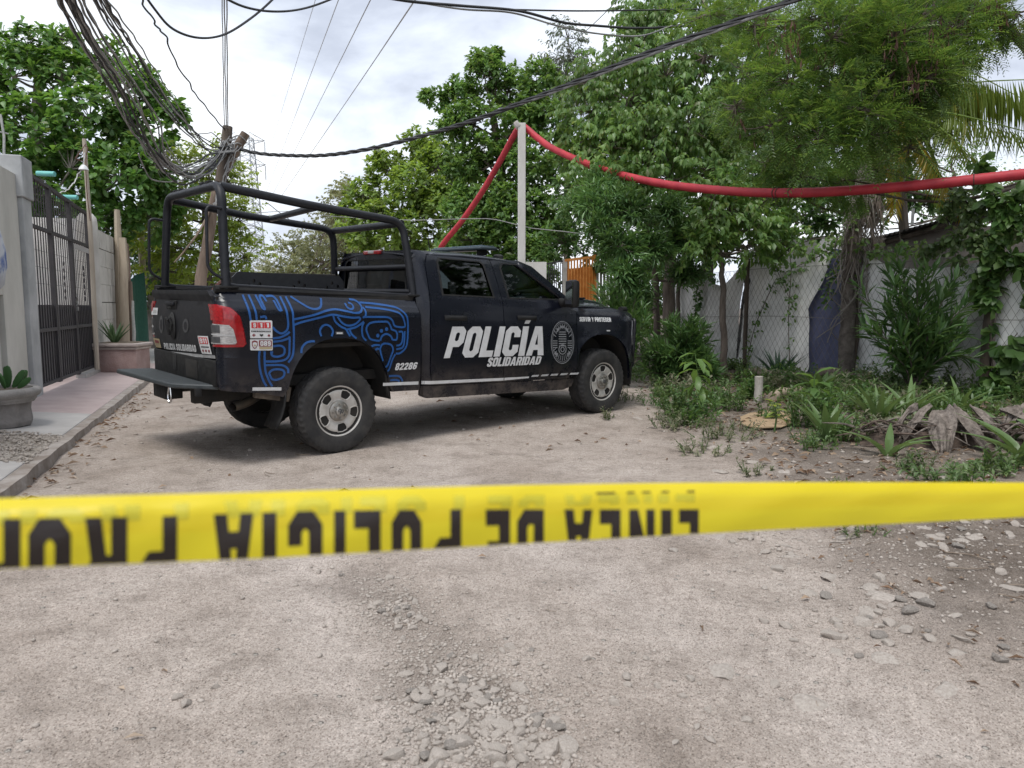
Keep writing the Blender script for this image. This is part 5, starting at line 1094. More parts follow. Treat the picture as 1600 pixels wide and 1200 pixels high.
# ================================================================== FENCE WITH TARPS, SHED, YARD THINGS ON THE PLANTED SIDE
def fplane(px, py, back=0.0):
    """where a sight line meets the fence, or a plane `back` metres behind it"""
    r = ray(px, py); t = (FC/1.10494+back-CAM.dot(Vector((FN.x, FN.y, 0))))/(FN.x*r.x+FN.y*r.y); return CAM+r*t
def fs(p): return Vector((p[0], p[1], 0)).dot(FD)
fence = empty('chain_link_fence', (5.6, 13.2, 0)); tag(fence, 'rusting chain link fence on rough posts along the planted verge', 'fence')
fi = Matrix.Translation(fence.location).inverted()
mat('wire_grey', (.23, .22, .21), (.14, .11, .09), 9, .6, metal=.3)
def f_at(s, z, out=0):
    """point on the fence: s metres along, z up, out metres to the road side"""
    base = Vector((FN.x, FN.y, 0))*(FC/1.10494)
    return base+FD*s-Vector((FN.x, FN.y, 0))*out+Vector((0, 0, z))
S0, S1 = fs(fplane(1720, 500)), fs(fplane(1035, 500)); ZT = 2.12
b = MB()
pit = .125; k = 0
s = S0-ZT
while s < S1:
    for dr in (1, -1):
        a0, a1 = (s, s+ZT*.62) if dr > 0 else (s+ZT*.62, s)
        z0, z1 = .08, ZT
        if min(a0, a1) > S0 and max(a0, a1) < S1:
            pts = [f_at(a0+(a1-a0)*t, z0+(z1-z0)*t, .01*math.sin(a0*3+t*5)+(.003 if dr > 0 else -.003)) for t in np.linspace(0, 1, 5)]
            b.tube(pts, .0028, 3, cap=False)
    s += pit
b.xf(lambda q: fi @ q); fm = b.build('chain_link_mesh', 'wire_grey', fence, smooth=0, fix=False); fm['kind'] = 'stuff'
for z in (ZT, 1.2):
    b = MB(); b.tube([fi @ f_at(s_, z+.02*math.sin(s_*1.3), .01) for s_ in np.linspace(S0, S1, 30)], .004, 4); b.build('tension_wire', 'wire_grey', fence)
mat('post_wood', (.055, .042, .035), (.12, .095, .075), 6, .92, stretch=(1, 1, .2), bump=.5, bscale=25)
for px, r, zt in ((1062, .05, 2.0), (1168, .045, 2.35), (1340, .05, 2.3), (1549, .075, 2.6), (1700, .06, 2.3)):
    s_ = fs(fplane(px, 500)); b = MB(); b.tube([fi @ (f_at(s_+random.uniform(-.03, .03), z, .05)) for z in np.linspace(-.1, zt, 6)], [r*1.1, r, r, r*.95, r*.95, r*.9], 8, wob=.1); b.build('post', 'post_wood', fence)
mat('tarp_white', (.66, .655, .64), (.82, .815, .80), 1.7, .75, bump=.3, bscale=6, rmp=(.3, .7), bdist=.02); mat('tarp_grey', (.46, .455, .445), (.62, .615, .60), 2.2, .75, bump=.3, bscale=7, bdist=.02)
mat('tarp_blue', (.085, .095, .175), (.115, .125, .21), 2.5, .6, bump=.3, bscale=8); mat('tarp_black', (.012, .012, .013), (.03, .03, .03), 5, .6)
def tarp(name, pix, m, label, back=.05, amp=.05, fr_=3.4, par=None):
    P = []
    for px, py in pix:
        q = fplane(px, py, back); P.append((fs(q), q.z))
    x0, x1 = min(q[0] for q in P), max(q[0] for q in P); z0, z1 = min(q[1] for q in P), max(q[1] for q in P); sd_ = random.randint(0, 999)
    def mp(a, c):
        n = amp*((float(vnoise(a*fr_*1.6+c*.9, c*.8, sd_))-.5)*2+.5*(float(vnoise(a*fr_*3+c*2, c*2.3, sd_+5))-.5))
        fold = .015*math.sin((a*.8+c*.6)*14+3*float(vnoise(a*2, c*2, sd_+9)))
        q = f_at(a, c, -back)+Vector((FN.x, FN.y, 0))*(-min(n+fold, back-.014)); return q
    o = sheet([P], mp, name, m, None, fr(x0, x1, .09), fr(z0, z1, .11)); 
    if label: tag(o, label, 'tarpaulin', 'tarpaulins tied behind the fence')
    return o
tarp('tarpaulin', [(1040, 588), (1040, 460), (1060, 438), (1088, 432), (1128, 447), (1152, 424), (1169, 406), (1162, 440), (1155, 500), (1151, 560), (1151, 600), (1140, 602)], 'tarp_grey', 'greyish tarpaulin behind the slim tree trunks at the far end of the fence')
tarp('tarpaulin', [(1152, 575), (1158, 500), (1171, 404), (1190, 420), (1205, 424), (1230, 425), (1265, 415), (1300, 397), (1304, 398), (1284, 440), (1264, 482), (1263, 575), (1250, 600), (1200, 606), (1160, 602)], 'tarp_white', 'white tarpaulin hanging in a curve beside the blue sheet behind the fence')
tarp('tarpaulin', [(1170, 408), (1173, 380), (1185, 383), (1200, 400), (1215, 418), (1205, 432), (1188, 428)], 'tarp_white', 'small pale tarpaulin scrap above the curved white sheet', .13)
tarp('black_plastic', [(1160, 412), (1170, 408), (1172, 440), (1160, 485), (1158, 530), (1150, 570), (1155, 500), (1162, 450)], 'tarp_black', None, .025, .008); tag(bpy.data.objects['black_plastic'], 'ragged strip of black plastic hanging on the chain link fence', 'plastic strip')
tarp('tarpaulin', [(1256, 585), (1256, 470), (1282, 430), (1305, 388), (1322, 392), (1326, 585)], 'tarp_blue', 'blue tarpaulin beside the palm trunk behind the fence', .16, .03)
tarp('tarpaulin', [(1330, 610), (1328, 400), (1336, 392), (1360, 400), (1392, 416), (1425, 420), (1470, 419), (1515, 412), (1546, 405), (1548, 470), (1535, 490), (1520, 500), (1497, 522), (1483, 560), (1470, 600), (1450, 620), (1390, 620)], 'tarp_white', 'long white sagging tarpaulin behind the tall oleander bush')
tarp('tarpaulin', [(1470, 612), (1484, 555), (1500, 518), (1524, 498), (1550, 478), (1550, 640), (1500, 640)], 'tarp_grey', 'loose grey corner of tarpaulin bunched at the dark post', .14, .09, 5)
tarp('tarpaulin', [(1556, 640), (1556, 415), (1600, 400), (1660, 396), (1720, 398), (1720, 660), (1600, 660)], 'tarp_white', 'white tarpaulin beyond the dark fence post at the photo edge')
# shed behind the fence
def fb(b, s0, s1, o0, o1, z0, z1):
    P = [(s0, o0), (s0, o1), (s1, o1), (s1, o0)]
    return b.add([f_at(s_, z0, o_) for s_, o_ in P]+[f_at(s_, z1, o_) for s_, o_ in P], [(3,2,1,0),(4,5,6,7),(0,1,5,4),(1,2,6,5),(2,3,7,6),(3,0,4,7)])
sa, sb = fs(fplane(1560, 400, 2.0)), fs(fplane(1345, 400, 2.0))
b = MB(); fb(b, sa-1.5, sb, -2.2, -2.0, 0, 2.75); shd = b.build('shed_wall', mat('shed_plaster', (.20, .175, .16), (.30, .27, .25), 2.5, .95, bump=.3, bscale=14), None, smooth=0); tag(shd, 'low brown walled shed with dark corrugated roof behind the fence', 'shed')
q0, q1 = fplane(1366, 372, 1.7), fplane(1494, 338, 1.7); b = MB()
def corr(u, v):
    p = q0.lerp(q1, u)+Vector((FN.x, FN.y, 0))*(2.4*v)+Vector((0, 0, .30*v+.022*math.sin(u*2*math.pi*16))); return p
b.grid(corr, 130, 3); cr_ = b.build('corrugated_roof', mat('rust_iron', (.028, .024, .024), (.07, .06, .055), 6, .8), shd); md = cr_.modifiers.new('s', 'SOLIDIFY'); md.thickness = .012
b = MB(); b.tube([q0+Vector((.1, .25, -.12)), q1+Vector((0, .25, -.12))], .05, 6); b.build('roof_beam', 'post_wood', shd)
b = MB(); b.tube([fplane(1425, 352, 2.2), fplane(1427, 326, 2.2)], .028, 8); b.build('vent_pipe', 'decal_white', shd)
b = MB(); a_ = fplane(1215, 390, 7); c_ = fplane(1330, 390, 7); b.box(((a_.x+c_.x)/2, (a_.y+c_.y)/2, 1.6), (1.9, 2.2, 3.5), Matrix.Rotation(R_(25), 3, 'Z')); hw = b.build('white_house', 'house_white', None, smooth=0); tag(hw, 'small white flat roofed house behind the fence and the palm', 'house')
# ---- painted gate far along the fence
def bar_gate():
    o = empty('painted_gate', W(900, 590, 19.2)); o.location.z = 0; tag(o, 'orange and white painted bar gate behind the front of the pickup', 'gate'); gi = Matrix.Translation(o.location).inverted()
    mat('gate_orange', (.50, .17, .03), (.62, .26, .07), 5, .6); mat('gate_white', (.52, .50, .48), (.38, .34, .32), 4, .7)
    def P(px, py, dd=0): return W(px, py, 19.2+(px-880)*.012+dd)
    def strip(name, pix, m, th=.04):
        V = [gi @ P(*q) for q in pix]; n = len(V); V += [v+Vector((0, th, 0)) for v in V]; b = MB(); b.add(V, [tuple(range(n)), tuple(range(2*n-1, n-1, -1))]+[(i, (i+1) % n, n+(i+1) % n, n+i) for i in range(n)]); b.build(name, m, o, smooth=0)
    for k in range(8): x = 856.5+3.1*k; strip('bar', [(x, 412-.2*k), (x+1.2, 412-.2*k), (x+1.2, 560), (x, 560)], 'gate_iron')
    strip('top_rail', [(853, 411), (880, 406.5), (880, 409), (853, 413.5)], 'gate_iron'); strip('post', [(879, 405), (886, 405), (886, 570), (879, 570)], 'gate_white', .2)
    for k in range(9):
        x = 887+4.7*k; strip('slat', [(x, 406.5-.6*k), (x+2.5, 406.3-.6*k), (x+2.5, 540), (x, 540)], 'gate_orange')
    strip('top_rail', [(882, 405), (931, 399), (931, 403), (882, 409)], 'gate_orange'); strip('backing_sheet', [(886, 425), (931, 420), (931, 560), (886, 560)], 'gate_orange', .01) if 0 else strip('orange_sheet', [(886, 420, .05), (931, 416, .05), (931, 470, .05), (886, 470, .05)], 'gate_orange', .008); strip('backing_sheet', [(886, 440, .06), (931, 440, .06), (931, 560, .06), (886, 560, .06)], 'gate_white', .01)
    for k in range(5): x = 932+5.2*k; strip('white_slat', [(x, 425-.5*k), (x+3.8, 425-.5*k), (x+3.8, 560), (x, 560)], 'gate_white')
    strip('post', [(928.5, 398), (932, 398), (932, 560), (928.5, 560)], 'gate_orange', .12)
    return o
bar_gate()
a_ = W(752, 470, 18.4); c_ = W(853, 470, 18.4); b = MB(); b.box(((a_.x+c_.x)/2, 18.4, 1.24), (c_.x-a_.x, .2, 2.48)); o = b.build('yard_wall', 'house_white', None, smooth=0); tag(o, 'white yard wall under the trees, seen through the pickup windows', 'wall')
# ---- concrete post and red hose
PD = 16.0
cp = Vector((W(815, 600, PD).x, W(815, 480, PD).y, 0)); zt = W(815, 200, PD).z
b = MB(); b.box((0, 0, zt/2), (.165, .165, zt), bev=.014); po = b.build('concrete_post', mat('post_concrete', (.50, .485, .46), (.62, .61, .585), 3, .9, bump=.3, bscale=30, stretch=(1, 1, .3)), None, smooth=0); po.location = cp; tag(po, 'square pale concrete post holding up the red hose behind the pickup', 'post')
b = MB(); b.box((-.10, 0, zt-.03), (.10, .19, .13), Matrix.Rotation(-.6, 3, 'Y'), bev=.01); b.build('saddle', 'gate_white', po)
mat('hose_red', (.36, .018, .033), (.50, .040, .055), 4, .5, rough2=.7)
hp = cat([W(684, 402, 18.6), W(692, 382, 18.3), W(722, 345, 17.8), W(752, 302, 17.3), (W(778, 258, 16.8)), W(803, 212, 16.2), W(812, 199, 15.95), W(820, 199, 15.8), W(838, 214, 15.6), W(862, 231, 15.2), W(905, 251, 14.5), W(965, 272, 13.6), W(1040, 288, 12.6), W(1120, 297, 11.8), W(1190, 301, 11.2), W(1260, 301, 10.7), W(1340, 297, 10.2), W(1430, 290, 9.8), W(1520, 281, 9.5), W(1600, 272, 9.3), W(1720, 256, 9.0), W(1900, 235, 8.6)], 14)
b = MB(); L_ = [0]
for i in range(1, len(hp)): L_.append(L_[-1]+(hp[i]-hp[i-1]).length)
b.tube(hp, [.068+.0022*math.sin(q*60) for q in L_], 12); o = b.build('red_hose', 'hose_red', None, smooth=80); tag(o, 'thick red flexible hose hung over the concrete post and through the trees', 'hose')
hz_o = o
for px in (1196, 1204, 1238, 906, 1520):
    i = min(range(len(hp)), key=lambda q: (hp[q]-W(px, 296 if px > 1000 else 252, 10.9 if px < 1400 and px > 1000 else 14.5 if px < 1000 else 9.5)).length); d_ = (hp[i+1]-hp[i-1]).normalized(); a_ = d_.cross(Vector((0, 0, 1))).normalized(); c_ = a_.cross(d_)
    b = MB(); b.tube([hp[i]+d_*(.015*math.sin(t*.5))+a_*(.074*math.cos(t))+c_*(.074*math.sin(t)) for t in np.linspace(0, 2*math.pi, 17)], .006, 5, cap=False); b.tube([hp[i]-c_*.07, hp[i]-c_*.15+a_*.03], .005, 4); b.build('wire_tie', 'post_wood', hz_o)
# ================================================================== TREES
mat('bark_brown', (.075, .058, .048), (.16, .13, .11), 7, .95, stretch=(1, 1, .25), bump=.7, bscale=24); mat('bark_grey', (.15, .13, .115), (.27, .245, .22), 6, .95, stretch=(1, 1, .3), bump=.6, bscale=24)
leaf_mat('leaf_almond', (.030, .085, .022), (.055, .130, .034), (.12, .17, .05), trans=.34)
leaf_mat('leaf_lime', (.075, .135, .028), (.115, .185, .045), (.18, .22, .07), trans=.42)
leaf_mat('leaf_round', (.062, .122, .030), (.095, .170, .046), (.15, .19, .07), trans=.4)
leaf_mat('leaf_mid', (.035, .088, .026), (.068, .140, .042), (.13, .17, .06), trans=.36)
leaf_mat('leaf_dark', (.026, .068, .024), (.045, .100, .034), (.08, .13, .05), trans=.32)
leaf_mat('leaf_droop', (.036, .090, .026), (.075, .145, .045), (.15, .18, .07), trans=.36)
leaf_mat('leaf_feather', (.030, .078, .022), (.066, .125, .034), (.11, .14, .05), trans=.36)
leaf_mat('leaf_oleander', (.036, .098, .034), (.068, .150, .052), (.10, .17, .06), trans=.25, rough=.38)
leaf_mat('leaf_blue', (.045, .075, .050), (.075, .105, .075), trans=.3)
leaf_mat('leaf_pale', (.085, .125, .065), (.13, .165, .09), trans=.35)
leaf_mat('leaf_weed', (.045, .100, .035), (.080, .145, .055), (.14, .16, .09), trans=.3)
leaf_mat('leaf_sage', (.085, .115, .075), (.13, .155, .105), trans=.25, rough=.7)
leaf_mat('palm_green', (.12, .185, .035), (.19, .25, .055), (.30, .27, .06), trans=.35); leaf_mat('palm_yellow', (.22, .20, .035), (.34, .27, .04), trans=.35); leaf_mat('palm_dead', (.17, .14, .12), (.27, .23, .20), trans=.1, rough=.9)
leaf_mat('pod_brown', (.065, .032, .022), (.11, .06, .04), trans=.1, rough=.8); leaf_mat('vine_green', (.035, .095, .028), (.07, .15, .045), (.12, .19, .06), trans=.35)
DEN = 4.6
def rnd_dirs(n, zmin=-1):
    d = RNG.normal(size=(n*3+8, 3)); d = unit(d); d = d[d[:, 2] > zmin]; return d[:n]
def rosette(T, A, k, L, Wd, spread=(.5, 1.25), droop=.25, broad=True, jit=.05, up=.3, **kw):
    """k leaves round each twig end T that points along A"""
    n = len(T); t = np.repeat(T, k, 0); a = np.repeat(unit(A), k, 0); m = n*k
    ph = RNG.uniform(0, 6.283, m); th = RNG.uniform(*spread, m)
    e1 = unit(np.cross(a, RNG.normal(size=(m, 3)))); D = unit(a*np.cos(th)[:, None]+e1*np.sin(th)[:, None]+np.array([0, 0, up-.3])); N = unit(np.array([0, 0, 1.0])+.45*a+RNG.normal(0, .35, (m, 3)))
    P = t+D*jit*RNG.uniform(-.4, 1, (m, 1))-a*RNG.uniform(0, jit*2, (m, 1))
    l = 1.12*L*RNG.uniform(.5, 1.3, m); wv = 1.15*Wd*RNG.uniform(.75, 1.15, m)
    return (leaf8 if broad else leaf_arrays)(P, D, N, l, wv, droop=droop, **kw)
def sprays(T, A, k, L, Wd, len_=.3, droop=.3, hang=.35, **kw):
    """leaves set along short hanging twigs"""
    n = len(T); t = np.repeat(T, k, 0); a = np.repeat(unit(A+np.array([0, 0, -hang])), k, 0); m = n*k; f = np.tile(np.linspace(0, 1, k), n)
    s_ = unit(np.cross(a, np.array([0, 0, 1.0])+RNG.normal(0, .2, (m, 3)))); sg = np.tile(np.where(np.arange(k) % 2, 1, -1), n)[:, None]
    D = unit(a*.6+s_*sg*.8+RNG.normal(0, .25, (m, 3))+np.array([0, 0, -hang])); N = unit(np.array([0, 0, 1.0])+RNG.normal(0, .45, (m, 3)))
    P = t+a*(f*len_)[:, None]; return leaf_arrays(P, D, N, 1.15*L*RNG.uniform(.5, 1.3, m), 1.18*Wd*RNG.uniform(.7, 1.15, m), droop=droop, **kw)
def feathers(T, A, k, L, npair=8, pl=.095, pw=.017):
    """twice-pinnate fronds: rows of narrow leaflet strips along a rachis"""
    n = len(T); t = np.repeat(T, k, 0); a = np.repeat(unit(A), k, 0); m = n*k
    D = unit(a+RNG.normal(0, .55, (m, 3))+np.array([0, 0, -.25])); l = L*RNG.uniform(.6, 1.15, m)
    s_ = unit(np.cross(D, np.array([0, 0, 1.0])+RNG.normal(0, .3, (m, 3)))); nn = np.cross(s_, D); F0 = []; V0 = []; q = 0
    for i in range(npair):
        f = (i+1)/npair
        for sg in (-1, 1):
            P = t+D*(l*f)[:, None]-nn*(.25*l*f*f)[:, None]; d = unit(D*.75+s_*sg-nn*.25*f); le = (pl*(1-.35*abs(f-.45)*2)*RNG.uniform(.8, 1.15, m))[:, None]; wd = pw
            V = np.stack([P, P+d*le*.5+D*wd*.6, P+d*le, P+d*le*.5-D*wd*.6], 1).reshape(-1, 3); V0.append(V); F0.append((np.arange(m)*4)[:, None]+np.arange(4)+q); q += m*4
    return np.concatenate(V0), np.concatenate(F0)
def lobe_tips(C, R, n, fill=.45, zmin=-.75, flat=.85, lump=.35):
    """twig ends spread through the outer part of a lobe, bunched so that holes stay open"""
    d = rnd_dirs(n, zmin); nb = max(6, n//16); hub = rnd_dirs(nb, zmin); j = RNG.integers(0, nb, len(d)); d = unit(d*(1-lump)+hub[j]*lump*1.9)
    r = (fill+(1-fill)*RNG.uniform(0, 1, len(d))**.6)*RNG.uniform(.85, 1.12, len(d))
    return C+d*r[:, None]*R*np.array([1, 1, flat]), unit(d+np.array([0, 0, .25]))
def tree(name, label, base, trunk, r0, lobes, gen, m, bark, dens=1.0, group='trees along the road', cat_='tree', fill=.45, r1=None, zmin=-.75, twig=True, flat=.85, depth=.8):
    """base point, trunk points (world), lobes as (px, py, distance, radius px); gen(T, A) makes the leaves"""
    root = empty(name, base); tag(root, label, cat_, group); inv = Matrix.Translation(-Vector(base)); bo = np.array(base)
    tr = cat([Vector(p) for p in trunk], 5) if len(trunk) > 2 else [Vector(p) for p in trunk]; tr = [p+Vector((random.uniform(-.02, .02), random.uniform(-.02, .02), 0)) for p in tr]
    r1 = r1 or r0*.5; k = len(tr); b = MB(); b.tube([inv @ p for p in tr], [(r0*1.25 if i == 0 else r0)+((r1-r0)*i/(k-1)) for i in range(k)], 9, wob=.05); b.build('trunk', bark, root)
    br = MB(); TT = []; AA = []
    for px, py, d, rp in lobes:
        C, R = (W(px, py, d), rp/F_PX*d) if not isinstance(px, Vector) else (px, rp); Cn = np.array(C); n = max(8, int(DEN*dens*34*R*R*(1 if R > .5 else 1.5)))
        T, A = lobe_tips(Cn, R*np.array([1, depth, 1]), n, max(.15, fill-.15), zmin, flat); TT.append(T); AA.append(A)
        f = min(tr, key=lambda q: (q-C).length+.6*max(0, q.z-C.z+R*.2)); mid = f.lerp(C, .5)+Vector((random.uniform(-.15, .15), random.uniform(-.15, .15), -.12*(C-f).length)); rl = min(r1*.7, .018+.026*R)
        br.tube([inv @ q for q in cat([f, mid, C], 4)], np.linspace(rl, rl*.5, 9), 6)
        if twig:
            for i in range(0, len(T), max(1, len(T)//16)):
                e = Vector(T[i]); mm = C.lerp(e, .5)+Vector((0, 0, -.05*R)); br.tube([inv @ C, inv @ mm, inv @ e], [rl*.40, rl*.22, .004], 4, cap=False)
    if br.v: br.build('branches', bark, root, fix=False)
    V, Fc = gen(np.concatenate(TT), np.concatenate(AA)); np_mesh('crown', V-bo, Fc, m, root); return root
def gp_(px, py, d): p = W(px, py, d); return Vector((p.x, p.y, gz(p.x, p.y)))
rs = lambda k, L, Wd, **kw: (lambda T, A: rosette(T, A, k, L, Wd, **kw))
# broad leaved trees on the house side
B0 = gp_(60, 500, 19); tree('almond_tree', 'big dark green almond tree with whorls of broad leaves above the iron gate', B0, [B0, W(58, 330, 19), W(55, 200, 19), W(62, 120, 19)], .22,
  [(52, 75, 19, 45), (95, 60, 19.5, 32), (20, 120, 18.5, 62), (100, 125, 18.6, 52), (160, 95, 19.2, 45), (205, 135, 18.6, 48), (248, 165, 18.8, 36), (140, 185, 18, 62), (60, 205, 18, 72), (-10, 230, 18, 70), (215, 205, 18.2, 55), (268, 190, 18.6, 30), (110, 265, 17.6, 66), (185, 280, 17.8, 62), (40, 300, 18, 70), (240, 255, 18, 50), (150, 345, 18, 60), (80, 350, 19, 60), (222, 335, 18.6, 55), (270, 300, 18.8, 42), (-30, 150, 19, 55)],
  rs(13, .20, .105, spread=(.7, 1.45), droop=.22, c1=.42, c2=.75, w1=.66), 'leaf_almond', 'bark_grey', .56, fill=.72)
B0 = gp_(330, 520, 20); tree('leafy_tree', 'yellowish green small leaved tree behind the wooden utility pole', B0, [B0, W(325, 420, 20), W(318, 330, 20)], .12,
  [(285, 265, 20.5, 38), (325, 250, 20, 40), (355, 285, 20.2, 36), (275, 330, 20, 45), (325, 330, 19.6, 46), (372, 345, 20, 36), (290, 390, 20, 45), (345, 395, 20, 45), (385, 400, 20.3, 30), (255, 420, 20.5, 40), (310, 440, 20, 40), (245, 360, 20.5, 40), (370, 430, 20.5, 30)],
  lambda T, A: sprays(T, A, 14, .12, .055, .32, hang=.3), 'leaf_lime', 'bark_brown', 1.1)
B0 = gp_(268, 520, 23); tree('shade_tree', 'dark leafy tree in the gap between rubble wall and almond tree', B0, [B0, W(262, 400, 23)], .12, [(250, 370, 23, 50), (225, 420, 23, 40), (290, 430, 23, 50), (190, 380, 23, 50), (330, 470, 24, 45), (240, 460, 23.5, 35)], lambda T, A: sprays(T, A, 14, .13, .06, .35), 'leaf_dark', 'bark_brown', .9)
# trees beyond the pickup
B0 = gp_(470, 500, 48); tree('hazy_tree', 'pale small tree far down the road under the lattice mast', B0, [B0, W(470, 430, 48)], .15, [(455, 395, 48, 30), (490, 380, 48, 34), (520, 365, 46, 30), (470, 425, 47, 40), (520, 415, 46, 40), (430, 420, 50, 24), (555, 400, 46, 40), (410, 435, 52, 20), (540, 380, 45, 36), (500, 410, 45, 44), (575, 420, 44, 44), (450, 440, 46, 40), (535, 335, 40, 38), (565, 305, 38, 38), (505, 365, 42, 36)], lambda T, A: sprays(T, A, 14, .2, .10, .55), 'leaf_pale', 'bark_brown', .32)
B0 = gp_(600, 500, 27); tree('round_tree', 'light green round tree with broad leaves left of the red hose', B0, [B0, W(610, 420, 27), W(625, 330, 27)], .16,
  [(570, 305, 27, 36), (610, 268, 27, 44), (655, 235, 27, 42), (690, 260, 26.5, 48), (640, 300, 26, 52), (590, 345, 26, 46), (555, 360, 26.5, 34), (545, 330, 27, 24), (680, 325, 26, 52), (630, 365, 25.6, 46), (720, 300, 26, 50), (700, 375, 26, 45), (575, 385, 26.5, 36), (740, 350, 26, 50), (650, 400, 26, 40)],
  rs(12, .19, .09, spread=(.6, 1.4), droop=.22), 'leaf_round', 'bark_grey', .72, fill=.45)
B0 = gp_(790, 500, 23); tree('tall_tree', 'tall airy green tree behind the concrete post', B0, [B0, W(795, 400, 23), W(785, 280, 23), W(770, 170, 23)], .2,
  [(757, 118, 23, 40), (725, 150, 23, 36), (795, 140, 23.3, 44), (690, 155, 23, 26), (665, 152, 23, 15), (740, 195, 22.6, 50), (700, 205, 23, 34), (840, 130, 23, 44), (800, 205, 22.5, 58), (860, 190, 22.5, 52), (765, 260, 22.4, 56), (835, 265, 22.2, 58), (885, 250, 22.5, 46), (725, 330, 22.5, 46), (790, 330, 22, 52), (850, 335, 22, 52), (880, 370, 21.5, 40), (770, 385, 22, 42), (825, 390, 21.6, 40), (755, 90, 23.4, 20), (775, 85, 23, 14), (720, 260, 22.8, 40), (750, 300, 22.3, 46), (812, 330, 21.8, 48), (735, 375, 22, 44), (850, 400, 21.4, 40), (700, 400, 22, 36), (780, 420, 21.8, 40), (815, 160, 22.8, 44)],
  rs(11, .175, .088, spread=(.5, 1.35), droop=.3, broad=False), 'leaf_mid', 'bark_brown', 1.0, fill=.45)
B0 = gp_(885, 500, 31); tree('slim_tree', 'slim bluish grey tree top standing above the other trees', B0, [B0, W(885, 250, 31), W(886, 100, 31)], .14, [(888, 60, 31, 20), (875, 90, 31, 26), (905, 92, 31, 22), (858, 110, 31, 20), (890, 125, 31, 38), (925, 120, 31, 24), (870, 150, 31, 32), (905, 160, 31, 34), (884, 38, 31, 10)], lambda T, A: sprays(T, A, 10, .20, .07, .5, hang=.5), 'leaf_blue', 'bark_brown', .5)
# trees of the planted verge
B0 = gp_(1048, 570, 15.2); tree('drooping_tree', 'large dense tree with drooping leaves over the far end of the fence', B0, [B0, W(1046, 450, 15.2), W(1050, 330, 15.3), W(1040, 200, 15.3)], .15,
  [(915, 130, 15.2, 34), (955, 105, 15.4, 44), (1000, 70, 15.6, 50), (1050, 40, 15.8, 56), (925, 175, 15, 44), (905, 225, 15, 34), (980, 155, 14.8, 60), (1040, 120, 14.8, 66), (1100, 90, 15, 66), (950, 225, 14.6, 52), (1010, 220, 14.4, 60), (1075, 195, 14.4, 66), (1140, 170, 14.8, 60), (930, 280, 14.3, 46), (985, 290, 14.1, 54), (1045, 280, 14.2, 58), (1110, 265, 14.5, 60), (1170, 250, 15, 50), (1090, 20, 16, 50), (1150, 60, 16, 60), (1010, 20, 16, 35)],
  lambda T, A: sprays(T, A, 13, .135, .058, .34, droop=.4, hang=.75), 'leaf_droop', 'bark_brown', 1.25, fill=.45)
B0 = gp_(1026, 575, 14.2); tree('oleander_tree', 'narrow leaved oleander tree with slim trunk above the nose of the pickup', B0, [B0, W(1026, 480, 14.2), W(1018, 380, 14.2), W(1005, 310, 14.2)], .075,
  [(905, 325, 13.6, 30), (945, 320, 13.2, 42), (990, 325, 13.2, 46), (1040, 335, 13.6, 44), (945, 360, 13, 38), (970, 385, 12.8, 48), (1015, 385, 13.3, 42), (980, 430, 12.9, 34), (985, 445, 13, 34), (1060, 380, 14, 36), (1000, 470, 13.4, 30), (935, 285, 13.6, 40), (1075, 430, 14.2, 34)],
  rs(15, .16, .030, spread=(.3, 1.35), droop=.25, broad=False, jit=.12), 'leaf_oleander', 'bark_brown', 1.75, fill=.35)
B0 = gp_(1131, 592, 13.7); tree('forked_tree', 'slim forked tree with light leaves in front of the greyish tarpaulin', B0, [B0, W(1130, 520, 13.7), W(1129, 440, 13.7), W(1126, 400, 13.7), W(1112, 350, 13.7)], .07,
  [(1095, 345, 13.5, 34), (1140, 330, 13.6, 38), (1180, 350, 13.8, 38), (1075, 385, 13.6, 24), (1110, 385, 13.4, 26), (1165, 385, 13.6, 26), (1120, 300, 13.8, 44), (1200, 310, 14, 44), (1215, 380, 14, 28)],
  lambda T, A: sprays(T, A, 11, .14, .062, .3, droop=.35, hang=.5), 'leaf_droop', 'bark_brown', 1.1, fill=.3)
B0 = gp_(1735, 560, 11.6); tree('feathery_tree', 'feathery leaved tree with brown pods spreading over the verge', B0, [B0, W(1700, 300, 11.4), W(1640, 120, 10.8), W(1540, 20, 10.3), W(1440, -30, 10)], .09,
  [(1110, 20, 11, 60), (1180, 40, 10.6, 70), (1255, 30, 10.2, 80), (1340, 40, 10, 85), (1430, 35, 9.9, 80), (1510, 20, 10, 70), (1160, 110, 10.4, 52), (1230, 125, 10, 66), (1310, 130, 9.8, 76), (1390, 125, 9.7, 70), (1455, 105, 9.8, 56), (1150, 165, 10.2, 40), (1205, 195, 9.9, 56), (1280, 210, 9.7, 66), (1355, 210, 9.6, 60), (1195, 255, 11.6, 40), (1255, 275, 11.6, 50), (1320, 280, 11.6, 46), (1420, 180, 9.8, 40), (1590, 20, 10, 40), (1370, 265, 11.6, 36), (1540, 70, 10.2, 30), (1400, 60, 9.5, 70), (1450, 120, 9.4, 50), (1350, 170, 9.4, 60), (1420, 230, 9.7, 36), (1300, 60, 9.6, 80), (1480, 50, 9.6, 50)],
  lambda T, A: feathers(T, A, 4, .34), 'leaf_feather', 'bark_brown', 1.05, fill=.3, zmin=-.9)
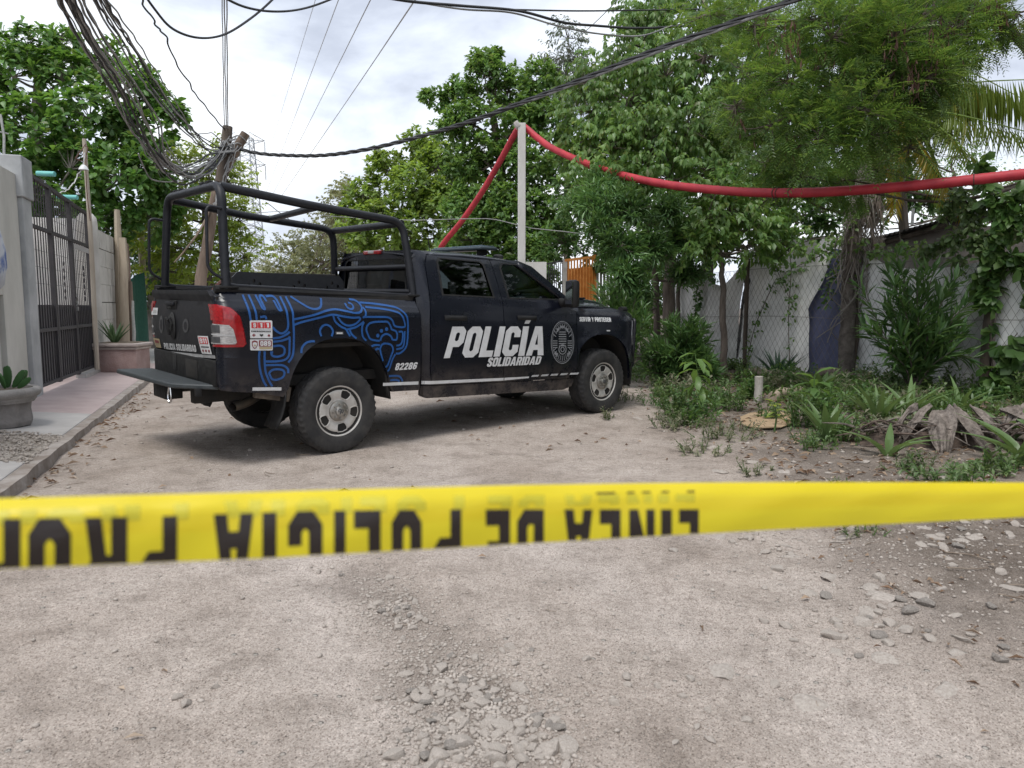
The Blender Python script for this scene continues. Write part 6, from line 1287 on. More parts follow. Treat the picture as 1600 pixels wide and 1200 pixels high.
# brown pods hanging in the feathery tree
V = []; 
pods = np.concatenate([np.array([W(px+random.gauss(0, 11), py+random.gauss(0, 16), d+random.uniform(-.15, .15)) for _ in range(n)]) for px, py, d, n in ((1470, 70, 9.3, 90), (1425, 120, 9.2, 50), (1400, 60, 9.1, 30), (1232, 60, 9.5, 40), (1215, 50, 9.9, 14), (1345, 125, 9.5, 20), (1240, 205, 9.7, 12), (1500, 20, 9.7, 40), (1560, 15, 9.7, 26), (1165, 195, 9.8, 10), (1550, 0, 9.7, 20), (1290, 80, 9.6, 16))])
n = len(pods); D = unit(RNG.normal(0, .25, (n, 3))+np.array([0, 0, -1])); V, Fc = leaf_arrays(pods, D, unit(RNG.normal(size=(n, 3))), RNG.uniform(.10, .17, n), RNG.uniform(.018, .028, n), droop=.1, fold=.05)
ft = bpy.data.objects['feathery_tree']; np_mesh('seed_pods', V-np.array(ft.location), Fc, 'pod_brown', ft, 'stuff')
# the row of trees goes on along the fence beside the photographer (seen in the paint and glass of the pickup)
for k, (x, y, h) in enumerate(((10.2, 10.0, 10.5), (9.6, 6.6, 11.0), (9.8, 3.2, 11.5), (10.8, -.6, 11.0))):
    B0 = Vector((x, y, 0)); hh = h
    tree('roadside_tree', ['first leafy tree of the row continuing along the fence beside the photographer', 'second leafy tree of the row continuing along the fence, beside the photographer', 'third leafy tree of the row continuing along the fence, behind the photographer', 'last leafy tree of the row continuing along the fence, behind the photographer'][k], B0, [B0, B0+Vector((.1, 0, h*.4)), B0+Vector((-.1, .1, h*.75))], .14,
      [(Vector((x+random.uniform(-1.1, 1.1), y+random.uniform(-1.6, 1.6), z)), 0, 0, random.uniform(.8, 1.5)) for z in np.linspace(.9, hh, 22)], rs(8, .36, .15, spread=(.5, 1.4), broad=False), 'leaf_dark', 'bark_brown', .22, fill=.3)
B0 = gp_(985, 520, 19.5); tree('understorey_tree', 'low bushy tree filling the gap between painted gate and fence', B0, [B0, B0+Vector((0, 0, 1.2))], .06, [(985, 460, 18.6, 30), (995, 475, 18.6, 34), (1010, 480, 18.4, 36), (1045, 470, 18.4, 36), (990, 520, 18.2, 32), (1035, 530, 18.2, 34), (960, 510, 18.6, 28), (1000, 430, 19, 40), (1060, 420, 19, 40)], lambda T, A: sprays(T, A, 13, .13, .05, .34, droop=.35, hang=.5), 'leaf_mid', 'bark_brown', .9, fill=.3)
# mass of foliage behind the fence
B0 = gp_(1100, 500, 21); tree('backing_tree', 'dark leafy tree closing the view behind the fence', B0, [B0, W(1110, 350, 21), W(1110, 200, 21)], .2,
  [(960, 250, 20, 70), (1040, 200, 21, 80), (1120, 240, 21, 80), (1190, 200, 21, 80), (1010, 340, 20, 60), (1080, 340, 20.5, 70), (1150, 330, 20.5, 66), (1215, 290, 21, 55), (900, 310, 20, 50), (1290, 190, 21, 70), (1340, 120, 21, 70), (940, 400, 20, 46), (1040, 410, 20, 56), (1120, 400, 20.5, 44), (1260, 250, 20, 56), (880, 380, 20, 46), (850, 430, 20, 40), (1235, 345, 19, 44), (1300, 345, 19, 40), (1355, 330, 19, 40), (1195, 375, 19, 40), (1400, 290, 19, 44), (1270, 300, 19, 50), (1330, 270, 19, 50), (1440, 320, 19, 30)], rs(12, .185, .085, spread=(.5, 1.4), broad=False), 'leaf_dark', 'bark_brown', .55, fill=.3)
B0 = gp_(1480, 500, 24); tree('sparse_tree', 'thin airy tree showing sky behind the shed roof', B0, [B0, W(1485, 360, 24), W(1490, 270, 24)], .1, [(1440, 245, 24, 34), (1490, 245, 24, 38), (1470, 300, 24, 40), (1530, 290, 24, 34), (1580, 300, 24, 40), (1400, 320, 24, 40), (1350, 330, 24, 36), (1560, 340, 23, 40), (1600, 350, 22, 44), (1280, 330, 24, 24)], lambda T, A: sprays(T, A, 10, .13, .06, .5), 'leaf_mid', 'bark_brown', .42, fill=.3)
B0 = gp_(1420, 520, 15.5); tree('shade_broadleaf', 'dark broad leaved tree behind the feathery canopy and the palm', B0, [B0, W(1415, 380, 15.5), W(1400, 230, 15.5), W(1380, 100, 15.5)], .12,
  [(1240, 110, 14.6, 70), (1320, 60, 14.8, 80), (1400, 50, 15, 76), (1460, 30, 15.2, 60), (1300, 160, 14.5, 70), (1380, 150, 14.8, 66), (1440, 120, 15, 46), (1250, 220, 14.5, 60), (1330, 240, 14.6, 54), (1210, 290, 14.8, 46), (1290, 300, 14.8, 40), (1180, 130, 15, 60), (1500, 5, 15.4, 44), (1390, 225, 15, 36)], lambda T, A: sprays(T, A, 12, .15, .065, .34, droop=.4, hang=.6), 'leaf_dark', 'bark_brown', .85, fill=.35)
# ---- coconut palm with a skirt of dead fronds
PB = gp_(1322, 570, 12.6); palm = empty('coconut_palm', PB); tag(palm, 'coconut palm with rough trunk and skirt of dead fronds inside the fence line', 'palm', 'trees along the road'); inv = Matrix.Translation(-PB); PT = W(1405, 165, 12.9)
b = MB(); tp = cat([PB, W(1326, 470, 12.6), W(1330, 380, 12.6), W(1345, 290, 12.7), W(1375, 215, 12.8), PT], 6); b.tube([inv @ q for q in tp], [.125-.045*i/len(tp)+.012*(i % 2) for i in range(len(tp))], 10, wob=.10); b.build('trunk', mat('palm_bark', (.075, .062, .054), (.17, .145, .125), 9, .95, bump=.8, bscale=30), palm)
def frond(P0, P1, P2, nl, ll, m, hang=.9, wd=.035, name='frond'):
    c = cat([P0, P1, P2], 14); n = len(c); b = MB(); b.tube([inv @ q for q in c], np.linspace(.022, .006, n), 5); rb = b.build(name, 'palm_dead' if m == 'palm_dead' else 'leaf_lime', palm)
    PP, DD, LL = [], [], []
    for i in range(nl):
        f = .12+.88*i/nl; q = c[int(f*(n-1))].lerp(c[min(n-1, int(f*(n-1))+1)], (f*(n-1)) % 1); d = (c[min(n-1, int(f*(n-1))+1)]-c[max(0, int(f*(n-1))-1)]).normalized(); s_ = d.cross(Vector((0, 0, 1))).normalized()
        for sg in (-1, 1):
            DD.append(tuple((d*.55+s_*sg*.6+Vector((0, 0, -hang*random.uniform(.75, 1.15)))).normalized())); PP.append(tuple(q)); LL.append(ll*(1-abs(f-.45)**1.5*1.3)*random.uniform(.8, 1.1))
    PP, DD, LL = np.array(PP), np.array(DD), np.array(LL); k = len(PP); V, Fc = leaf_arrays(PP, DD, unit(RNG.normal(0, .4, (k, 3))+np.array([.3, -1, .2])), LL, np.full(k, wd), wide=.35, droop=.14, fold=.02)
    np_mesh('leaflets', V-np.array(rb.matrix_world.translation)-np.array(PB), Fc, m, rb)
w_ = lambda px, py, d=12.6: W(px, py, d)
frond(PT, w_(1480, 104), w_(1620, 165, 11.8), 70, 1.15, 'palm_green', 2.2, .045); frond(PT, w_(1500, 132, 12.2), w_(1660, 122, 11.4), 70, 1.2, 'palm_green', 2.2, .045); frond(PT, w_(1440, 225), w_(1500, 320), 54, .72, 'palm_yellow', .8, .042); frond(PT, w_(1450, 230, 12.2), w_(1475, 330, 12), 46, .55, 'palm_green', .7)
frond(PT, w_(1550, 60, 13), w_(1620, 20, 13), 50, .7, 'palm_green', .5); frond(PT, w_(1500, 70, 13.4), w_(1560, -20, 13.6), 50, .7, 'palm_green', .4); frond(PT, w_(1350, 110, 13.4), w_(1290, 150, 13.6), 40, .7, 'palm_green', 1); frond(PT, w_(1400, 230, 12.4), w_(1398, 335, 12.3), 44, .5, 'palm_yellow', .6)
frond(PT, w_(1500, 180, 11.9), w_(1640, 215, 10.6), 56, .75, 'palm_green', 1.2); frond(PT, w_(1440, 235, 11.8), w_(1510, 335, 11), 50, .60, 'palm_yellow', .7); frond(PT, w_(1470, 200, 12), w_(1560, 285, 11), 50, .6, 'palm_green', .8)
frond(PT, w_(1440, 90, 13.2), w_(1530, 90, 14), 50, .7, 'palm_green', 1)
for k in range(13):
    a = random.uniform(-1, 1); q = tp[int(len(tp)*random.uniform(.45, .8))]; frond(q, q+Vector((.18*a, -.25, -.35)), q+Vector((.26*a, -.22+.1*random.random(), -1.15-.5*random.random())), 26, .34, 'palm_dead', .8, .022, 'dead_frond')
b = MB()
for k in range(70):
    q = tp[int(len(tp)*random.uniform(.3, .8))]+Vector((random.uniform(-.25, .25), -.15, random.uniform(-.1, .2))); b.tube([inv @ v for v in cat([q, q+Vector((random.uniform(-.2, .2), -.08, -.4)), q+Vector((random.uniform(-.35, .35), 0, -.9)), q+Vector((random.uniform(-.4, .4), .05, -1.3))], 4)], .008, 4, cap=False)
o = b.build('hanging_fibres', 'bark_grey', palm, fix=False); o['kind'] = 'stuff'
# ================================================================== PLANTS OF THE VERGE
def stems_plant(name, label, base, stems, gen, m, group, cat_='bush', sm='bark_brown', r=.012, par='foliage'):
    """stems: list of point lists (world); leaves from gen(points, directions) spread along them"""
    o = empty(name, base); tag(o, label, cat_, group); inv = Matrix.Translation(-Vector(base)); b = MB(); T = []; A = []
    for st in stems:
        c = cat(st, 6); n = len(c); b.tube([inv @ q for q in c], np.linspace(r, r*.35, n), 5, cap=False)
        for i in range(int(n*.25), n):
            d = (c[min(i+1, n-1)]-c[i-1]).normalized(); T.append(tuple(c[i])); A.append(tuple(d))
    b.build('stems', sm, o, fix=False)['kind'] = 'stuff'; V, Fc = gen(np.array(T), np.array(A)); np_mesh(par, V-np.array(base), Fc, m, o); return o
def ole(k=4, L=.17, wd=.026):
    k, L, wd = k*2+1, L*1.15, wd*1.2
    return lambda T, A: rosette(T, A, k, L, wd, spread=(.35, 1.05), droop=.12, up=.45, broad=False, jit=.03, wide=.5)
def fan(base, n, px0, px1, pyt, pyj, d, dj, tilt=.5):
    o = []
    for k in range(n):
        px = random.uniform(px0, px1); py = pyt+random.uniform(0, pyj)+abs(px-(px0+px1)/2)/(px1-px0)*pyj*.8; e = W(px, py, d+random.uniform(-dj, dj)); m_ = Vector(base).lerp(e, .5)+Vector((0, 0, .12*(e.z-base[2]))); m_.x += (base[0]-e.x)*.12
        o.append([Vector(base), m_, e])
    return o
GV = 'bushes and weeds on the verge'
B0 = gp_(1425, 612, 10.9); st = fan(B0, 30, 1335, 1520, 400, 130, 10.7, .5); st += [[B0, W(1425, 500, 10.8), W(1402, 398, 10.8)], [B0, W(1440, 500, 10.7), W(1458, 425, 10.7)], [B0, W(1470, 520, 10.6), W(1518, 470, 10.6)], [B0, W(1470, 560, 10.6), W(1520, 560, 10.5)], [B0, W(1390, 540, 10.7), W(1345, 450, 10.7)]]
stems_plant('oleander_bush', 'tall upright oleander bush with long narrow leaves before the white tarpaulin', B0, st, ole(2, .235, .036), 'leaf_oleander', GV)
B0 = gp_(1062, 600, 13.0); st = fan(B0, 46, 1005, 1122, 490, 70, 12.8, .5)+fan(B0, 16, 1000, 1120, 540, 40, 12.5, .2)
stems_plant('round_oleander', 'low round oleander bush growing in front of the pickup bumper', B0, st, ole(4, .17, .027), 'leaf_oleander', GV)
B0 = gp_(975, 560, 12.6); stems_plant('side_shrub', 'narrow leaved shrub rising just behind the pickup bonnet', B0, fan(B0, 22, 930, 1010, 425, 60, 12.6, .4), ole(4, .16, .028), 'leaf_oleander', GV)
def seedling(name, label, px, pyb, pyt, nl, L, wd, m, lean=0, cat_='plant', hang=.5, whorl=False, group=GV):
    B0 = on(px, pyb); d = B0.y*_c+(CAM_H-B0.z)*_s; e = W(px+lean, pyt, d); o = empty(name, B0); tag(o, label, cat_, group)
    c = [Vector(), (e-B0)*.5+Vector((.02, 0, 0)), e-B0]; c = cat(c, 6); b = MB(); b.tube(c, np.linspace(.011, .005, len(c)), 6); b.build('stem', 'vine_green', o)
    for k in range(nl):
        f = .45+.55*(k+1)/nl if not whorl else .9+.1*k/nl; q = c[int(f*(len(c)-1))]; a = k*2.4+random.uniform(-.3, .3); zz = random.uniform(-.2, .6)-hang*(1-f)
        D = np.array([[math.cos(a), math.sin(a), zz]]); V, Fc = leaf8(np.array([q]), D, np.array([[0, 0, 1.0]]), np.array([L*random.uniform(.8, 1.15)]), np.array([wd]), droop=.5*hang+.15); np_mesh('leaf', V, Fc, m, o, smooth=True)
    return o
seedling('sapling', 'small sapling with drooping pale green leaves between pickup and slim tree', 1094, 655, 552, 18, .27, .085, 'leaf_mid', -8, hang=.9)
seedling('sapling', 'thin stemmed sapling with a tuft of broad leaves before the blue tarpaulin', 1261, 668, 585, 14, .26, .10, 'vine_green', 12, hang=.3)
seedling('sapling', 'tiny yellowish sapling beside the orange board', 1210, 675, 628, 10, .13, .05, 'leaf_lime', 0, hang=.2)
def tuft(name, label, px, py, n, hmin, hmax, rad, m, L, wd, gen='spray', group=GV, cat_='weed', flatness=1.0):
    B0 = on(px, py); o = empty(name, B0); tag(o, label, cat_, group); b = MB(); T = []; A = []
    for k in range(n):
        a = random.uniform(0, 6.28); r = rad*random.random()**.6; p = Vector((r*math.cos(a), r*math.sin(a), 0)); h = random.uniform(hmin, hmax); e = p+Vector((random.gauss(0, .3)*h+.3*p.x, random.gauss(0, .3)*h+.3*p.y, h*flatness)); b.tube([p, p.lerp(e, .5)+Vector((0, 0, .06*h)), e], [.005, .004, .002], 4, cap=False)
        for f in np.linspace(.2, 1, 6): q = p.lerp(e, f); T.append(tuple(q)); A.append(tuple((e-p).normalized()))
    b.build('stems', 'vine_green', o, fix=False)['kind'] = 'stuff'; V, Fc = rosette(np.array(T), np.array(A), 3, L, wd, spread=(.5, 1.4), broad=False, jit=.02); np_mesh('foliage', V, Fc, m, o); return o
for px, py, n, h0, h1, rad, m, L, wd, lb in (
  (1132, 640, 34, .15, .42, .25, 'leaf_weed', .06, .024, 'leafy green weed growing at the foot of the slim forked tree'),
  (1045, 655, 14, .05, .16, .16, 'leaf_sage', .04, .016, 'small greyish weed next to the front wheel of the pickup'),
  (1165, 600, 20, .15, .4, .2, 'leaf_weed', .07, .026, 'green weed behind the white stump'),
  (1060, 668, 30, .06, .20, .30, 'leaf_sage', .045, .016, 'greyish green weed spreading on the road edge'),
  (1130, 682, 34, .06, .18, .34, 'leaf_sage', .045, .016, 'wide greyish weed patch before the orange board'),
  (1098, 706, 22, .04, .13, .26, 'leaf_sage', .04, .015, 'low sprawling grey weed nearest the road'),
  (1270, 700, 18, .06, .20, .2, 'leaf_weed', .05, .02, 'small weed below the thin stemmed sapling'),
  (1315, 690, 26, .08, .30, .22, 'leaf_weed', .06, .022, 'loose upright weed in the stony soil before the leaf heap'),
  (1500, 745, 30, .05, .18, .42, 'leaf_weed', .06, .022, 'low creeping weed below the dry leaf heap'),
  (1180, 740, 10, .03, .10, .14, 'leaf_sage', .035, .014, 'tiny grey weed on bare verge soil'),
  (1245, 668, 12, .2, .4, .12, 'leaf_weed', .06, .02, 'reddish stalked weed beside the orange board'),
  (1355, 648, 20, .1, .3, .2, 'leaf_weed', .07, .028, 'bushy weed under the tall oleander'),
  (975, 625, 22, .06, .22, .25, 'leaf_sage', .045, .016, 'weed tuft hiding the foot of the front tyre'),
  (950, 655, 10, .04, .14, .12, 'leaf_sage', .04, .015, 'little weed on the gravel below the front tyre'),
  (1205, 655, 16, .06, .22, .16, 'leaf_weed', .06, .024, 'weed growing behind the orange board'),
  (1425, 735, 14, .04, .14, .2, 'leaf_sage', .045, .016, 'sparse grey weed left of the creeping weed'),
  (1560, 735, 16, .06, .2, .25, 'leaf_weed', .06, .024, 'weed beside the right end of the dry leaves'),
  (1330, 770, 9, .03, .09, .12, 'leaf_sage', .035, .014, 'tiny weed sprouting close behind the tape'),
  (1350, 835, 12, .02, .06, .12, 'leaf_sage', .025, .010, 'tiny dark weed in the dirt under the tape')):
    tuft('weed', lb, px, py, n, h0, h1, rad, m, L, wd)
WEEDS = []
for k in range(58):
    px = random.uniform(1030, 1610); py = random.triangular(598, 735, 620) if px > 1250 else random.triangular(596, 690, 612); big_ = random.random()
    if (1135 < px < 1255 and 632 < py < 705) or (1385 < px < 1560 and py > 672): continue
    wo = tuft('verge_weed', 'wild weed', px, py, random.randint(12, 26), .06, (.10 if py > 690 else .20)+.30*big_*(py < 670), random.uniform(.12, .28), random.choice(('leaf_weed', 'leaf_weed', 'leaf_sage', 'leaf_sage', 'vine_green', 'leaf_oleander')), random.uniform(.05, .10), random.uniform(.018, .035), group='wild weeds of the verge')
    WEEDS.append((px, py, wo))
ORD = ['', 'second ', 'third ', 'fourth ', 'fifth ', 'sixth ', 'seventh ', 'eighth ', 'ninth ', 'tenth ', 'eleventh ', 'twelfth ', 'thirteenth ', 'fourteenth ', 'fifteenth ', 'sixteenth ', 'seventeenth ', 'eighteenth ', 'nineteenth ', 'twentieth ']
MARKS = {'front tyre of the pickup': (990, 620), 'slim forked tree': (1131, 595), 'drooping sapling': (1094, 655), 'white stump': (1184, 628), 'orange board': (1197, 660), 'dark spiky agave': (1216, 592), 'blue tarpaulin': (1285, 590), 'palm trunk': (1322, 580), 'foot of the tall oleander': (1425, 612), 'dry leaf heap': (1460, 690), 'dark fence post': (1549, 620), 'round oleander bush': (1062, 600), 'broad glossy plant': (1580, 700), 'pale upright plant': (1292, 690)}
NEAR = {}
for px, py, o in WEEDS:
    k = min(MARKS, key=lambda q: math.hypot(MARKS[q][0]-px, (MARKS[q][1]-py)*1.6)); NEAR.setdefault(k, []).append((math.hypot(MARKS[k][0]-px, (MARKS[k][1]-py)*1.6), o))
for k, l in NEAR.items():
    for i, (_, o) in enumerate(sorted(l, key=lambda q: q[0])): o['label'] = 'wild verge weed growing %snearest to the %s' % (ORD[i], k)
def strap(name, label, px, py, n, L, wd, m, spread=.5, curl=.2, group='broad leaved plants on the verge', cat_='plant'): return agave(name, on(px, py), label, n, L, wd, m, spread, cat_, group, 'leaf', curl)
leaf_mat('strap_green', (.045, .105, .038), (.085, .16, .06), (.15, .20, .08), trans=.2, rough=.4); leaf_mat('agave_dark', (.035, .075, .045), (.06, .105, .065), trans=.1, rough=.5)
agave('agave', on(1216, 592), 'dark spiky agave at the foot of the curved white tarpaulin', 20, .62, .07, 'agave_dark', .8)
for px, py, n, L, wd, sp, cu, lb in ((1292, 690, 10, .46, .10, .35, .35, 'pale upright broad leaved plant in the middle of the verge'), (1283, 620, 11, .55, .12, .5, .5, 'broad dark leaved plant in front of the blue tarpaulin'), (1372, 668, 13, .55, .08, .35, .5, 'large upright strap leaved clump left of the dark root heap'), (1420, 655, 12, .55, .085, .4, .6, 'upright strap leaved clump right behind the dark root heap'),
  (1500, 648, 12, .52, .065, .5, .7, 'strap leaved clump in front of the bunched grey tarpaulin'), (1388, 712, 6, .40, .075, .6, .8, 'single bent leaved plant at the left end of the leaf heap'), (1575, 690, 11, .5, .12, .6, .7, 'broad glossy plant at the edge of the dry leaf heap'), (1600, 725, 10, .5, .12, .6, .7, 'broad leaved plant cut by the photo edge')):
    strap('strap_plant', lb, px, py, n, L, wd, 'strap_green', sp, cu)
# climbers on fence and post
def climber(label, segs, n, L, wd, m='vine_green', cat_='vine', name='climbing_vine', hang=.6):
    base = fplane(*segs[0][0]); o = empty(name, base); tag(o, label, cat_, 'vines on the fence'); T = []; A = []; b = MB(); inv = Matrix.Translation(-base)
    for sg in segs:
        c = cat([fplane(*q, -.06-random.uniform(0, .06)) for q in sg], 8); b.tube([inv @ q for q in c], .008, 4, cap=False)
        for _ in range(n): q = random.choice(c); T.append(tuple(q+Vector((random.gauss(0, .05), random.gauss(0, .04)-.03, random.gauss(0, .06))))); A.append((random.gauss(0, .6), -.6, -hang))
    b.build('stems', 'bark_brown', o, fix=False)['kind'] = 'stuff'; V, Fc = rosette(np.array(T), np.array(A), 3, L, wd, spread=(.3, 1.3), droop=.3, jit=.03); np_mesh('foliage', V-np.array(base), Fc, m, o)
climber('leafy vine hanging down the curved white tarpaulin from the fence top', [[(1235, 590), (1232, 500), (1236, 420), (1230, 380)], [(1240, 480), (1222, 440), (1205, 400)], [(1236, 420), (1280, 400), (1310, 380)], [(1290, 470), (1300, 420)], [(1165, 575), (1180, 510), (1210, 440)]], 34, .075, .04)
climber('mass of vine leaves along the fence top by the palm', [[(1210, 410), (1240, 385), (1290, 372), (1335, 385)], [(1270, 390), (1310, 400), (1330, 420)], [(1190, 385), (1225, 365), (1260, 360)], [(1330, 390), (1380, 395), (1430, 385)]], 60, .085, .05, 'leaf_droop')
climber('creeper winding up the rough palm trunk', [[(1325, 560), (1318, 480), (1335, 420), (1328, 360)], [(1335, 470), (1322, 400), (1345, 330)], [(1310, 420), (1345, 380)]], 40, .085, .05, 'leaf_droop')
climber('large leaved vine draped over the dark fence post', [[(1552, 600), (1548, 500), (1552, 420), (1556, 340)], [(1552, 420), (1580, 400), (1605, 440), (1610, 480)], [(1550, 400), (1570, 350), (1600, 330)], [(1545, 400), (1530, 430), (1535, 470)], [(1560, 350), (1590, 300), (1640, 290)], [(1560, 330), (1540, 290), (1530, 260)]], 42, .17, .10)
climber('low broad leaved creeper at the foot of the dark fence post', [[(1560, 640), (1580, 570), (1610, 540)], [(1570, 620), (1600, 600), (1640, 560)], [(1555, 600), (1562, 560), (1590, 520)]], 26, .19, .13)
climber('green creeper trailing over the shed roof edge', [[(1500, 430), (1490, 370), (1520, 330), (1560, 320)], [(1520, 340), (1500, 300), (1480, 330)], [(1440, 395), (1480, 380), (1530, 375)], [(1510, 350), (1540, 380), (1550, 400)], [(1470, 345), (1510, 325), (1580, 315), (1640, 300)], [(1520, 385), (1570, 370), (1620, 360)]], 85, .10, .06, 'leaf_weed')
climber('dark climber on the fence between slim trunks', [[(1085, 500), (1090, 450), (1100, 400)], [(1075, 440), (1100, 430), (1118, 440)], [(1060, 430), (1080, 400), (1120, 380)]], 55, .09, .05, 'leaf_dark')
# ---- logs, stump, board, heap of dry palm leaves
mat('log_bark', (.10, .075, .06), (.22, .175, .145), 8, .95, bump=.6, bscale=20); mat('log_core', (.34, .27, .20), (.46, .38, .30), 10, .9)
def log(label, a, c, r, m='log_bark'):
    p, q = on(*a, r*.8), on(*c, r*.8); b = MB(); b.tube(cat([p, p.lerp(q, .35)+Vector((0, .03, .03)), p.lerp(q, .7)+Vector((.02, -.03, 0)), q], 4), [r*random.uniform(.85, 1.08) for _ in range(13)], 10, wob=.06); tag(b.build('log', m, None, smooth=50), label, 'log', 'logs lying on the verge')
log('long brown log lying under the agave', (1168, 588), (1285, 612), .09); log('thick brown log lying at the palm foot', (1285, 592), (1352, 604), .11); log('short tan log beside the white stump', (1207, 627), (1252, 617), .075, 'log_core'); log('dark thin log under the dry leaf heap', (1330, 690), (1420, 685), .05); log('slim pale branch leaning in the strap leaved clump', (1310, 605), (1330, 588), .022, 'log_core')
p = on(1184, 628); b = MB(); b.tube([p+Vector((0, 0, -.05)), p+Vector((.01, 0, .18)), p+Vector((.005, 0, .36))], [.062, .058, .058], 10, wob=.04); tag(b.build('stump', mat('stump_pale', (.36, .33, .29), (.48, .45, .41), 8, .9, bump=.3, bscale=25), None), 'short pale upright stump in the weeds', 'stump')
P4 = [on(q[0]+random.uniform(-3, 3), q[1]+random.uniform(-1, 1), .02) for q in ((1157, 655), (1172, 648), (1205, 645), (1234, 650), (1236, 664), (1222, 672), (1180, 672), (1160, 668))]; b = MB(); n = len(P4); b.add([q+Vector((0, 0, .008)) for q in P4]+P4, [tuple(range(n)), tuple(range(2*n-1, n-1, -1))]+[(i, (i+1) % n, n+(i+1) % n, n+i) for i in range(n)]); tag(b.build('orange_board', mat('board_orange', (.30, .205, .12), (.40, .29, .185), 9, .85), None, smooth=0), 'flat orange tan board lying among the weeds', 'board')
hc = on(1452, 690); heap = empty('dry_leaf_heap', hc); tag(heap, 'heap of grey dry palm leaves and dark roots on the verge', 'leaf heap'); inv = Matrix.Translation(-hc)
b = MB(); b.grid(lambda u, v: Vector((-.75+1.7*u, -.25+.6*v, (.05+.22*math.sin(math.pi*u)*math.sin(math.pi*v))*(.6+.8*float(vnoise(u*9, v*7, 31)))-.06)), 34, 16); b.build('root_mass', mat('root_dark', (.05, .035, .028), (.13, .095, .075), 12, .95, bump=.8, bscale=30), heap)
mat('palm_sheath', (.085, .068, .057), (.27, .23, .20), 16, .92, bump=.8, bscale=45, rmp=(.3, .7))
for x, y, a, L, wd, pit_ in ((.03, -.36, -2.0, .50, .19, -.45), (.17, -.34, -1.3, .44, .12, -.5), (-.05, -.32, -2.6, .46, .07, -.25), (.62, -.32, -.6, .50, .09, -.22), (-.14, -.25, -2.7, .36, .06, -.3), (.32, -.34, -.8, .34, .07, -.4), (.85, -.28, -2.5, .42, .08, -.3)):
    b = MB(); d = Vector((math.cos(a), math.sin(a), pit_)).normalized(); s_ = d.cross(Vector((0, 0, 1))).normalized(); p = Vector((x, y+.25, .34))
    b.grid(lambda u, v: p+d*L*u+s_*(wd*(v-.5)*(.35+.9*math.sin(math.pi*min(1, u*.8+.15))))+Vector((0, 0, .05*math.sin(v*9+u*4)*u+.006*math.sin(v*31+x*9)*(.3+u)+.09*(float(vnoise(u*4, v*3.5, int(x*99)+50))-.4)-.16*u*u))+d*(.22*L*(float(vnoise(v*11, x*7, 61))-.5)*u**3), 16, 26); o = b.build('dry_leaf', 'palm_sheath', heap); md = o.modifiers.new('s', 'SOLIDIFY'); md.thickness = .006
for k in range(80):
    a = random.uniform(0, 6.28); p = Vector((random.uniform(-.8, 1.0), random.uniform(-.3, .2), .12)); b = MB(); b.tube(cat([p, p+Vector((.2*math.cos(a), .12*math.sin(a)-.05, .12*random.random())), p+Vector((.45*math.cos(a), .25*math.sin(a)-.1, random.uniform(-.08, .12)))], 4), [.014, .013, .012, .011, .01, .009, .007, .006, .004], 5); b.build('root', 'root_dark' if k % 2 else 'palm_sheath', heap)
# creeping ground cover close to the fence
n = 0; PP = []
while n < 3800:
    s_ = random.uniform(S0, S1); o_ = random.uniform(0, 3.4)*random.random()**.5; p = f_at(s_, 0, o_+.02)
    if float(fbm(np.array([p.x*.9]), np.array([p.y*.9]), 2, 77)[0]) > .36: PP.append((p.x, p.y)); n += 1
PP = np.array(PP); T = np.stack([PP[:, 0], PP[:, 1], relief(PP[:, 0], PP[:, 1])+RNG.uniform(.0, .16, n)], -1)
V, Fc = rosette(T, RNG.normal(0, .5, (n, 3))+np.array([0, 0, 1]), 4, .085, .034, spread=(.4, 1.4), broad=False); o = np_mesh('ground_cover', V, Fc, 'leaf_weed', None, 'stuff'); o['label'] = 'low green ground cover at the foot of the fence'; o['category'] = 'ground cover'
# ================================================================== UTILITY POLE, WIRES, MAST, TAPE
mat('cable_black', (.018, .018, .02), (.04, .04, .042), 9, .6); mat('cable_grey', (.20, .20, .20), (.34, .34, .335), 5, .6); mat('mast_steel', (.33, .35, .37), (.42, .44, .46), 3, .6)
UP = gp_(312, 560, 15.6)
b = MB(); b.tube(cat([UP+Vector((0, 0, -.2)), W(313, 450, 15.6), W(324, 385, 15.6), W(334, 320, 15.6), W(352, 265, 15.6), W(384, 208, 15.6)], 5), list(np.linspace(.125, .09, 26)), 12, wob=.06)
up_ = b.build('utility_pole', mat('pole_bark', (.12, .088, .066), (.27, .205, .16), 6, .92, stretch=(1, 1, .2), bump=.7, bscale=18), None); tag(up_, 'crooked brown wooden utility pole wrapped in tangled wires', 'utility pole')
b = MB(); b.tube([W(345, 285, 15.5), W(352, 240, 15.5), W(356, 198, 15.5)], [.12, .11, .10], 9, wob=.06); b.build('pole_stub', 'post_wood', up_)
b = MB(); b.tube(cat([W(338, 300, 15.6), W(318, 350, 15.4), W(290, 390, 15.2), W(272, 410, 15.1)], 5), list(np.linspace(.03, .012, 16)), 6); b.build('stay_branch', 'pole_bark', up_)
def wire(name, label, pts, r, m='cable_black', group='overhead wires', n=6, twist=0, wob=0, par=None, cat_='wire'):
    c = cat([W(*q) for q in pts], 5)
    if wob: c = [q+Vector((random.gauss(0, wob), random.gauss(0, wob), random.gauss(0, wob))) for q in c]
    c = cat(c, 4)
    if twist:
        b = MB(); L = 0
        for k in range(3):
            L = 0; pp = []
            for i, q in enumerate(c):
                if i: L += (q-c[i-1]).length
                a = L*twist+k*2.1; pp.append(q+Vector((0, math.cos(a), math.sin(a)))*r*.85)
            b.tube(pp, r*.75, 5)
    else: b = MB(); b.tube(c, r, n)
    o = b.build(name, m, par, fix=False)
    if label: tag(o, label, cat_, group)
    return o
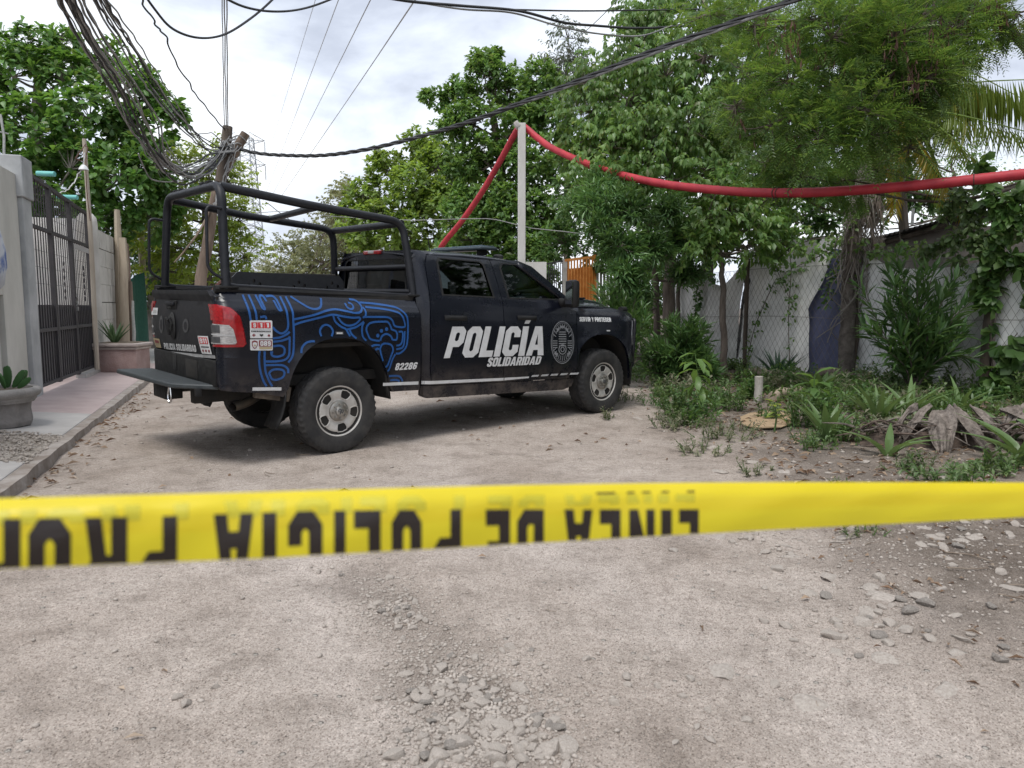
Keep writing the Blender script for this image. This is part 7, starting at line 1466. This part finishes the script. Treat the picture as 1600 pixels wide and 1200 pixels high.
# twisted cable from the pole over the road to the verge trees
wire('twisted_cable', 'thick twisted black cable sagging from the wooden pole across the road', [(372, 232, 15.5), (395, 238, 15.3), (430, 242, 14.9), (500, 243, 14), (570, 234, 13.2), (650, 215, 12.3), (740, 188, 11.4), (830, 155, 10.6), (920, 120, 9.8), (1010, 84, 9.1), (1120, 44, 8.4), (1240, 0, 7.8), (1400, -70, 7)], .024, twist=7)
wire('pale_cable', 'pale cable running alongside the thick twisted cable', [(700, 200, 11.8), (830, 157, 10.6), (1010, 88, 9.1), (1120, 48, 8.4), (1250, -2, 7.75), (1400, -68, 7)], .017, 'cable_grey')
wire('drop_cable', 'black cable crossing the top of the sky and fanning out towards the trees', [(560, -12, 9), (640, 2, 9.4), (720, 9, 10), (810, 17, 10.6), (880, 35, 11), (930, 40, 11.4), (1000, 44, 12), (1080, 40, 12.4)], .019); wire('drop_cable', 'thinner cable clipped under the top sky cable', [(610, -4, 9.2), (720, 14, 10), (800, 20, 10.6), (870, 40, 11), (930, 52, 11.4), (1000, 56, 11.8), (1050, 40, 12)], .013, 'cable_grey'); wire('drop_cable', 'straight black wire leaving the top sky cable near the tree tops', [(800, 15, 10.6), (900, 17, 11), (1000, 16, 11.6), (1100, 14, 12)], .012)
wire('loop_cable', 'black cable hanging in a deep loop at the top of the sky', [(205, -40, 7), (240, 12, 7.4), (270, 45, 7.8), (310, 59, 8.2), (350, 54, 8.5), (390, 30, 8.8), (425, 0, 9), (460, -40, 9.2)], .013); wire('loop_cable', 'second black cable curving out of the top of the photo', [(330, -15, 7.5), (380, 10, 8), (430, 18, 8.4), (480, 12, 8.8), (540, -10, 9.2)], .013)
wire('wavy_wire', 'single kinked wire descending to the stub of the wooden pole', [(215, -20, 9), (235, 25, 10), (258, 58, 11), (285, 115, 12.5), (312, 155, 14), (350, 203, 15.4)], .013, wob=.012)
for k, x in enumerate((348.5, 352, 355)): wire('vertical_wire', None, [(x-1.5, -20, 11), (x, 90, 13), (x+1.5-(k-1)*.6, 200, 15.4)], .010 if k else .008, 'cable_grey', wob=.003); 
for k, o in enumerate(sorted([q for q in bpy.data.objects if q.name.startswith('vertical_wire')], key=lambda q: q.name)): tag(o, '%s of three thin wires dropping steeply to the pole stub, counted from the almond tree' % ('first', 'second', 'third')[k], 'wire', 'parallel drop wires')
wire('guy_wire', 'thin wire crossing diagonally between cable ends and tree tops', [(970, -5, 12), (930, 35, 13), (885, 75, 14)], .007, 'cable_grey'); wire('phone_wire', 'thin pale wire strung behind the concrete post', [(560, 342, 18), (650, 344, 18), (760, 342, 17), (830, 356, 16), (920, 366, 15), (1000, 372, 15)], .010, 'cable_grey', wob=.004); wire('phone_wire', 'faint wire sloping behind the tube cage', [(415, 315, 22), (455, 345, 26), (500, 376, 30), (545, 402, 34)], .012, wob=.005)
wire('phone_wire', 'faint horizontal wire seen through the tube cage', [(380, 335, 22), (450, 330, 22), (520, 338, 22), (600, 342, 20)], .009, 'cable_grey')
# bundles from the near overhead line, hanging loops round the pole
for k in range(11):
    j = random.gauss(0, 5); j2 = random.gauss(0, 6); x0 = 95+4.2*k+random.uniform(-2, 2)
    pts = [(x0-22, -40, 6.6), (x0+4, 20, 7.4), (x0+38+j*.3, 80, 8.6), (x0+78+j*.5, 140, 10), (x0+108+j, 195+abs(j2), 11.6), (250+j*1.3, 245+j2, 13), (288+j*1.5, 268+j2*.9+6*(k % 3), 14), (330, 268-8*(k % 4)+j2*.5, 14.9), (352+random.gauss(0, 5), 225+random.gauss(0, 10), 15.4)]
    wire('bundle_wire', ('%s wire of the thick sagging bundle, counted from the almond tree' % (ORD[k].strip() or 'first')), pts, random.choice((.013, .010, .008, .017)), 'cable_black' if k % 2 else 'cable_grey', 'wires of the thick bundle', wob=.006)
for k in range(7):
    x0 = 146+4*k+random.uniform(-2, 2); j = random.gauss(0, 4)
    wire('bundle_wire', ('%s wire of the slimmer upper bundle, counted from the thick bundle' % (ORD[k].strip() or 'first')), [(x0-20, -40, 7), (x0+6, 10, 7.8), (x0+40+j, 65, 9.2), (x0+74+j, 120, 11), (x0+106+j, 165+j, 12.8), (300+j, 205+random.gauss(0, 6), 14.2), (330, 235+random.gauss(0, 8), 15), (360+random.gauss(0, 4), 232+random.gauss(0, 8), 15.4)], random.choice((.010, .013, .008)), 'cable_black' if k % 2 else 'cable_grey', 'wires of the slim bundle', wob=.006)
for k in range(9):
    x0, y0 = random.uniform(215, 265), random.uniform(225, 262); s_ = 14+4*k
    wire('slack_wire', ('slack pale wire hanging %shighest beside the head of the wooden pole' % ORD[k]), [(x0, y0-20, 12.6), (x0+25, y0+s_*.5, 13.4), (300, 245+s_*.75, 14.3), (330, 235+s_*.7, 15), (352, 225+random.uniform(-8, 20), 15.4), (362, 226+random.uniform(-8, 12), 15.35)], random.choice((.012, .016, .009)), 'cable_grey', 'slack loops at the pole', wob=.008)
b = MB()
for k in range(5):
    t = .62+.07*k; q0 = W(352+5*k, 262-11*k, 15.6); b.tube([q0+Vector((.16*math.cos(a), .16*math.sin(a), .05*math.sin(a*2+k))) for a in np.linspace(0, 6.4, 14)], .014, 5)
for k in range(4): b.tube([q+Vector((random.gauss(0, .02), 0, random.gauss(0, .02))) for q in cat([W(366+3*k, 222+2*k, 15.42), W(352+2*k, 262, 15.42), W(342+k, 300, 15.42), W(334, 322, 15.4)], 5)], .012, 5)
o = b.build('wire_wrap', 'cable_grey', up_, fix=False); o['kind'] = 'stuff'
for k, (x0, x1, y1) in enumerate(((492, 392, 330), (528, 405, 330), (578, 418, 320), (648, 440, 306))):
    wire('power_line', ['faintest high voltage line running to the lattice mast', 'second faint high voltage line towards the lattice mast', 'clear high voltage line next to the boldest one', 'boldest high voltage line slanting down behind the tube cage'][k], [(x0+ (x0-x1)*.08, -24, 26), (x0+(x1-x0)*.5, y1*.5+2, 60), (x1, y1, 120)], (.012, .018, .022, .03)[k], 'mast_steel' if k < 2 else 'cable_grey', 'high voltage lines')
# lattice mast far away: legs, rings, diagonals, arms
MX = 125.0; mb = W(392, 500, MX); mb.z = 0; mast = empty('lattice_mast', mb); tag(mast, 'grey steel lattice mast with two cross arms far down the road', 'mast')
H = W(392, 221, MX).z; leg = lambda s, t, z: Vector((s*(2.6-1.5*z/H), t*(2.6-1.5*z/H), z))
for s in (-1, 1):
    for t in (-1, 1): b = MB(); b.tube([leg(s, t, z) for z in (0, H*.5, H)], .11, 4); b.build('leg', 'mast_steel', mast)
b = MB(); n = 22
for i in range(n):
    z0, z1 = H*i/n, H*(i+1)/n
    for (s, t, s2, t2) in ((-1, -1, 1, -1), (1, -1, 1, 1), (1, 1, -1, 1), (-1, 1, -1, -1)):
        b.tube([leg(s, t, z0), leg(s2, t2, z1)], .05, 3, cap=False); b.tube([leg(s, t, z1), leg(s2, t2, z0)], .05, 3, cap=False); b.tube([leg(s, t, z1), leg(s2, t2, z1)], .05, 3, cap=False)
o = b.build('bracing', 'mast_steel', mast, smooth=0, fix=False); o['kind'] = 'stuff'
for z, a in ((W(392, 228, MX).z, 3.3), (W(392, 264, MX).z, 3.3)):
    b = MB()
    for s in (-1, 1):
        for t in (-1, 1): b.tube([leg(s, t, z), Vector((s*a, 0, z+.2))], .07, 3); b.tube([leg(s, t, z+1.4), Vector((s*a, 0, z+.2))], .06, 3)
        for f in (.3, .6): b.tube([Vector((s*a*(f+.1), .3, z)), Vector((s*a*f, 0, z+1.2*(1-f)))], .05, 3)
    b.build('cross_arm', 'mast_steel', mast, smooth=0, fix=False)
    for s in (-1, 1): b = MB(); b.tube([Vector((s*a, 0, z)), Vector((s*a, 0, z-2.2))], .09, 5); b.build('insulator', 'mast_steel', mast)
# ---- barrier tape close to the lens
def tape_mat():
    m = mat('tape_yellow', (.70, .50, .015), rough=.36, spec=.45, bump=.25, bscale=14, stretch=(.6, 1, 4), bdist=.004); t = m.node_tree; p = t.nodes['Principled BSDF']; o = t.nodes['Material Output']
    p.inputs['Base Color'].default_value = (.80, .68, .03, 1)
    tb = nd(t, 'ShaderNodeBsdfTranslucent'); tb.inputs[0].default_value = (.88, .74, .03, 1); ms = nd(t, 'ShaderNodeMixShader'); ms.inputs[0].default_value = .35
    t.links.new(p.outputs[0], ms.inputs[1]); t.links.new(tb.outputs[0], ms.inputs[2]); t.links.new(ms.outputs[0], o.inputs[0])
tape_mat(); mat('tape_ink', (.016, .010, .008), rough=.42); mat('tape_ghost', (.50, .44, .02), rough=.5)
TU = ([-500, 0, 200, 400, 600, 800, 1000, 1100, 1200, 1400, 1600, 2100], [790, 779, 773.5, 769, 763, 758, 755, 754, 753.5, 753.5, 754, 757])
TL = ([-500, 0, 200, 400, 600, 800, 1000, 1100, 1200, 1400, 1600, 2100], [912, 889, 881, 873, 862, 850.5, 839, 833.5, 828, 818, 808, 790])
def tq_(px, t, off=0.0):
    """point on the tape: px sets the place along it, t goes from the upper (0) to the lower edge (1)"""
    d = 1/np.interp(px, [-500, 2100], [2.04+.54*500/1600, 2.04-.86*2100/1600]); y0, y1 = np.interp(px, *TU), np.interp(px, *TL)
    bow = .0045*(1-(2*t-1)**2)+.0018*math.sin(px*.011+t*2)+.0007*math.sin(px*.041+t*6)-.004*max(0, .22-t)/.22*1.5
    return W(px, y0+(y1-y0)*t, d-bow-off)
b = MB(); b.grid(lambda u, v: tq_(-480+2560*u, v), 120, 13); tp_ = b.build('barrier_tape', 'tape_yellow', None, smooth=80); tag(tp_, 'yellow plastic police barrier tape with upside down black lettering stretched across the road', 'barrier tape')
b = MB(); b.grid(lambda u, v: tq_(-480+2560*u, .0+.55*v, -.0012-.004*math.sin(math.pi*v)), 120, 7); b.build('folded_back', 'tape_yellow', tp_, smooth=80)
LET = [('L', 1061, 1092), ('I', 1033, 1050), ('N', 983, 1023), ('E', 937, 970), ('A', 882, 926), ('D', 808, 850), ('E', 759, 797), ('P', 677, 721), ('O', 612, 659), ('L', 553, 595), ('I', 522, 540), ('C', 450, 504), ('I', 410, 432), ('A', 334, 396), ('P', 218, 277), ('R', 133, 199), ('O', 44, 111), ('H', -38, 32), ('I', -78, -52), ('B', -170, -100), ('I', -215, -190)]
inky, ghost = [], []
for ch, a, c in LET:
    wd, lp = GL[ch]; q1, q2 = [], []
    for l in lp:
        p1, p2 = [], []
        for x, y in l:
            px = c-(c-a)*x/wd; hh = np.interp(px, [0, 1090], [172, 100]); base = np.interp(px, [-200, 0, 230, 480, 700, 1090], [816, 811, 807.5, 798.5, 796, 796]); py = base+hh*y/10
            y0, y1 = np.interp(px, *TU), np.interp(px, *TL); p1.append((px, (py-y0)/(y1-y0)))
            gx = px+np.interp(px, [0, 1090], [26, -6]); gy = np.interp(px, [0, 500, 1090], [797, 776, 772])+hh*.5*y/10; y0, y1 = np.interp(gx, *TU), np.interp(gx, *TL); p2.append((gx, (gy-y0)/(y1-y0)))
        q1.append(p1); q2.append(p2)
    inky.append(q1); ghost.append(q2)
def clipped(sets, lo, hi, off, name, m):
    bm = bmesh.new()
    for one in sets:
        L = [[Vector((x, y*1000, 0)) for x, y in l] for l in one]; V = [bm.verts.new(q) for l in L for q in l]
        for t in tessellate_polygon(L): bm.faces.new([V[i] for i in t])
    for z, sgn in ((lo*1000, -1), (hi*1000, 1)): bmesh.ops.bisect_plane(bm, geom=bm.verts[:]+bm.edges[:]+bm.faces[:], plane_co=(0, z, 0), plane_no=(0, sgn, 0), clear_outer=True)
    for z in np.arange(100, 1000, 80): bmesh.ops.bisect_plane(bm, geom=bm.verts[:]+bm.edges[:]+bm.faces[:], plane_co=(0, z, 0), plane_no=(0, 1, 0))
    for v in bm.verts: v.co = tq_(v.co.x, v.co.y/1000, off)
    me = bpy.data.meshes.new(name); bm.to_mesh(me); bm.free(); return link(name, me, tp_, m)
for q in inky: clipped([q], .0, .993, .0005, 'letter', 'tape_ink')
for q in ghost: clipped([q], .12, .37, .0004, 'painted_show_through', 'tape_ghost')  # shade of the back print, put into olive colour on the front
for q in [[[(x, .155), (x+w_, .155), (x+w_-1, .185), (x-1, .185)]] for x, w_ in ((932, 30), (980, 12), (1004, 13), (1034, 12), (1074, 12))]: clipped([q], 0, 1, .0006, 'letter_edge', 'tape_ink')
